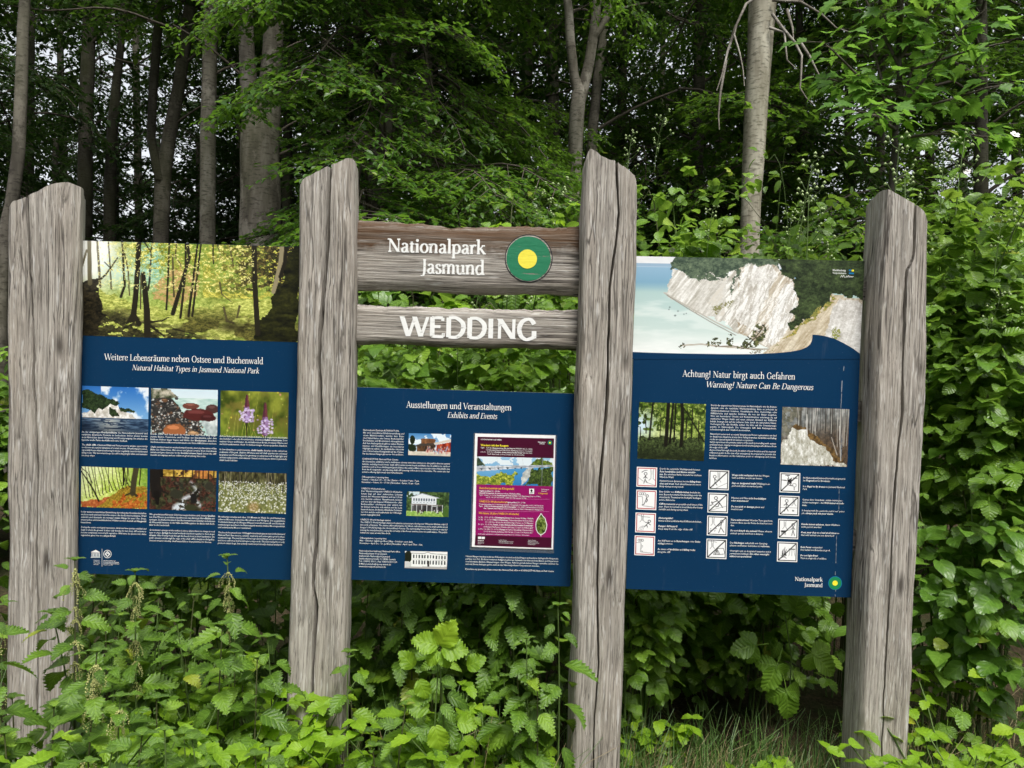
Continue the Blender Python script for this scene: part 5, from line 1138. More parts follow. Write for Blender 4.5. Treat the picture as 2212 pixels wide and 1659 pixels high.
# ------------------------------------------------------------------ foliage toolkit
NR = np.random.RandomState(11)
def mesh_np(name, V, Fc, mat, luv=None, rn=None, smooth=True):
    """mesh from numpy arrays; faces all triangles or all quads; luv = place on the leaf, rn = per-leaf random"""
    V = np.asarray(V, np.float32); Fc = np.asarray(Fc, np.int32); k = Fc.shape[1]
    m = bpy.data.meshes.new(name)
    m.vertices.add(len(V)); m.vertices.foreach_set('co', V.ravel())
    m.loops.add(Fc.size); m.loops.foreach_set('vertex_index', Fc.ravel())
    m.polygons.add(len(Fc)); m.polygons.foreach_set('loop_start', np.arange(0, Fc.size, k, dtype=np.int32))
    m.update(calc_edges=True)
    if smooth: m.polygons.foreach_set('use_smooth', np.ones(len(Fc), bool))
    if luv is not None:
        a = m.attributes.new('luv', 'FLOAT_VECTOR', 'POINT'); a.data.foreach_set('vector', np.asarray(luv, np.float32).ravel())
    if rn is not None:
        a = m.attributes.new('rn', 'FLOAT', 'POINT'); a.data.foreach_set('value', np.asarray(rn, np.float32).ravel())
    m.materials.append(mat)
    return m

def mk_leaf(name, dark, mid, light, trans=0.35, tcol=None, rough=0.42, spec=0.45, vein=0.5, veins=7.0, bumpy=0.4, tip=None):
    t = NT(name)
    oi = t.node('ShaderNodeObjectInfo').outputs['Random']; at = t.attr('rn').outputs['Fac']
    r = t.math('FRACT', t.math('ADD', oi, at))
    c = t.ramp(r, [(0.0, dark), (0.42, mid), (0.80, mid), (0.975, light), (0.994, tuple((light[0] * 1.5, light[1] * 1.0, light[2])))])
    sp = t.node('ShaderNodeSeparateXYZ'); t.link(t.attr('luv').outputs['Vector'], sp.inputs[0])
    au = t.math('ABSOLUTE', sp.outputs[0])
    ph = t.math('SUBTRACT', t.math('MULTIPLY', sp.outputs[1], veins), t.math('MULTIPLY', au, 1.6))
    tri = t.math('ABSOLUTE', t.math('SUBTRACT', t.math('FRACT', ph), 0.5))          # 0 .. 0.5
    vn = t.math('MAXIMUM', t.ramp(tri, [(0.0, 1.0), (0.09, 0.0)]), t.ramp(au, [(0.0, 1.0), (0.07, 0.0)]))
    nz = t.noise(t.coord('Object', (1, 1, 1)), 60, 3, 0.6)
    c = t.mix(t.math('MULTIPLY', nz, 0.55), c, tuple(v * 0.62 for v in mid))
    c = t.mix(t.math('MULTIPLY', vn, vein * 0.55), c, tuple(min(1, v * 1.7 + 0.02) for v in light))
    h = t.math('ADD', t.math('MULTIPLY', tri, 1.0), t.math('MULTIPLY', nz, 0.3))
    bp = t.bump(h, bumpy, 0.004)
    p = t.principled(c, rough, spec, bp)
    tr = t.node('ShaderNodeBsdfTranslucent'); t.val(tr.inputs['Color'], t.mix(0.5, c, tcol or tuple(v * 1.9 for v in light)))
    mx = t.node('ShaderNodeMixShader'); mx.inputs[0].default_value = trans
    t.link(p, mx.inputs[1]); t.link(tr.outputs[0], mx.inputs[2])
    return t.done(mx.outputs[0])

nettle_m = mk_leaf('nettle_leaf_green', (0.046, 0.104, 0.010), (0.092, 0.188, 0.015), (0.200, 0.335, 0.026), 0.24, rough=0.42, spec=0.5, vein=0.55, veins=6.0, bumpy=0.7)
young_m = mk_leaf('young_leaf_green', (0.120, 0.240, 0.012), (0.205, 0.365, 0.018), (0.330, 0.500, 0.030), 0.42, rough=0.45, vein=0.5, veins=5.0)
bramble_m = mk_leaf('bramble_leaf_green', (0.056, 0.122, 0.012), (0.122, 0.238, 0.020), (0.250, 0.395, 0.045), 0.32, rough=0.36, spec=0.5, vein=0.6, veins=7.0, bumpy=0.7)
vine_m = mk_leaf('bindweed_leaf_green', (0.060, 0.140, 0.018), (0.105, 0.220, 0.026), (0.180, 0.320, 0.040), 0.36, rough=0.34, spec=0.5, vein=0.5, veins=4.0)
maple_m = mk_leaf('maple_leaf_green', (0.055, 0.140, 0.018), (0.095, 0.215, 0.026), (0.170, 0.320, 0.038), 0.45, rough=0.45, spec=0.4, vein=0.5, veins=5.0)
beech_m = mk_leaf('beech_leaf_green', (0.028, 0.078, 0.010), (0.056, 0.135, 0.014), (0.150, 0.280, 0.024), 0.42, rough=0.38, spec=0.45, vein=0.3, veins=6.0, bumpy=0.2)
beech_far_m = mk_leaf('beech_leaf_green_shade_toned', (0.012, 0.034, 0.008), (0.024, 0.058, 0.011), (0.052, 0.108, 0.016), 0.32, rough=0.5, spec=0.3, vein=0.0, bumpy=0.0)  # darker copy of the beech leaf, deep-wood shade put into the colour
def stem_mat(name, a, b, rough=0.6):
    t = NT(name); n1 = t.noise(t.coord('Object', (1, 1, 1)), 30, 4, .6)
    return t.done(t.principled(t.mix(n1, a, b), rough, 0.3))
stem_green = stem_mat('green_stem', (0.07, 0.13, 0.03), (0.12, 0.17, 0.05))
stem_purple = stem_mat('purple_green_stem', (0.06, 0.055, 0.03), (0.10, 0.12, 0.04))
twig_brown = stem_mat('brown_twig', (0.05, 0.04, 0.03), (0.10, 0.085, 0.065), 0.8)
tassel_m = stem_mat('nettle_flower_cream', (0.30, 0.33, 0.10), (0.48, 0.47, 0.20), 0.8)
bud_m = stem_mat('bramble_bud_pale_green', (0.20, 0.29, 0.10), (0.36, 0.42, 0.22), 0.7)
petal_m = stem_mat('bramble_petal_white', (0.70, 0.66, 0.66), (0.80, 0.76, 0.75), 0.6)

def leaf_arrays(n=9, wmax=0.28, peak=0.38, teeth=0.0, heart=0.0, fold=0.18, droop=0.25, curl=0.0, wavy=0.0, pt=1.0, seed=0):
    """one leaf of length 1 along +y, normal +z: verts, tris, luv"""
    r = random.Random(seed)
    V, U = [], []; Fc = []
    def halfw(s):
        a = s / peak if s < peak else (1 - s) / (1 - peak)
        a = max(0.0, a)
        w = math.sin(min(1, a) * math.pi / 2) ** (0.75 if s < peak else 1.0 * pt)
        if heart and s < peak: w = w * (1 - heart) + heart * (0.55 + 0.45 * s / peak) * (1 if s > 0 else .8)
        return wmax * w
    ph = r.random() * 6
    def pos(s):
        ang = droop * s * 1.4
        # integrate bending roughly
        y = math.sin(max(1e-4, ang)) / max(1e-4, droop * 1.4) if droop > 1e-3 else s
        z = -(1 - math.cos(ang)) / (droop * 1.4) if droop > 1e-3 else 0.0
        return y, z
    for i in range(n + 1):
        s = i / n; y, z = pos(s); w = halfw(s)
        tooth = (teeth * wmax if i % 2 == 0 and 0 < i < n else 0.0)
        back = -0.25 * tooth
        y0 = y
        if heart and i == 0: y0 = y + 0.0
        for sd in (-1, 1):
            for q in (1.0, 0.5):
                wd = (w + (tooth if q == 1.0 else 0)) * q
                yy = y0 + ((0.35 * teeth * wmax if i % 2 == 0 else -0.02) if q == 1.0 and 0 < i < n else 0) - (heart * 0.18 * (1 - s / 0.3) * q if heart and s < 0.3 else 0)
                zz = z + fold * wd * (1 if q == 1 else 0.9) + wavy * math.sin(ph + s * 14 + sd) * q * wmax - curl * wd * wd / wmax * (q)
                V.append((sd * wd, yy, zz)); U.append((sd * q, s, 0))
        V.append((0, y, z)); U.append((0, s, 0))
    for i in range(n):
        a = i * 5; b = a + 5
        Lo, Lm, Ro, Rm, C = 0, 1, 2, 3, 4
        Fc += [(a + Lo, a + Lm, b + Lm), (a + Lo, b + Lm, b + Lo), (a + Lm, a + C, b + C), (a + Lm, b + C, b + Lm),
               (a + C, a + Rm, b + Rm), (a + C, b + Rm, b + C), (a + Rm, a + Ro, b + Ro), (a + Rm, b + Ro, b + Rm)]
    return np.array(V), np.array(Fc), np.array(U)
def xf(V, M):
    M = np.array(M); return V @ M[:3, :3].T + M[:3, 3]
def join(parts_):
    """concatenate (V, F, U, rn) leaves"""
    Vs, Fs, Us, Rs = [], [], [], []; n = 0
    for V, Fc, U, r in parts_:
        Vs.append(V); Fs.append(Fc + n); Us.append(U); Rs.append(np.full(len(V), r)); n += len(V)
    return np.concatenate(Vs), np.concatenate(Fs), np.concatenate(Us), np.concatenate(Rs)
def scatter(tmpls, mats, rn):
    """many copies of one template (list of templates by turn) under 4x4 matrices: fast path"""
    groups = {}
    for i, M in enumerate(mats): groups.setdefault(i % len(tmpls), []).append(i)
    out = []
    for k, ids in groups.items():
        V, Fc, U = tmpls[k]; A = np.array([np.array(mats[i]) for i in ids])
        W = np.einsum('nij,vj->nvi', A[:, :3, :3], V) + A[:, None, :3, 3]
        n = len(V); off = (np.arange(len(ids)) * n)[:, None, None]
        out.append((W.reshape(-1, 3), (Fc[None] + off).reshape(-1, Fc.shape[1]), np.tile(U, (len(ids), 1)), np.repeat(np.array([rn[i] for i in ids]), n)))
    Vs, Fs, Us, Rs = [], [], [], []; n = 0
    for V, Fc, U, r in out:
        Vs.append(V); Fs.append(Fc + n); Us.append(U); Rs.append(r); n += len(V)
    return np.concatenate(Vs), np.concatenate(Fs), np.concatenate(Us), np.concatenate(Rs)

def frame(loc, fwd, up, scale=1.0):
    """matrix with local y along fwd and z near up"""
    y = Vector(fwd).normalized(); x = y.cross(Vector(up))
    if x.length < 1e-4: x = y.cross(Vector((1, 0.1, 0)))
    x.normalize(); z = x.cross(y)
    M = Matrix(((x.x, y.x, z.x, 0), (x.y, y.y, z.y, 0), (x.z, y.z, z.z, 0), (0, 0, 0, 1)))
    return Matrix.Translation(loc) @ M @ Matrix.Scale(scale, 4)

def tube_arrays(pts, radii, sides=6, cap=True):
    """(V, quads) round a path of Vectors"""
    V, Fc = [], []; n = len(pts)
    ref = Vector((0.31, 0.87, 0.12))
    for i, p in enumerate(pts):
        t = (pts[min(n - 1, i + 1)] - pts[max(0, i - 1)])
        t = t.normalized() if t.length > 1e-9 else Vector((0, 0, 1))
        a = t.cross(ref).normalized() if abs(t.dot(ref)) < 0.98 else t.cross(Vector((1, 0, 0))).normalized()
        b = t.cross(a); r = radii[i] if hasattr(radii, '__len__') else radii
        for k in range(sides):
            w = 2 * math.pi * k / sides; V.append(p + a * (r * math.cos(w)) + b * (r * math.sin(w)))
    for i in range(n - 1):
        for k in range(sides):
            j = (k + 1) % sides; Fc.append((i * sides + k, i * sides + j, (i + 1) * sides + j, (i + 1) * sides + k))
    return [tuple(v) for v in V], Fc
def tubes(name, paths, mat, sides=6):
    V, Fc = [], []
    for pts, r in paths:
        v, f = tube_arrays(pts, r, sides); n = len(V); V += v; Fc += [tuple(i + n for i in q) for q in f]
    return mesh_np(name, np.array(V), np.array(Fc), mat)
def bez(a, b, c, n):
    return [a * (1 - t) ** 2 + b * 2 * t * (1 - t) + c * t * t for t in [i / (n - 1) for i in range(n)]]

# leaf templates -----------------------------------------------------
NETTLE = [leaf_arrays(18, 0.25, 0.28, 0.30, 0.22, f, d, 0.0, 0.06, 1.3, s) for s, (f, d) in enumerate([(0.25, 0.55), (0.10, 0.8), (0.35, 0.35), (0.15, 1.05), (0.05, 0.6), (0.3, 0.9)])]
BRAM = [leaf_arrays(14, 0.36, 0.42, 0.13, 0.15, f, d, 0.0, 0.06, 1.0, s) for s, (f, d) in enumerate([(0.2, 0.35), (0.1, 0.6), (0.3, 0.5), (0.05, 0.8)])]
HEART = [leaf_arrays(8, 0.34, 0.30, 0.0, 0.75, f, d, 0.0, 0.03, 1.2, s) for s, (f, d) in enumerate([(0.15, 0.5), (0.3, 0.3), (0.05, 0.8)])]
LANCE = [leaf_arrays(6, 0.20, 0.4, 0.0, 0.0, 0.2, 0.5, 0, 0.05, 1.0, s) for s in range(2)]
def lobed(seed):
    """maple leaf: five pointed lobes, fanned from the stalk"""
    r = random.Random(seed)
    half = [(0.0, 0.0), (0.10, -0.04), (0.30, -0.02), (0.24, 0.08), (0.42, 0.14), (0.34, 0.22), (0.58, 0.42), (0.44, 0.42), (0.44, 0.54), (0.26, 0.50), (0.20, 0.52), (0.24, 0.74), (0.14, 0.72), (0.0, 1.0)]
    out = [(-x, y) for x, y in half[::-1]][:-1] + half[0:1] + half[1:]      # from tip round the left side to the base and back
    pts = [(x * 0.95, y) for x, y in out]
    dr = 0.35 + 0.3 * r.random(); fo = 0.1 + 0.2 * r.random()
    f = lambda x, y: (x, y, fo * abs(x) - dr * (y * y * 0.6 + x * x * 0.5))
    V = [f(0, 0.30)] + [f(x, y) for x, y in pts]; U = [(0, .3, 0)] + [(x / .6, y, 0) for x, y in pts]
    n = len(pts); Fc = [(0, 1 + i, 1 + (i + 1) % n) for i in range(n)]
    return np.array(V), np.array(Fc), np.array(U)
MAPLE = [lobed(i) for i in range(4)]
def compound(seed, five=False):
    """bramble leaf: three or five toothed leaflets on a stalk"""
    r = random.Random(seed); ps = []
    T = lambda loc, az, pitch, s, k: xf(BRAM[k % 4][0], frame(Vector(loc), Vector((math.sin(az) * math.cos(pitch), math.cos(az) * math.cos(pitch), math.sin(pitch))), (0, 0, 1), s))
    def add(loc, az, pitch, s, k): ps.append((T(loc, az, pitch, s, k), BRAM[k % 4][1], BRAM[k % 4][2], 0.0))
    add((0, 0.42, 0), 0.0 + r.uniform(-.1, .1), r.uniform(-.3, .1), 0.60, seed)
    add((0, 0.38, 0), 1.25 + r.uniform(-.2, .2), r.uniform(-.4, .1), 0.50, seed + 1); add((0, 0.38, 0), -1.25 + r.uniform(-.2, .2), r.uniform(-.4, .1), 0.50, seed + 2)
    if five: add((0, 0.36, 0), 2.1, -.3, 0.36, seed + 3); add((0, 0.36, 0), -2.1, -.3, 0.36, seed)
    sv, sf = tube_arrays([Vector((0, 0, 0)), Vector((0, .2, .01)), Vector((0, .42, 0))], 0.012, 3)
    sf = np.array([(a, b, c) for a, b, c, d in sf] + [(a, c, d) for a, b, c, d in sf]); ps.append((np.array(sv), sf, np.tile((0.0, 0.5, 0), (len(sv), 1)), 0.0))
    V, Fc, U, R = join(ps); return V, Fc, U
TRI = [compound(i) for i in range(5)] + [compound(9, True)]
def leaf_meshes(name, tm, mat): return [mesh_np(name, V, Fc, mat, U, np.zeros(len(V))) for V, Fc, U in tm]
NETTLE_ME = leaf_meshes('nettle_leaf', NETTLE, nettle_m); NETTLE_YOUNG = leaf_meshes('nettle_leaf', NETTLE[:3], young_m)
TRI_ME = leaf_meshes('bramble_leaf', TRI, bramble_m); TRI_YOUNG = leaf_meshes('bramble_leaf', TRI[:3], young_m)
HEART_ME = leaf_meshes('bindweed_leaf', HEART, vine_m); MAPLE_ME = leaf_meshes('maple_leaf', MAPLE, maple_m)
HEART_YOUNG = leaf_meshes('young_leaf', [leaf_arrays(10, 0.33, 0.40, 0.16, 0.4, 0.15, 0.5, 0, 0.06, 1.0, 3), leaf_arrays(10, 0.30, 0.42, 0.14, 0.3, 0.25, 0.7, 0, 0.06, 1.0, 4)], young_m)
def blob_arrays(c, r):
    V = [(c[0] + r * a, c[1] + r * b, c[2] + r * d) for a, b, d in ((1, 0, 0), (-1, 0, 0), (0, 1, 0), (0, -1, 0), (0, 0, 1), (0, 0, -1))]
    return V, [(0, 2, 4), (2, 1, 4), (1, 3, 4), (3, 0, 4), (2, 0, 5), (1, 2, 5), (3, 1, 5), (0, 3, 5)]
def blobs_mesh(name, cs, mat):
    V, Fc = [], []
    for c, r in cs:
        v, f = blob_arrays(c, r); n = len(V); V += v; Fc += [tuple(i + n for i in q) for q in f]
    return mesh_np(name, np.array(V), np.array(Fc), mat)
def tassel_mesh(seed):
    r = random.Random(seed); cs = []
    for s in range(5):
        az = r.uniform(0, 6.28); L = r.uniform(.035, .07); out = r.uniform(.012, .03)
        for k in range(int(L / .003)):
            t = k * .003 / L; x = out * min(1, t * 1.6)
            cs.append(((x * math.cos(az) + r.gauss(0, .0015), x * math.sin(az) + r.gauss(0, .0015), .004 - L * t ** 1.4 + r.gauss(0, .001)), r.uniform(.0015, .0028)))
    return blobs_mesh('flower_tassel', cs, tassel_m)
TASSEL = [tassel_mesh(i) for i in range(4)]
def panicle_mesh(seed):
    """bramble flower head: branched stalk with round buds"""
    r = random.Random(seed); paths = []; cs = []
    top = Vector((r.uniform(-.03, .03), r.uniform(-.03, .03), .26)); paths.append((bez(Vector((0, 0, 0)), Vector((0, 0, .14)), top, 5), [.0022, .002, .0018, .0015, .0012]))
    for k in range(9):
        t = .25 + .75 * k / 8; p = Vector((0, 0, 0)).lerp(top, t); az = k * 2.4 + r.random(); L = (.05 * (1.15 - t) + .014) * r.uniform(.7, 1.2)
        e = p + Vector((math.cos(az) * L, math.sin(az) * L, L * .8)); paths.append(([p, p.lerp(e, .5) + Vector((0, 0, -.004)), e], [.0012, .001, .0009]))
        for q in range(2 if t < .8 else 3):
            b = e + Vector((r.gauss(0, .008), r.gauss(0, .008), r.gauss(.005, .006))); cs.append((b, r.uniform(.0052, .0076))); paths.append(([e, b], [.0008, .0008]))
    st_ = tubes('flower_stalk', paths, stem_green, 4); bu = blobs_mesh('flower_bud', cs, bud_m)
    return st_, bu
PANICLE = [panicle_mesh(i) for i in range(4)]
def flower_mesh():
    V, Fc = [], []
    for k in range(5):
        a = k * 2 * math.pi / 5; n = len(V)
        for (x, y, z) in ((0, 0.002, 0), (.006, .008, .001), (.005, .015, .003), (-.005, .015, .003), (-.006, .008, .001)):
            V.append((x * math.cos(a) - y * math.sin(a), x * math.sin(a) + y * math.cos(a), z))
        Fc += [(n, n + 1, n + 2), (n, n + 2, n + 3), (n, n + 3, n + 4)]
    return mesh_np('bramble_flower', np.array(V), np.array(Fc), petal_m)
FLOWER = flower_mesh()
def ground_z(x, y):
    """gently uneven, rising a little under the wood"""
    return 0.05 * fbm(x * 0.5, y * 0.5, 2.0) + 0.015 * fbm(x * 2.3, y * 2.3, 5.0) + 0.018 * max(0.0, y - 3.0)
# ------------------------------------------------------------------ ground
def ground_z(x, y):
    yy = min(max(0.0, y - 3.0), 40.0)
    d = math.hypot(x, y)
    k = 1.0 if d < 60 else 0.0
    return k * (0.05 * fbm(x * 0.5, y * 0.5, 2.0) + 0.015 * fbm(x * 2.3, y * 2.3, 5.0)) + 0.018 * yy
def mk_soil():
    t = NT('leaf_litter_soil')
    n1 = t.noise(t.coord('Object', (1, 1, 1)), 3, 5, .6); n2 = t.noise(t.coord('Object', (1, 1, 1)), 45, 5, .7)
    c = t.ramp(n2, [(.3, (0.018, 0.013, 0.008)), (.5, (0.045, 0.034, 0.020)), (.65, (0.085, 0.062, 0.034)), (.8, (0.13, 0.10, 0.06))])
    c = t.mix(t.ramp(n1, [(.45, 0.0), (.65, .7)]), c, (0.030, 0.050, 0.014))
    return t.done(t.principled(c, .95, .1, t.bump(n2, .8, .03)))
def build_ground():
    ax = lambda lo, hi: sorted(set([round(v, 3) for v in list(np.linspace(lo, -8, 12)) + list(np.linspace(-8, 8, 65)) + list(np.linspace(8, hi, 12))]))
    xs = ax(-320, 320); ys = sorted(set([round(v, 3) for v in list(np.linspace(-320, -4, 10)) + list(np.linspace(-4, 12, 65)) + list(np.linspace(12, 60, 25)) + list(np.linspace(60, 420, 10))]))
    V = [(x, y, ground_z(x, y)) for y in ys for x in xs]; n = len(xs)
    Fc = [(j * n + i, j * n + i + 1, (j + 1) * n + i + 1, (j + 1) * n + i) for j in range(len(ys) - 1) for i in range(n - 1)]
    o = link('ground', mesh_np('ground', np.array(V), np.array(Fc), mk_soil())); o['kind'] = 'structure'
    o['label'] = 'dark woodland soil with leaf litter below the plants'
build_ground()

# ------------------------------------------------------------------ beech wood
def mk_bark(name, a, b, c_, moss=0.0):
    t = NT(name)
    n1 = t.noise(t.coord('Object', (5, 5, 1.2)), 1.0, 5, .6); n2 = t.noise(t.coord('Object', (12, 12, 40)), 1.0, 3, .6); n3 = t.noise(t.coord('Object', (1.1, 1.1, .5)), 1.0, 3, .5)
    c = t.ramp(n1, [(.36, a), (.52, b), (.64, c_)]); c = t.mix(t.ramp(n2, [(.52, 0.0), (.64, .7)]), c, tuple(v * .5 for v in a)); n4 = t.noise(t.coord('Object', (3, 3, 2.2)), 1.0, 5, .7); c = t.mix(t.ramp(n4, [(.54, 0.0), (.62, .6)]), c, tuple(min(1, v * 1.35) for v in c_))
    c = t.mix(t.ramp(n3, [(.45, 0.0), (.7, .15 + moss)]), c, (0.085, 0.095, 0.035))
    return t.done(t.principled(c, .85, .15, t.bump(t.math('ADD', n1, t.math('MULTIPLY', n2, .4)), .35, .02)))
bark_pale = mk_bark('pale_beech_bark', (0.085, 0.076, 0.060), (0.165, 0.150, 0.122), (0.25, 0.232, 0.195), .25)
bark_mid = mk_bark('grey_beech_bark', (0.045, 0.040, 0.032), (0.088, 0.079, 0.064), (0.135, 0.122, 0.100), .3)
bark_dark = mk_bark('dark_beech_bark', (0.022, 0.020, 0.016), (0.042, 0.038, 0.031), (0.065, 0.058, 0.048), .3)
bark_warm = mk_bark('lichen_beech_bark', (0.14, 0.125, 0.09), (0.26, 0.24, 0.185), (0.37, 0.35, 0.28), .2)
bark_mid2 = mk_bark('shade_toned_beech_bark', (0.060, 0.053, 0.042), (0.118, 0.106, 0.086), (0.185, 0.170, 0.142), .3)  # darker copy of the pale bark, shade of the wood put into the colour
dead_wood = mk_bark('dead_branch_wood', (0.11, 0.095, 0.08), (0.20, 0.18, 0.155), (0.28, 0.26, 0.23), 0.0)

BL = []    # small beech leaves: folded six-point blades
for f_, d_ in ((.25, .1), (.1, -.15), (.35, .2)):
    V = np.array([(0, 0, 0), (-.26, .30, f_ * .26), (.26, .30, f_ * .26), (-.22, .66, f_ * .22 - d_ * .4), (.22, .66, f_ * .22 - d_ * .4), (0, 1.0, -d_), (0, .45, -d_ * .2)])
    BL.append((V, np.array([(0, 6, 1), (0, 2, 6), (1, 6, 3), (2, 4, 6), (3, 6, 5), (6, 4, 5)]), np.array([(0, 0, 0), (-1, .3, 0), (1, .3, 0), (-1, .66, 0), (1, .66, 0), (0, 1, 0), (0, .45, 0)], float)))
def bough_meshes(seed, mat, L=2.3, leaf=0.075, step=0.10, droop=0.28, bm=None, dens=1.0, tag_=''):
    """a flat, drooping beech bough: axis along +y, side twigs left and right in layers, leaves along every twig"""
    r = random.Random(seed); mats, rn, paths = [], [], []
    n = 12; axis = [Vector((.10 * math.sin(i * .6 + seed) * i / n, L * i / (n - 1), -droop * L * (i / (n - 1)) ** 2 + .05 * math.sin(i + seed))) for i in range(n)]
    paths.append((axis, [.016 * (1 - .85 * i / (n - 1)) + .002 for i in range(n)]))
    def leaves_on(pts, every, size):
        dcum = 0.0
        for i in range(len(pts) - 1):
            a, b = pts[i], pts[i + 1]; seg = (b - a).length; d = (b - a).normalized(); k = max(1, int(round(seg / every)))
            side = Vector((0, 0, 1)).cross(d); side = side.normalized() if side.length > 1e-3 else Vector((1, 0, 0))
            for q in range(k):
                p = a.lerp(b, (q + r.random()) / k); s = 1 if r.random() < .5 else -1
                fw = d * r.uniform(.3, .9) + side * s * r.uniform(.5, 1.0) + Vector((0, 0, r.uniform(-.35, .15)))
                up = Vector((r.gauss(0, .32), r.gauss(0, .32), 1))
                mats.append(frame(p + Vector((0, 0, r.gauss(0, .012))), fw, up, size * r.uniform(.7, 1.2))); rn.append(r.random())
    t = 0.10; sgn = 1
    while t < 1.0:
        i = t * (n - 1); k = min(n - 2, int(i)); p = axis[k].lerp(axis[k + 1], i - k)
        d = (axis[min(n - 1, k + 1)] - axis[k]).normalized(); side = Vector((0, 0, 1)).cross(d).normalized() * sgn
        ln = (0.30 + 0.62 * math.sin(math.pi * min(1, t * .85 + .12))) * r.uniform(.7, 1.15) * L / 2.3
        e = p + (side * .8 + d * .7).normalized() * ln + Vector((0, 0, -.18 * ln + r.uniform(-.12, .10)))
        tw = bez(p, p.lerp(e, .5) + Vector((0, 0, .05 * ln)), e, 5); paths.append((tw, [.005, .004, .003, .0024, .0015]))
        leaves_on(tw[1:], .034 / dens, leaf)
        for q in range(3):
            a = tw[1].lerp(tw[4], .25 + .25 * q); dd = (tw[4] - tw[0]).normalized(); sd = Vector((0, 0, 1)).cross(dd).normalized() * (1 if (q + int(t * 50)) % 2 else -1)
            e2 = a + (dd * .8 + sd * .7).normalized() * ln * r.uniform(.28, .5) + Vector((0, 0, r.uniform(-.10, .05))); leaves_on([a, a.lerp(e2, .5), e2], .034 / dens, leaf * .95); paths.append(([a, e2], [.0022, .0012]))
        t += step / L * r.uniform(.8, 1.2); sgn = -sgn
    leaves_on(axis[7:], .03, leaf)
    V, Fc, U, R = scatter(BL, mats, rn)
    tv, tf = [], []
    for pts, rad in paths:
        v, f = tube_arrays(pts, rad, 4); n = len(tv); tv += v; tf += [tuple(i + n for i in q) for q in f]
    tf = np.array(tf) + len(V); tf = np.concatenate([tf[:, :3], tf[:, [0, 2, 3]]]); nl = len(Fc)
    lm = mesh_np('leafy_bough', np.concatenate([V, np.array(tv)]), np.concatenate([Fc, tf]), mat, np.concatenate([U, np.zeros((len(tv), 3))]), np.concatenate([R, np.zeros(len(tv))]))
    lm.materials.append(bm or twig_brown); mi = np.zeros(len(lm.polygons), np.int32); mi[nl:] = 1; lm.polygons.foreach_set('material_index', mi)
    return lm, None, len(mats)
BOUGH = [bough_meshes(s, beech_m, 2.3, .078, .10, d_) for s, d_ in ((1, .22), (2, .34), (3, .28), (4, .45))]
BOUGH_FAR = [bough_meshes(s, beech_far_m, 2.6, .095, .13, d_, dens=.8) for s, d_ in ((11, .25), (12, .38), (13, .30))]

def tree_thing(label, base, group=None, name='beech_tree'):
    return thing(name, base, label, 'tree', group)
def trunk_from_px(th, px, Y, mat, sides=14, name='trunk', up_to=None, wob=0.0, ground=True):
    """px: (x, y, width) from top to bottom; goes on down to the ground and, if asked, up to a height"""
    L = Vector(th.location)
    pts = [P(x, y, Y) for x, y, w in px][::-1]; rad = [w / F * Y / 2 for x, y, w in px][::-1]
    if ground:
        b = pts[0]; k = (b.z - L.z)
        low = Vector((L.x, L.y, L.z - 0.15)); flare = rad[0]
        pts = [low, Vector((L.x, L.y, L.z + .08)).lerp(b, .0), low.lerp(b, .35), low.lerp(b, .7)] + pts; rad = [flare * 1.7, flare * 1.4, flare * 1.12, flare * 1.04] + rad
    if up_to and pts[-1].z < up_to:
        d = (pts[-1] - pts[-2]).normalized(); q = pts[-1]; h = up_to - q.z; d = (d + Vector((0, 0, .6))).normalized()
        for k in range(1, 5): pts.append(q + d * (h * k / 4) / max(.3, d.z)); rad.append(rad[-1] * .80)
    # resample smoothly
    P2, R2_ = [], []
    for i in range(len(pts) - 1):
        m = max(1, int((pts[i + 1] - pts[i]).length / .35))
        for j in range(m): P2.append(pts[i].lerp(pts[i + 1], j / m)); R2_.append(rad[i] + (rad[i + 1] - rad[i]) * j / m)
    P2.append(pts[-1]); R2_.append(rad[-1])
    if wob: P2 = [p + Vector((wob * fbm(p.z * .8, L.x), wob * fbm(p.z * .8, L.x + 7), 0)) for p in P2]
    V, Fc = tube_arrays([p - L for p in P2], R2_, sides)
    V = [Vector(v) * 1.0 for v in V]
    V = [v + Vector((v.x - (P2[i // sides] - L).x, v.y - (P2[i // sides] - L).y, 0)) * (.10 * fbm(v.x * 4, v.y * 4, v.z * 1.2)) for i, v in enumerate(V)]
    link(name, mesh_np(name, np.array([tuple(v) for v in V]), np.array(Fc), mat), th)
    return P2, R2_

def px_of(p):
    q = RM.to_3x3().transposed() @ (p - CAM)
    return (1106 + F * q.x / -q.z, 829.5 - F * q.y / -q.z) if q.z < -.1 else (9e9, 9e9)
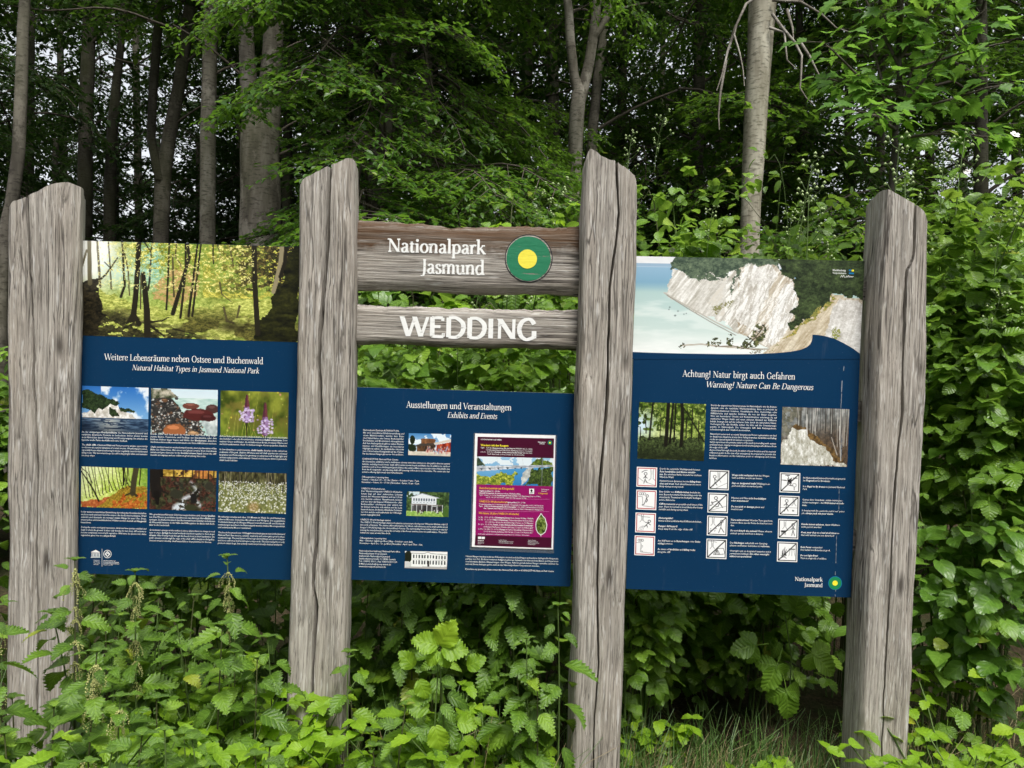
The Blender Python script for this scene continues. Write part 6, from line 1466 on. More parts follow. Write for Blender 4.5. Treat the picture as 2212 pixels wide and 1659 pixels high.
# windows through the leaves in which the photograph shows a trunk: (x0, y0, x1, y1, distance of that trunk)
CLEAR = [(1212, 0, 1350, 330, 11.0), (1585, 0, 1690, 420, 9.3), (425, 150, 475, 520, 12), (508, 230, 612, 520, 10.4), (318, 230, 420, 520, 12.8), (20, 0, 66, 440, 7.9), (222, 120, 262, 520, 16)]
def hides_trunk(root, fw, s):
    sd = Vector((0, 0, 1)).cross(fw); sd = sd.normalized() if sd.length > .01 else Vector((1, 0, 0))
    for t in (0.15, .5, .8, 1.0):
        for w in (-.45, 0, .45):
            p = root + fw * (2.3 * s * t) + sd * (w * s) - Vector((0, 0, .3 * 2.3 * s * t * t)); x, y = px_of(p)
            if any(a < x < c and b < y < d and p.y < Y for a, b, c, d, Y in CLEAR): return True
    return False
def add_boughs(th, axis, n, z0, z1, seed, kit=BOUGH, scale=(0.9, 1.35), reach=(0.3, 1.4), az=None, az_w=math.pi, drop=(-.1, .25), bark=twig_brown, crown=None):
    """boughs hung round a trunk between two heights, each joined to it by a branch"""
    r = random.Random(seed); L = Vector(th.location); paths = []
    cr = crown or link('crown', None, th)
    for k in range(n):
        z = z0 + (z1 - z0) * (k + r.random()) / n
        # the point of the trunk at that height
        best = min(axis, key=lambda p: abs(p.z - z)); c = Vector((best.x, best.y, z))
        a = (az if az is not None else 0) + r.uniform(-az_w, az_w)
        d = Vector((math.sin(a), math.cos(a), 0)); re = r.uniform(*reach); s = r.uniform(*scale)
        root = c + d * re + Vector((0, 0, .25 * re))
        fw = (d + Vector((0, 0, -r.uniform(*drop)))).normalized()
        up = Vector((r.gauss(0, .18), r.gauss(0, .18), 1))
        if hides_trunk(root, fw, s): continue
        M = frame(root - L, fw, up, s); lm, tm, _ = kit[r.randrange(len(kit))]
        o = link('leafy_bough', lm, cr, M); o['kind'] = 'stuff'
        p0 = c - Vector((0, 0, .3)); paths.append((bez(p0 - L, p0.lerp(root, .5) + Vector((0, 0, .12)) - L, root - L, 5), [.024 * s, .020 * s, .017 * s, .015 * s, .013 * s]))
    if paths: link('branches', tubes('branches', paths, bark, 5), th)['kind'] = 'stuff'
    return cr

def base_at(x, Y):
    p = P(x, 900, Y); return Vector((p.x, Y, ground_z(p.x, Y)))
# --- the trunks one can tell apart in the photograph ---------------------------------------------------
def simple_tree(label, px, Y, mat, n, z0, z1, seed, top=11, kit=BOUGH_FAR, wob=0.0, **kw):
    th = tree_thing(label, base_at(px[-1][0], Y), kw.pop('group', None)); ax, _ = trunk_from_px(th, px, Y, mat, up_to=top, wob=wob)
    if n: add_boughs(th, ax, n, z0, z1, seed, kit, **kw)
    return th, ax
simple_tree('slender curved beech at the left edge behind the rounded post', [(58, -60, 20), (50, 60, 22), (46, 200, 24), (40, 330, 25), (26, 440, 27), (8, 520, 29), (0, 620, 30)], 8.0, bark_mid, 9, 4.6, 9, 21, kit=BOUGH, top=9, az=.6, az_w=1.6, reach=(.1, .4))
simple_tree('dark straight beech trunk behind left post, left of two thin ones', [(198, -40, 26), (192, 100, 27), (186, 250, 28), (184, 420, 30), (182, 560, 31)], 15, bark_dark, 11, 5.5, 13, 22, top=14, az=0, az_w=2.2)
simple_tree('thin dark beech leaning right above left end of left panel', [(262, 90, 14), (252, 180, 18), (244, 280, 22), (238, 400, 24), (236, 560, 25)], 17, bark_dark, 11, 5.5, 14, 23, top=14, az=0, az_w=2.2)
th, ax = simple_tree('forked beech leaning right above left panel', [(350, 335, 8), (351, 355, 22), (352, 385, 33), (350, 440, 32), (346, 560, 33)], 13, bark_mid, 0, 0, 0, 24, top=None)
axr, _ = trunk_from_px(th, [(420, -60, 20), (404, 60, 24), (388, 180, 26), (366, 290, 28), (353, 385, 31)], 13, bark_mid, 10, 'stem', 12, 0, False)
axl, _ = trunk_from_px(th, [(352, -60, 16), (338, 100, 18), (330, 200, 19), (326, 300, 18), (345, 390, 18)], 12.9, bark_dark, 10, 'stem', 12, 0, False)
add_boughs(th, axr, 12, 5.6, 12, 25, BOUGH_FAR, az=0, az_w=2.0)
simple_tree('straight pale grey beech trunk above middle of left panel', [(460, -60, 27), (456, 60, 29), (452, 180, 31), (449, 330, 32), (448, 540, 33)], 12, bark_pale, 10, 5.6, 12, 26, top=12, az=0, az_w=2.4)
th, ax = simple_tree('thick double beech trunk just left of the cracked post', [(560, 205, 10), (560, 225, 40), (561, 255, 66), (562, 290, 80), (561, 330, 82), (562, 430, 85), (563, 560, 90)], 10.5, bark_mid2, 0, 0, 0, 27, top=None)
axa, _ = trunk_from_px(th, [(528, -80, 26), (531, 60, 32), (536, 170, 36), (544, 280, 40), (548, 330, 40)], 10.5, bark_mid2, 12, 'stem', 12, 0, False)
axb, _ = trunk_from_px(th, [(600, -80, 34), (592, 60, 40), (584, 180, 46), (580, 270, 50), (576, 330, 46)], 10.55, bark_mid2, 12, 'stem', 12, 0, False)
add_boughs(th, axa, 9, 5.6, 11, 28, BOUGH_FAR, az=-.6, az_w=2.0); add_boughs(th, axb, 14, 4.3, 11, 29, BOUGH, az=1.2, az_w=1.5)
simple_tree('dark beech trunk squeezed between double trunk and cracked post', [(626, -40, 18), (622, 200, 20), (619, 560, 22)], 14, bark_dark, 12, 4.5, 13, 30, top=13, az=.4, az_w=1.8)
th8, ax8 = simple_tree('beech with pale trunk behind cracked post, boughs hanging over the name boards', [(872, -60, 24), (862, 90, 27), (846, 200, 28), (822, 330, 30), (800, 440, 32), (796, 560, 33)], 8.6, bark_mid, 0, 0, 0, 31, top=10)
cr8 = add_boughs(th8, ax8, 120, 1.7, 8.5, 32, BOUGH, (0.75, 1.05), (0.2, 1.0), math.radians(140), math.radians(100), (.0, .45))
th, ax = simple_tree('pale beech forking above the pointed post', [(1253, 172, 8), (1252, 186, 22), (1250, 205, 32), (1246, 250, 33), (1243, 330, 32), (1240, 420, 31), (1238, 560, 33)], 11, bark_pale, 0, 0, 0, 33, top=None)
axa, _ = trunk_from_px(th, [(1214, -80, 17), (1228, 20, 19), (1232, 90, 20), (1240, 165, 22), (1252, 215, 24)], 11, bark_pale, 10, 'stem', 11, 0, False)
axb, _ = trunk_from_px(th, [(1296, -80, 17), (1288, 20, 20), (1284, 60, 22), (1272, 140, 24), (1254, 215, 25)], 11.02, bark_pale, 10, 'stem', 11, 0, False)
axc, _ = trunk_from_px(th, [(1345, -60, 13), (1322, 15, 15), (1302, 55, 16), (1284, 80, 16)], 11, bark_pale, 8, 'stem', 10, 0, False)
add_boughs(th, axa, 7, 6.6, 11, 34, BOUGH, az=0, az_w=2.0); add_boughs(th, axb, 9, 6.6, 11, 35, BOUGH, az=0, az_w=2.0)
simple_tree('grey beech trunk half hidden behind the pale forked one', [(1306, 60, 16), (1292, 160, 20), (1280, 280, 23), (1274, 420, 24), (1270, 560, 25)], 12.5, bark_mid, 10, 5.5, 12, 36, top=12, az=0, az_w=1.8)
simple_tree('dim beech trunk left of the pale forked one', [(1190, -40, 22), (1194, 120, 24), (1196, 300, 25), (1196, 560, 27)], 14.5, bark_mid, 14, 3.0, 13, 37, top=13)
th10, ax10 = simple_tree('stout leaning beech with broken dead branches behind right panel', [(1652, -60, 58), (1646, 30, 56), (1641, 120, 53), (1634, 220, 49), (1628, 330, 45), (1622, 440, 42), (1618, 560, 43)], 9.5, bark_warm, 9, 6.4, 11, 38, top=11, az=0, az_w=2.2)
for pl in ([(1640, -10), (1612, 8), (1590, 55), (1586, 75), (1598, 115), (1605, 150), (1608, 186)], [(1668, 30), (1690, 60), (1716, 90), (1732, 120), (1730, 170), (1728, 190), (1742, 212), (1758, 226)], [(1662, 60), (1694, 70), (1700, 130), (1722, 150)], [(1668, 0), (1730, 4), (1774, 30), (1806, 60), (1838, 70)], [(1590, 55), (1572, 110), (1560, 160), (1548, 196)], [(1568, 130), (1556, 200), (1552, 250), (1554, 280)], [(1728, 90), (1748, 120), (1768, 160), (1784, 180)], [(1700, 20), (1712, 60), (1714, 88)]):
    pts = [P(x, y, 9.3 - .05 * i) for i, (x, y) in enumerate(pl)]; n = len(pts); L = th10.location
    link('dead_branch', tubes('dead_branch', [([p - L for p in pts], [.020 * (1 - .75 * i / (n - 1)) for i in range(n)])], dead_wood, 6), th10)

ORD = ['first', 'second', 'third', 'fourth', 'fifth', 'sixth', 'seventh', 'eighth', 'ninth', 'tenth', 'eleventh', 'twelfth', 'thirteenth', 'fourteenth', 'fifteenth', 'sixteenth', 'seventeenth', 'eighteenth', 'nineteenth', 'twentieth'] + ['twenty-' + w for w in ('first', 'second', 'third', 'fourth', 'fifth', 'sixth', 'seventh', 'eighth', 'ninth')] + ['thirtieth', 'thirty-first', 'thirty-second']
# --- trees deeper in the wood: dim trunks and crowns that close the view ---------------------------------
r_ = random.Random(5)
deep = sorted([(2500, 14), (2800, 17), (-380, 13), (-650, 17), (-120, 12), (60, 20), (300, 23), (520, 19), (690, 16), (760, 22), (930, 13.5), (1000, 19), (1060, 26), (1130, 17), (1340, 17), (1420, 22), (1500, 14), (1560, 25), (1740, 15), (1830, 20), (1900, 13), (2010, 17), (2120, 12), (2200, 21), (2330, 15), (-60, 27), (140, 30), (610, 30), (860, 31), (1250, 30), (1680, 30), (2080, 30)])
for i, (x, Y) in enumerate(deep):
    w = r_.uniform(.16, .32) / Y * F; s = r_.uniform(-20, 20)
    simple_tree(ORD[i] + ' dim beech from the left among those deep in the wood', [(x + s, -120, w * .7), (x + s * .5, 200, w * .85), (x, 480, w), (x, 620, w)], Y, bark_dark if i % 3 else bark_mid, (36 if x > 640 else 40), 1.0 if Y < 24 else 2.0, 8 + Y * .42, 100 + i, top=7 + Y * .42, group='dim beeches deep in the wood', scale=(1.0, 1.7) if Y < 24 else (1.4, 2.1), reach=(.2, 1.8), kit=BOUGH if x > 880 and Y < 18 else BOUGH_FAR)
for i, (x, Y) in enumerate([(-150, 18), (20, 24), (120, 17), (250, 21), (340, 27), (430, 19), (545, 24), (660, 20), (800, 16), (900, 24), (1010, 15), (1120, 22), (1250, 16), (1370, 24), (1470, 18), (1600, 16), (1720, 22), (1840, 16), (1980, 22), (2110, 16), (2240, 20)]):
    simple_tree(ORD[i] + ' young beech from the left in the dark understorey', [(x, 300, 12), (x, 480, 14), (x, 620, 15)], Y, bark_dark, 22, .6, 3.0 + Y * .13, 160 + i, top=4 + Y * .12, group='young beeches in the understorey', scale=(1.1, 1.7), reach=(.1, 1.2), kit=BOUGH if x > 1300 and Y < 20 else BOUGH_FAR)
# --- unseen beeches added behind the viewer to shut out the low sky -----------
for i, (x, y) in enumerate([(-9, -7), (-6, -11), (-2.5, -9), (1.5, -11.5), (5, -9.5), (8.5, -7.5), (-12, -2), (12, -3)]):
    b = Vector((x, y, ground_z(x, y))); th = tree_thing(ORD[i] + ' unseen beech from the left, added behind the viewer to block low sky', b, 'unseen light-blocking beeches behind the viewer')
    pts = [Vector((0, 0, -.1)), Vector((.05, 0, 1.5)), Vector((.1, .05, 4)), Vector((.1, .1, 9))]; link('trunk', tubes('trunk', [(pts, [.2, .16, .14, .08])], bark_mid, 12), th)
    add_boughs(th, [b + Vector((.1, 0, k * .5)) for k in range(20)], 34, .9, 9.0, 900 + i, BOUGH_FAR, scale=(1.2, 1.9), reach=(.2, 1.6))
# ------------------------------------------------------------------ shrubs, nettles, brambles, grass
def ovl(p, q): return p
def nettle(x, y, h, seed, label, group, lean=(0, 0), flowers=False, kit=None, lsize=0.085, name='stinging_nettle', gap=0.062, start=0.25):
    r = random.Random(seed); kit = kit or NETTLE_ME
    b = Vector((x, y, ground_z(x, y) - .01)); th = thing(name, b, label, 'plant', group)
    top = Vector((lean[0] * h, lean[1] * h, h)); mid = Vector((lean[0] * h * .3 + r.uniform(-.02, .02), lean[1] * h * .3, h * .55))
    path = bez(Vector((0, 0, 0)), mid, top, 14); link('stem', tubes('stem', [(path, [.0038 * (1 - .6 * i / 13) for i in range(14)])], stem_purple if r.random() < .5 else stem_green, 5), th)
    az = r.uniform(0, 3.14); z = h * start
    while z < h:
        t = z / h; k = min(12, int(t * 13)); p = path[k].lerp(path[k + 1], t * 13 - k)
        s = lsize * (0.35 + 0.65 * min(1, (1 - t) * 4.5)) * r.uniform(.85, 1.2)
        for sd in (0, math.pi):
            a = az + sd + r.uniform(-.3, .3); el = .6 * t - r.uniform(.1, 1.0)
            d = Vector((math.cos(a), math.sin(a), el)); o = p + Vector((math.cos(a), math.sin(a), .5 * el)) * .022
            link('leaf', kit[r.randrange(len(kit))], th, frame(o, d, Vector((r.gauss(0, .25), r.gauss(0, .25) - .3, 1)), s))
        if flowers and .55 < t < .97 and r.random() < .75:
            for q in range(2):
                a = r.uniform(0, 6.28); link('flower_tassel', TASSEL[r.randrange(4)], th, Matrix.Translation(p) @ Matrix.Rotation(a, 4, 'Z') @ Matrix.Scale(r.uniform(.55, .95), 4))
        az += math.pi / 2 + r.uniform(-.2, .2); z += gap * (1.0 if t < .8 else .6)
    for q in range(3):
        a = q * 2.1; link('leaf', kit[q % len(kit)], th, frame(top, Vector((math.cos(a), math.sin(a), .7)), (0, 0, 1), lsize * .38))
    return th
def at_px(x, Y): return P(x, 900, Y).x
rn_ = random.Random(3)
# tall flowering nettles that can be told apart
FL = [(168, 1.98, 0.90, .02, 'flowering nettle reaching over the lower left corner of left panel'), (310, 2.02, .86, .0, 'flowering nettle with cream tassels below left panel, left one'), (506, 2.08, .88, .0, 'flowering nettle with cream tassels below right half of left panel'), (30, 1.75, .86, -.03, 'flowering nettle at lower left picture edge in front of the left post'), (196, 1.72, .78, .05, 'flowering nettle leaning in front of the foot of the left post'), (268, 1.70, .68, .02, 'short flowering nettle right of the left post foot')]
for i, (x, Y, h, ln, lb) in enumerate(FL): nettle(at_px(x, Y), Y, h, 300 + i, lb, 'flowering nettles by the left post', (ln, -.04), True)
k = 0
for (xa, xb, Ya, Yb, n, ha, hb, lb, gr) in [
    (0, 620, 1.45, 1.95, 30, .46, .66, ' nettle from the left in the patch in front of left panel', 'nettles in front of left panel'),
    (180, 610, 1.95, 2.2, 16, .56, .76, ' nettle from the left in the patch just below left panel', 'nettles just below left panel'),
    (160, 660, 2.45, 3.0, 16, .75, 1.05, ' shaded nettle from the left behind left panel and cracked post', 'shaded nettles behind left panel'),
    (770, 1230, 2.40, 2.95, 20, .72, 1.0, ' shaded nettle from the left behind low middle panel', 'shaded nettles behind middle panel'),
    (1110, 1230, 1.95, 2.2, 5, .52, .76, ' nettle from the left beside the foot of the pointed post', 'nettles left of the pointed post foot'),
    (760, 1000, 1.75, 2.15, 9, .42, .66, ' nettle from the cracked post in the row below middle panel', 'nettles below middle panel'),
    (-260, 0, 2.5, 4.5, 12, .9, 1.3, ' nettle from the left behind the rounded post at picture edge', 'nettles at the left picture edge')]:
    for i in range(n):
        x = xa + (xb - xa) * (i + rn_.random()) / n; Y = rn_.uniform(Ya, Yb); k += 1
        nettle(at_px(x, Y), Y, rn_.uniform(ha, hb), 400 + k, ORD[i] + lb, gr, (rn_.uniform(-.08, .08), rn_.uniform(-.12, .02)), False, lsize=rn_.uniform(.070, .110))

def bush(name, label, cat, cx, cy, z0, z1, rx, ry, n_leaf, n_inner, kit, tmpl, mat, seed, lsize=(.06, .13), heads=0, flowers=0, group=None, inner_size=.075, face=0.5, top_bias=0.3, canes=14, hole=None):
    """shrub filling an uneven volume; outer leaves are single parts, the inside is one mass of foliage"""
    r = random.Random(seed); b = Vector((cx, cy, ground_z(cx, cy))); th = thing(name, b, label, cat, group)
    hz = (z1 - z0) / 2; cz = (z0 + z1) / 2
    def shell(k):
        while True:
            v = Vector((r.gauss(0, 1), r.gauss(0, 1) - face, r.gauss(0, 1) + top_bias)); v.normalize()
            return v
    def spot(v, k):
        w = 1 + .5 * fbm(v.x * 2.2 + seed, v.y * 2.2, v.z * 2.2)
        return Vector((v.x * rx * k * w, v.y * ry * k * w, cz + v.z * hz * k * w - b.z * 0))
    ends = []
    for i in range(n_leaf):
        v = shell(i); p = spot(v, r.uniform(.62, 1.10))
        if p.z < .04: p.z = r.uniform(.05, .3)
        out = Vector((v.x, v.y - .1, v.z * .4 + r.uniform(-.5, .25)))
        nrm = Vector((v.x * .5 + r.gauss(0, .3), v.y * .5 - .25 + r.gauss(0, .3), .9 + v.z * .3))
        s = r.uniform(*lsize); fw = out.normalized(); p0 = p - fw * s * .4
        link('leaf', kit[r.randrange(len(kit))], th, frame(p0, fw, nrm, s)); ends.append((p0, v))
    if n_inner:
        ms, rr = [], []
        for i in range(n_inner):
            v = shell(i); p = spot(v, r.uniform(.25, .88))
            if p.z < .03: p.z = r.uniform(.03, .4)
            ms.append(frame(p, Vector((v.x + r.gauss(0, .5), v.y + r.gauss(0, .5), r.uniform(-.6, .3))), Vector((r.gauss(0, .4), r.gauss(0, .4) - .2, 1)), inner_size * r.uniform(.7, 1.3))); rr.append(r.random())
        V, Fc, U, R = scatter(tmpl, ms, rr); o = link('inner_foliage', mesh_np('inner_foliage', V, Fc, mat, U, R), th); o['kind'] = 'stuff'
    for i in range(canes):
        e, v = ends[(i * 7) % len(ends)]; a0 = Vector((r.uniform(-.3, .3) * rx, r.uniform(-.3, .3) * ry, -.02))
        link('cane', tubes('cane', [(bez(a0, Vector((a0.x * .5 + e.x * .5, a0.y * .5 + e.y * .5, max(e.z, .3) * 1.15)), e, 9), [.0045 * (1 - .6 * q / 8) for q in range(9)])], stem_purple if i % 2 else stem_green, 5), th)
    for i in range(heads):
        v = Vector((r.uniform(-1, 1), r.uniform(-1, .2), r.uniform(.35, 1.3))).normalized(); p = spot(v, r.uniform(.92, 1.05)); m = PANICLE[r.randrange(4)]
        M = frame(p, Vector((v.x * .5, v.y * .5 - .1, 0)) if False else Vector((1, 0, 0)), Vector((v.x * .5 + r.gauss(0, .2), v.y * .5 + r.gauss(0, .2), 1)), r.uniform(.75, 1.25))
        h = link('flower_stalk', m[0], th, M); link('flower_bud', m[1], h)['kind'] = 'stuff'
    for i in range(flowers):
        v = shell(i); p = spot(v, 1.06); link('flower', FLOWER, th, frame(p, Vector((r.gauss(0, 1), r.gauss(0, .4), .3)), Vector((v.x, v.y - .6, .8)), r.uniform(.8, 1.3)))
    return th
SIMPLE = [BRAM[0], BRAM[2], HEART[0]]
X = at_px
# brambles: behind the right panel, right of the right post, behind the name boards, below the panels
bush('bramble_bush', 'tall flowering bramble showing above left half of right panel', 'bush', X(1480, 3.3), 3.45, .9, 2.28, .40, .45, 170, 800, TRI_ME, SIMPLE, bramble_m, 501, heads=3, flowers=4, group='brambles behind the sign')
bush('bramble_bush', 'flowering bramble showing above middle of right panel', 'bush', X(1660, 3.2), 3.3, .8, 2.02, .42, .42, 170, 800, TRI_ME, SIMPLE, bramble_m, 502, heads=3, flowers=5, group='brambles behind the sign')
bush('bramble_bush', 'flowering bramble showing above right end of right panel', 'bush', X(1815, 3.3), 3.35, .8, 2.00, .36, .42, 150, 700, TRI_ME, SIMPLE, bramble_m, 503, heads=3, flowers=3, group='brambles behind the sign')
bush('bramble_bush', 'tall bramble full of bud stalks right of the right post', 'bush', X(2080, 3.0), 3.1, .9, 2.30, .42, .5, 240, 1000, TRI_ME, SIMPLE, bramble_m, 504, top_bias=.5, heads=9, flowers=4, group='brambles behind the sign')
bush('bramble_bush', 'bramble with large leaves at right picture edge', 'bush', X(2190, 2.7), 2.85, .55, 1.75, .40, .45, 220, 900, TRI_ME + HEART_ME, SIMPLE, bramble_m, 505, lsize=(.09, .14), heads=8, flowers=3, group='brambles behind the sign')
bush('bindweed_tangle', 'tangle of heart-leaved bindweed low down right of the right post', 'bush', X(2110, 2.6), 2.65, .12, 1.15, .34, .38, 110, 350, HEART_ME + TRI_ME[:2], SIMPLE, vine_m, 506, lsize=(.06, .10))
bush('bramble_bush', 'bright bramble seen between the two name boards and low panel, left part', 'bush', X(880, 3.0), 3.1, .55, 1.84, .42, .4, 150, 450, TRI_ME + HEART_ME, SIMPLE, bramble_m, 507, lsize=(.09, .14), heads=4, group='brambles behind the name boards')
bush('bramble_bush', 'bright bramble seen between the two name boards and low panel, right part', 'bush', X(1130, 3.0), 3.05, .55, 1.90, .40, .4, 150, 450, TRI_ME + TRI_YOUNG[:1], SIMPLE, bramble_m, 508, lsize=(.09, .14), heads=5, group='brambles behind the name boards')
bush('bramble_bush', 'light green bramble tip beside the pointed post above upper name board', 'bush', X(1205, 3.4), 3.5, 1.2, 2.12, .26, .3, 70, 250, TRI_YOUNG + TRI_ME[:1], SIMPLE, bramble_m, 509, lsize=(.08, .13), heads=2, group='brambles behind the name boards')
bush('bramble_bush', 'dark bramble in the shade under left half of right panel', 'bush', X(1420, 3.0), 3.1, .1, .95, .34, .35, 130, 600, TRI_ME, SIMPLE, bramble_m, 510, group='brambles in the hollow under the right panel')
bush('bramble_bush', 'dark glossy bramble hanging under right half of right panel', 'bush', X(1690, 2.9), 3.05, .25, 1.0, .30, .3, 110, 400, TRI_ME, SIMPLE, bramble_m, 511, lsize=(.10, .14), group='brambles in the hollow under the right panel')
bush('bramble_bush', 'shaded bramble at the back of the hollow under the right panel', 'bush', X(1580, 4.2), 4.5, .1, 1.6, .9, .45, 200, 1600, TRI_ME, SIMPLE, bramble_m, 512, group='brambles in the hollow under the right panel')
bush('bramble_bush', 'shaded bramble filling the space below the low middle panel', 'bush', X(1000, 2.8), 2.9, .05, 1.0, .50, .35, 180, 900, TRI_ME + NETTLE_ME[:1], SIMPLE, bramble_m, 513, lsize=(.09, .13), group='brambles below the panels')
bush('bramble_bush', 'shaded bramble behind left panel seen under it', 'bush', X(420, 3.0), 3.2, .05, 1.1, .7, .4, 90, 600, TRI_ME, SIMPLE, bramble_m, 514, group='brambles below the panels')
# undergrowth between sign and wood
for i, (x, Y, z1, rx, lb) in enumerate([(-40, 5.0, 1.3, 1.0, 'low green shrub at left picture edge behind the rounded post'), (330, 5.5, 1.7, 1.4, 'dark shrub in the wood behind left panel'), (700, 5.5, 1.9, 1.2, 'dark shrub in the wood behind cracked post'), (1050, 5.2, 2.0, 1.2, 'dark leafy shrub behind upper name board'), (1420, 5.6, 2.4, 1.2, 'dark shrub behind the pointed post'), (1720, 6.2, 3.3, 1.3, 'mid green shrub behind brambles left of the maple'), (2000, 5.4, 2.8, 1.1, 'mid green shrub behind brambles under the maple'), (2230, 4.6, 2.6, .9, 'green shrub at right picture edge behind brambles'), (2560, 4.2, 2.3, 1.2, 'green shrub beyond the right picture edge, nearer the sign'), (2900, 5.2, 2.6, 1.5, 'green shrub beyond the right picture edge, farther out'), (-380, 4.6, 1.6, 1.3, 'green shrub beyond the left picture edge, nearer the sign'), (-720, 5.4, 2.0, 1.5, 'green shrub beyond the left picture edge, farther out')]):
    bush('undergrowth_shrub', lb, 'shrub', X(x, Y), Y, .1, z1, rx, .9, 60, 1500, TRI_ME, [LANCE[0], BRAM[1]] if i % 2 else SIMPLE, bramble_m if i > 4 else nettle_m, 540 + i, lsize=(.10, .15), inner_size=.10, canes=6, face=.8)

for i, x in enumerate((-9.5, -6.0, -2.6, 0.9, 4.2, 7.6)):  # unseen row of shrubs added behind the viewer, keeps low light off the hollow
    bush('light_block_shrub', ORD[i] + ' unseen shrub from the left in the row added to block low light', 'shrub', x, -5.2 - .4 * (i % 2), .05, 2.7, 2.0, 1.0, 40, 1700, TRI_ME, SIMPLE, nettle_m, 580 + i, lsize=(.10, .15), inner_size=.16, canes=6, face=-.5, group='unseen light-blocking shrubs behind the viewer')
bush('bramble_bush', 'dark bramble leaves beside the pointed post under right panel', 'bush', X(1390, 2.6), 2.62, .2, .86, .16, .2, 60, 120, TRI_ME, SIMPLE, bramble_m, 515, lsize=(.07, .12), group='brambles in the hollow under the right panel')
bush('bramble_bush', 'low dark bramble at the bottom of the hollow under right panel', 'bush', X(1570, 3.1), 3.2, .02, .5, .5, .3, 110, 300, TRI_ME, SIMPLE, bramble_m, 516, lsize=(.07, .12), group='brambles in the hollow under the right panel')
# big light bramble leaves in front of the middle panel
def shoot(label, pxs, Y, kit, seed, cat='plant', name='bramble_shoot', leaves=(), group=None):
    base = Vector((P(*pxs[0], Y).x, Y, 0)); base.z = ground_z(base.x, base.y); th = thing(name, base, label, cat, group)
    pts = [Vector((0, 0, 0))] + [P(*q, Y - .02 * i) - base for i, q in enumerate(pxs)]; link('cane', tubes('cane', [(pts, [.004 * (1 - .5 * i / (len(pts) - 1)) for i in range(len(pts))])], stem_green, 5), th)
    r = random.Random(seed)
    for (x, y, s, az, pit, kk) in leaves:
        p = P(x, y, Y - .05) - base; link('leaf', kit[kk % len(kit)], th, frame(p, Vector((math.sin(az), -.35, math.cos(az) * 1.0)), Vector((r.gauss(0, .15), -1, .55 + pit)), s))
    return th
LONE = leaf_meshes('bramble_leaf', [leaf_arrays(20, .40, .40, .14, .3, .16, .35, 0, .07, 1.1, 5), leaf_arrays(20, .38, .40, .14, .3, .24, .5, 0, .08, 1.1, 6)], young_m)
shoot('large light green five-part bramble leaf in front of plants below middle panel', [(960, 1600), (955, 1500), (948, 1410)], 2.0, LONE, 1, leaves=[(950, 1392, .085, .5, 0, 0), (944, 1394, .075, -1.2, 0, 1), (956, 1400, .075, 1.5, .1, 0), (952, 1408, .052, 2.5, .2, 1), (946, 1408, .048, -2.4, .2, 0), (892, 1440, .060, -.6, .1, 1), (905, 1470, .055, 2.6, .1, 0), (1010, 1440, .060, .9, .1, 1), (925, 1530, .070, -1.2, .1, 0), (940, 1570, .075, 2.8, .1, 1), (990, 1560, .055, 1.6, .1, 0)])
shoot('dark glossy bramble spray hanging in the hollow under right panel', [(1700, 1580), (1710, 1420), (1696, 1330)], 2.55, TRI_ME, 2, leaves=[(1690, 1400, .16, -2.7, 0, 0), (1660, 1390, .15, -1.6, 0, 1), (1722, 1385, .16, 2.2, 0, 2), (1700, 1345, .14, .3, 0, 3), (1690, 1450, .17, 3.0, 0, 4)])
# bright low weeds
def weed(x, Y, h, seed, label, group, kit=HEART_YOUNG, s=.055):
    r = random.Random(seed); b = Vector((x, Y, ground_z(x, Y))); th = thing('low_weed', b, label, 'plant', group); paths = []
    for j in range(4):
        a = r.uniform(0, 6.28); e = Vector((math.cos(a) * h * .45, math.sin(a) * h * .45, h * r.uniform(.75, 1.1))); pa = bez(Vector((0, 0, 0)), Vector((e.x * .3, e.y * .3, e.z * .7)), e, 6); paths.append((pa, [.002] * 6))
        for q in range(2, 6):
            for sd in (-1, 1):
                aa = a + sd * r.uniform(.6, 1.8) + q; link('leaf', kit[r.randrange(len(kit))], th, frame(pa[q], Vector((math.cos(aa), math.sin(aa), r.uniform(-.2, .4))), Vector((r.gauss(0, .2), r.gauss(0, .2) - .2, 1)), s * r.uniform(.7, 1.25)))
    link('stems', tubes('stems', paths, stem_green, 4), th)
kk = 0
for (xa, xb, Ya, Yb, n, ha, hb, lb, gr) in [(390, 660, 1.70, 2.12, 28, .30, .52, ' bright yellow green weed from the left before the cracked post', 'bright weeds at the cracked post'), (660, 1080, 1.85, 2.15, 16, .26, .46, ' low bright weed from the cracked post below middle panel', 'bright weeds below middle panel'), (1360, 1800, 2.1, 2.6, 6, .12, .24, ' small weed from the left in dry grass under right panel', 'weeds under right panel'), (1950, 2210, 1.95, 2.5, 14, .25, .48, ' leafy weed from the right post in the grass beside it', 'weeds right of the right post'), (1800, 1960, 1.85, 2.15, 7, .22, .36, ' low weed from the left around the right post foot', 'weeds round the right post foot'), (0, 380, 1.5, 1.75, 12, .44, .60, ' bright weed from the left before the rounded post', 'bright weeds before the rounded post'), (1080, 1230, 1.9, 2.2, 5, .2, .34, ' low weed from the left before the pointed post foot', 'weeds by the pointed post')]:
    for i in range(n):
        kk += 1; Y = rn_.uniform(Ya, Yb); weed(at_px(xa + (xb - xa) * (i + rn_.random()) / n, Y), Y, rn_.uniform(ha, hb), 700 + kk, ORD[i] + lb, gr)
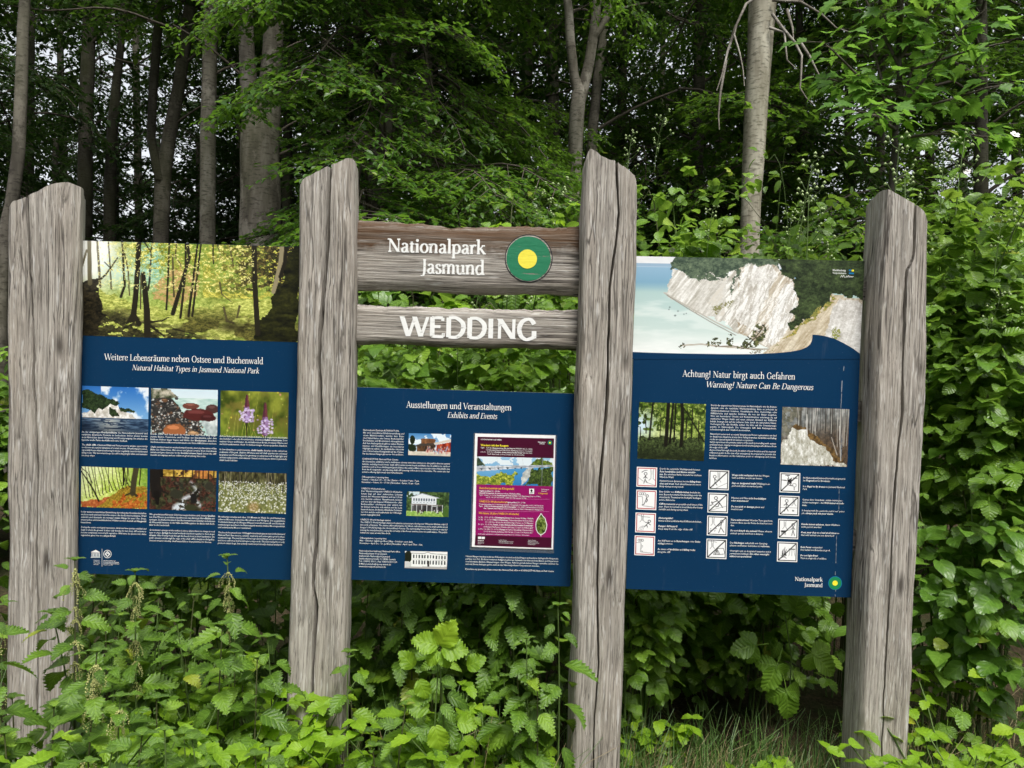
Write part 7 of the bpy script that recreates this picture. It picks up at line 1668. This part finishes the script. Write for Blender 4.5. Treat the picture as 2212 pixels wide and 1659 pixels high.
# grass
def grass(name, label, n, xr, Yr, hr, mat, seed, w=.0028, bend=.6):
    r = np.random.RandomState(seed); V, Fc = [], []
    for i in range(n):
        Y = r.uniform(*Yr); x = at_px(r.uniform(*xr), Y); z = ground_z(x, Y) - .01; h = r.uniform(*hr); a = r.uniform(0, 6.28); bd = r.uniform(.1, 1) * bend; ca, sa = math.cos(a), math.sin(a); m = len(V); px_, py_ = -sa, ca
        for q in range(6):
            t = q / 5; ww = w * (1 - t * .85) * r.uniform(.9, 1.1); o = h * bd * t * t; hh = h * (t - .28 * bd * t * t * t)
            V.append((x + ca * o - px_ * ww, Y + sa * o - py_ * ww, z + hh)); V.append((x + ca * o + px_ * ww, Y + sa * o + py_ * ww, z + hh + .001))
            if q: Fc.append((m + 2 * q - 2, m + 2 * q - 1, m + 2 * q + 1, m + 2 * q))
    rn0 = np.repeat(r.rand(n), 12); o = link(name, mesh_np(name, np.array(V), np.array(Fc), mat, np.zeros((len(V), 3)) + (0, .5, 0), rn0)); tag(o, label, 'grass', None, 'stuff')
grass_m = mk_leaf('grass_green', (0.05, 0.11, 0.022), (0.085, 0.17, 0.035), (0.15, 0.25, 0.06), .3, rough=.5, vein=0, bumpy=0)
straw_m = mk_leaf('dry_grass_straw', (0.16, 0.12, 0.055), (0.27, 0.21, 0.10), (0.40, 0.34, 0.19), .25, rough=.6, vein=0, bumpy=0)
grass('grass', 'green grass at the foot of the plants along the sign', 2200, (-50, 1340), (1.7, 3.1), (.10, .40), grass_m, 1)
grass('grass', 'denser green grass under right panel and right of the right post', 4600, (1340, 2260), (1.85, 2.6), (.10, .32), grass_m, 2)
grass('dry_grass', 'straw coloured dry grass under right panel', 1900, (1350, 1830), (1.95, 2.5), (.08, .26), straw_m, 3, .0022, .9)
grass('dry_grass', 'scattered dry stalks at the foot of the cracked post', 260, (640, 1240), (1.9, 2.2), (.2, .42), straw_m, 4, .0020, .9)
grass('grass', 'grass to the far right of the sign beyond the picture', 1500, (2260, 3000), (2.0, 3.6), (.10, .35), grass_m, 8)
grass('grass', 'grass to the far left of the sign beyond the picture', 1500, (-800, -50), (1.8, 3.6), (.10, .35), grass_m, 9)
grass('dry_grass', 'dry stalks right of the right post', 420, (1960, 2240), (2.0, 2.8), (.15, .42), straw_m, 5, .0020, .9)

# young maple behind the brambles
def maple():
    Y = 5.2; b = base_at(1925, Y); th = tree_thing('young maple with large bright lobed leaves right of the leaning trunk', b, None, 'maple_tree'); L = Vector(b)
    ax, _ = trunk_from_px(th, [(1944, -120, 7), (1942, 40, 9), (1942, 130, 10), (1944, 200, 11), (1936, 250, 12), (1932, 330, 13), (1924, 420, 14), (1920, 560, 15)], Y, bark_dark, 8, 'trunk', None)
    r = random.Random(77); paths = []; n = 0; lm, lr = [], []
    lines = [[(1936, 245), (1912, 200), (1890, 120), (1862, 40), (1840, -30)], [(1940, 235), (1990, 180), (2040, 110), (2080, 60), (2130, 20)], [(1938, 240), (1900, 205), (1850, 160), (1800, 110), (1775, 90)], [(1942, 140), (1900, 60), (1870, 0), (1850, -60)], [(1942, 130), (1990, 60), (2030, 10), (2060, -50)], [(1936, 250), (2000, 230), (2070, 210), (2130, 190), (2190, 180)], [(1934, 300), (2010, 290), (2090, 290), (2150, 300)], [(1940, 190), (1880, 190), (1830, 180), (1790, 170)], [(1944, 90), (1950, 0), (1960, -80)], [(1936, 260), (1970, 150), (2090, 110), (2180, 90)], [(1935, 280), (1890, 250), (1850, 240)]]
    for li, ln in enumerate(lines):
        dz = r.uniform(-.5, .3); pts = [P(x, y, Y + dz * i / (len(ln) - 1)) - L for i, (x, y) in enumerate(ln)]; paths.append((pts, [.014 * (1 - .75 * i / (len(pts) - 1)) for i in range(len(pts))]))
        m = 34
        for k in range(m):
            t = .12 + .9 * k / m; t = min(.999, t); i = t * (len(pts) - 1); q = int(i); p = pts[q].lerp(pts[q + 1], i - q); a = r.uniform(0, 6.28); d = Vector((math.cos(a), math.sin(a) - .25, r.uniform(-.35, .25))); st0 = p + d * r.uniform(.05, .22); M = frame(st0, d + Vector((0, 0, -.25)), Vector((r.gauss(0, .35), r.gauss(0, .3) - .35, 1)), r.uniform(.085, .14)); paths.append(([p, st0], [.002, .0012]))
            if n < 295: link('leaf', MAPLE_ME[r.randrange(4)], th, M)
            else: lm.append(M); lr.append(r.random())
            n += 1
    if lm:
        V, Fc, U, R = scatter(MAPLE, lm, lr); o = link('more_leaves', mesh_np('more_leaves', V, Fc, maple_m, U, R), th); o['kind'] = 'stuff'
    link('branches', tubes('branches', paths, twig_brown, 5), th)['kind'] = 'stuff'
maple()
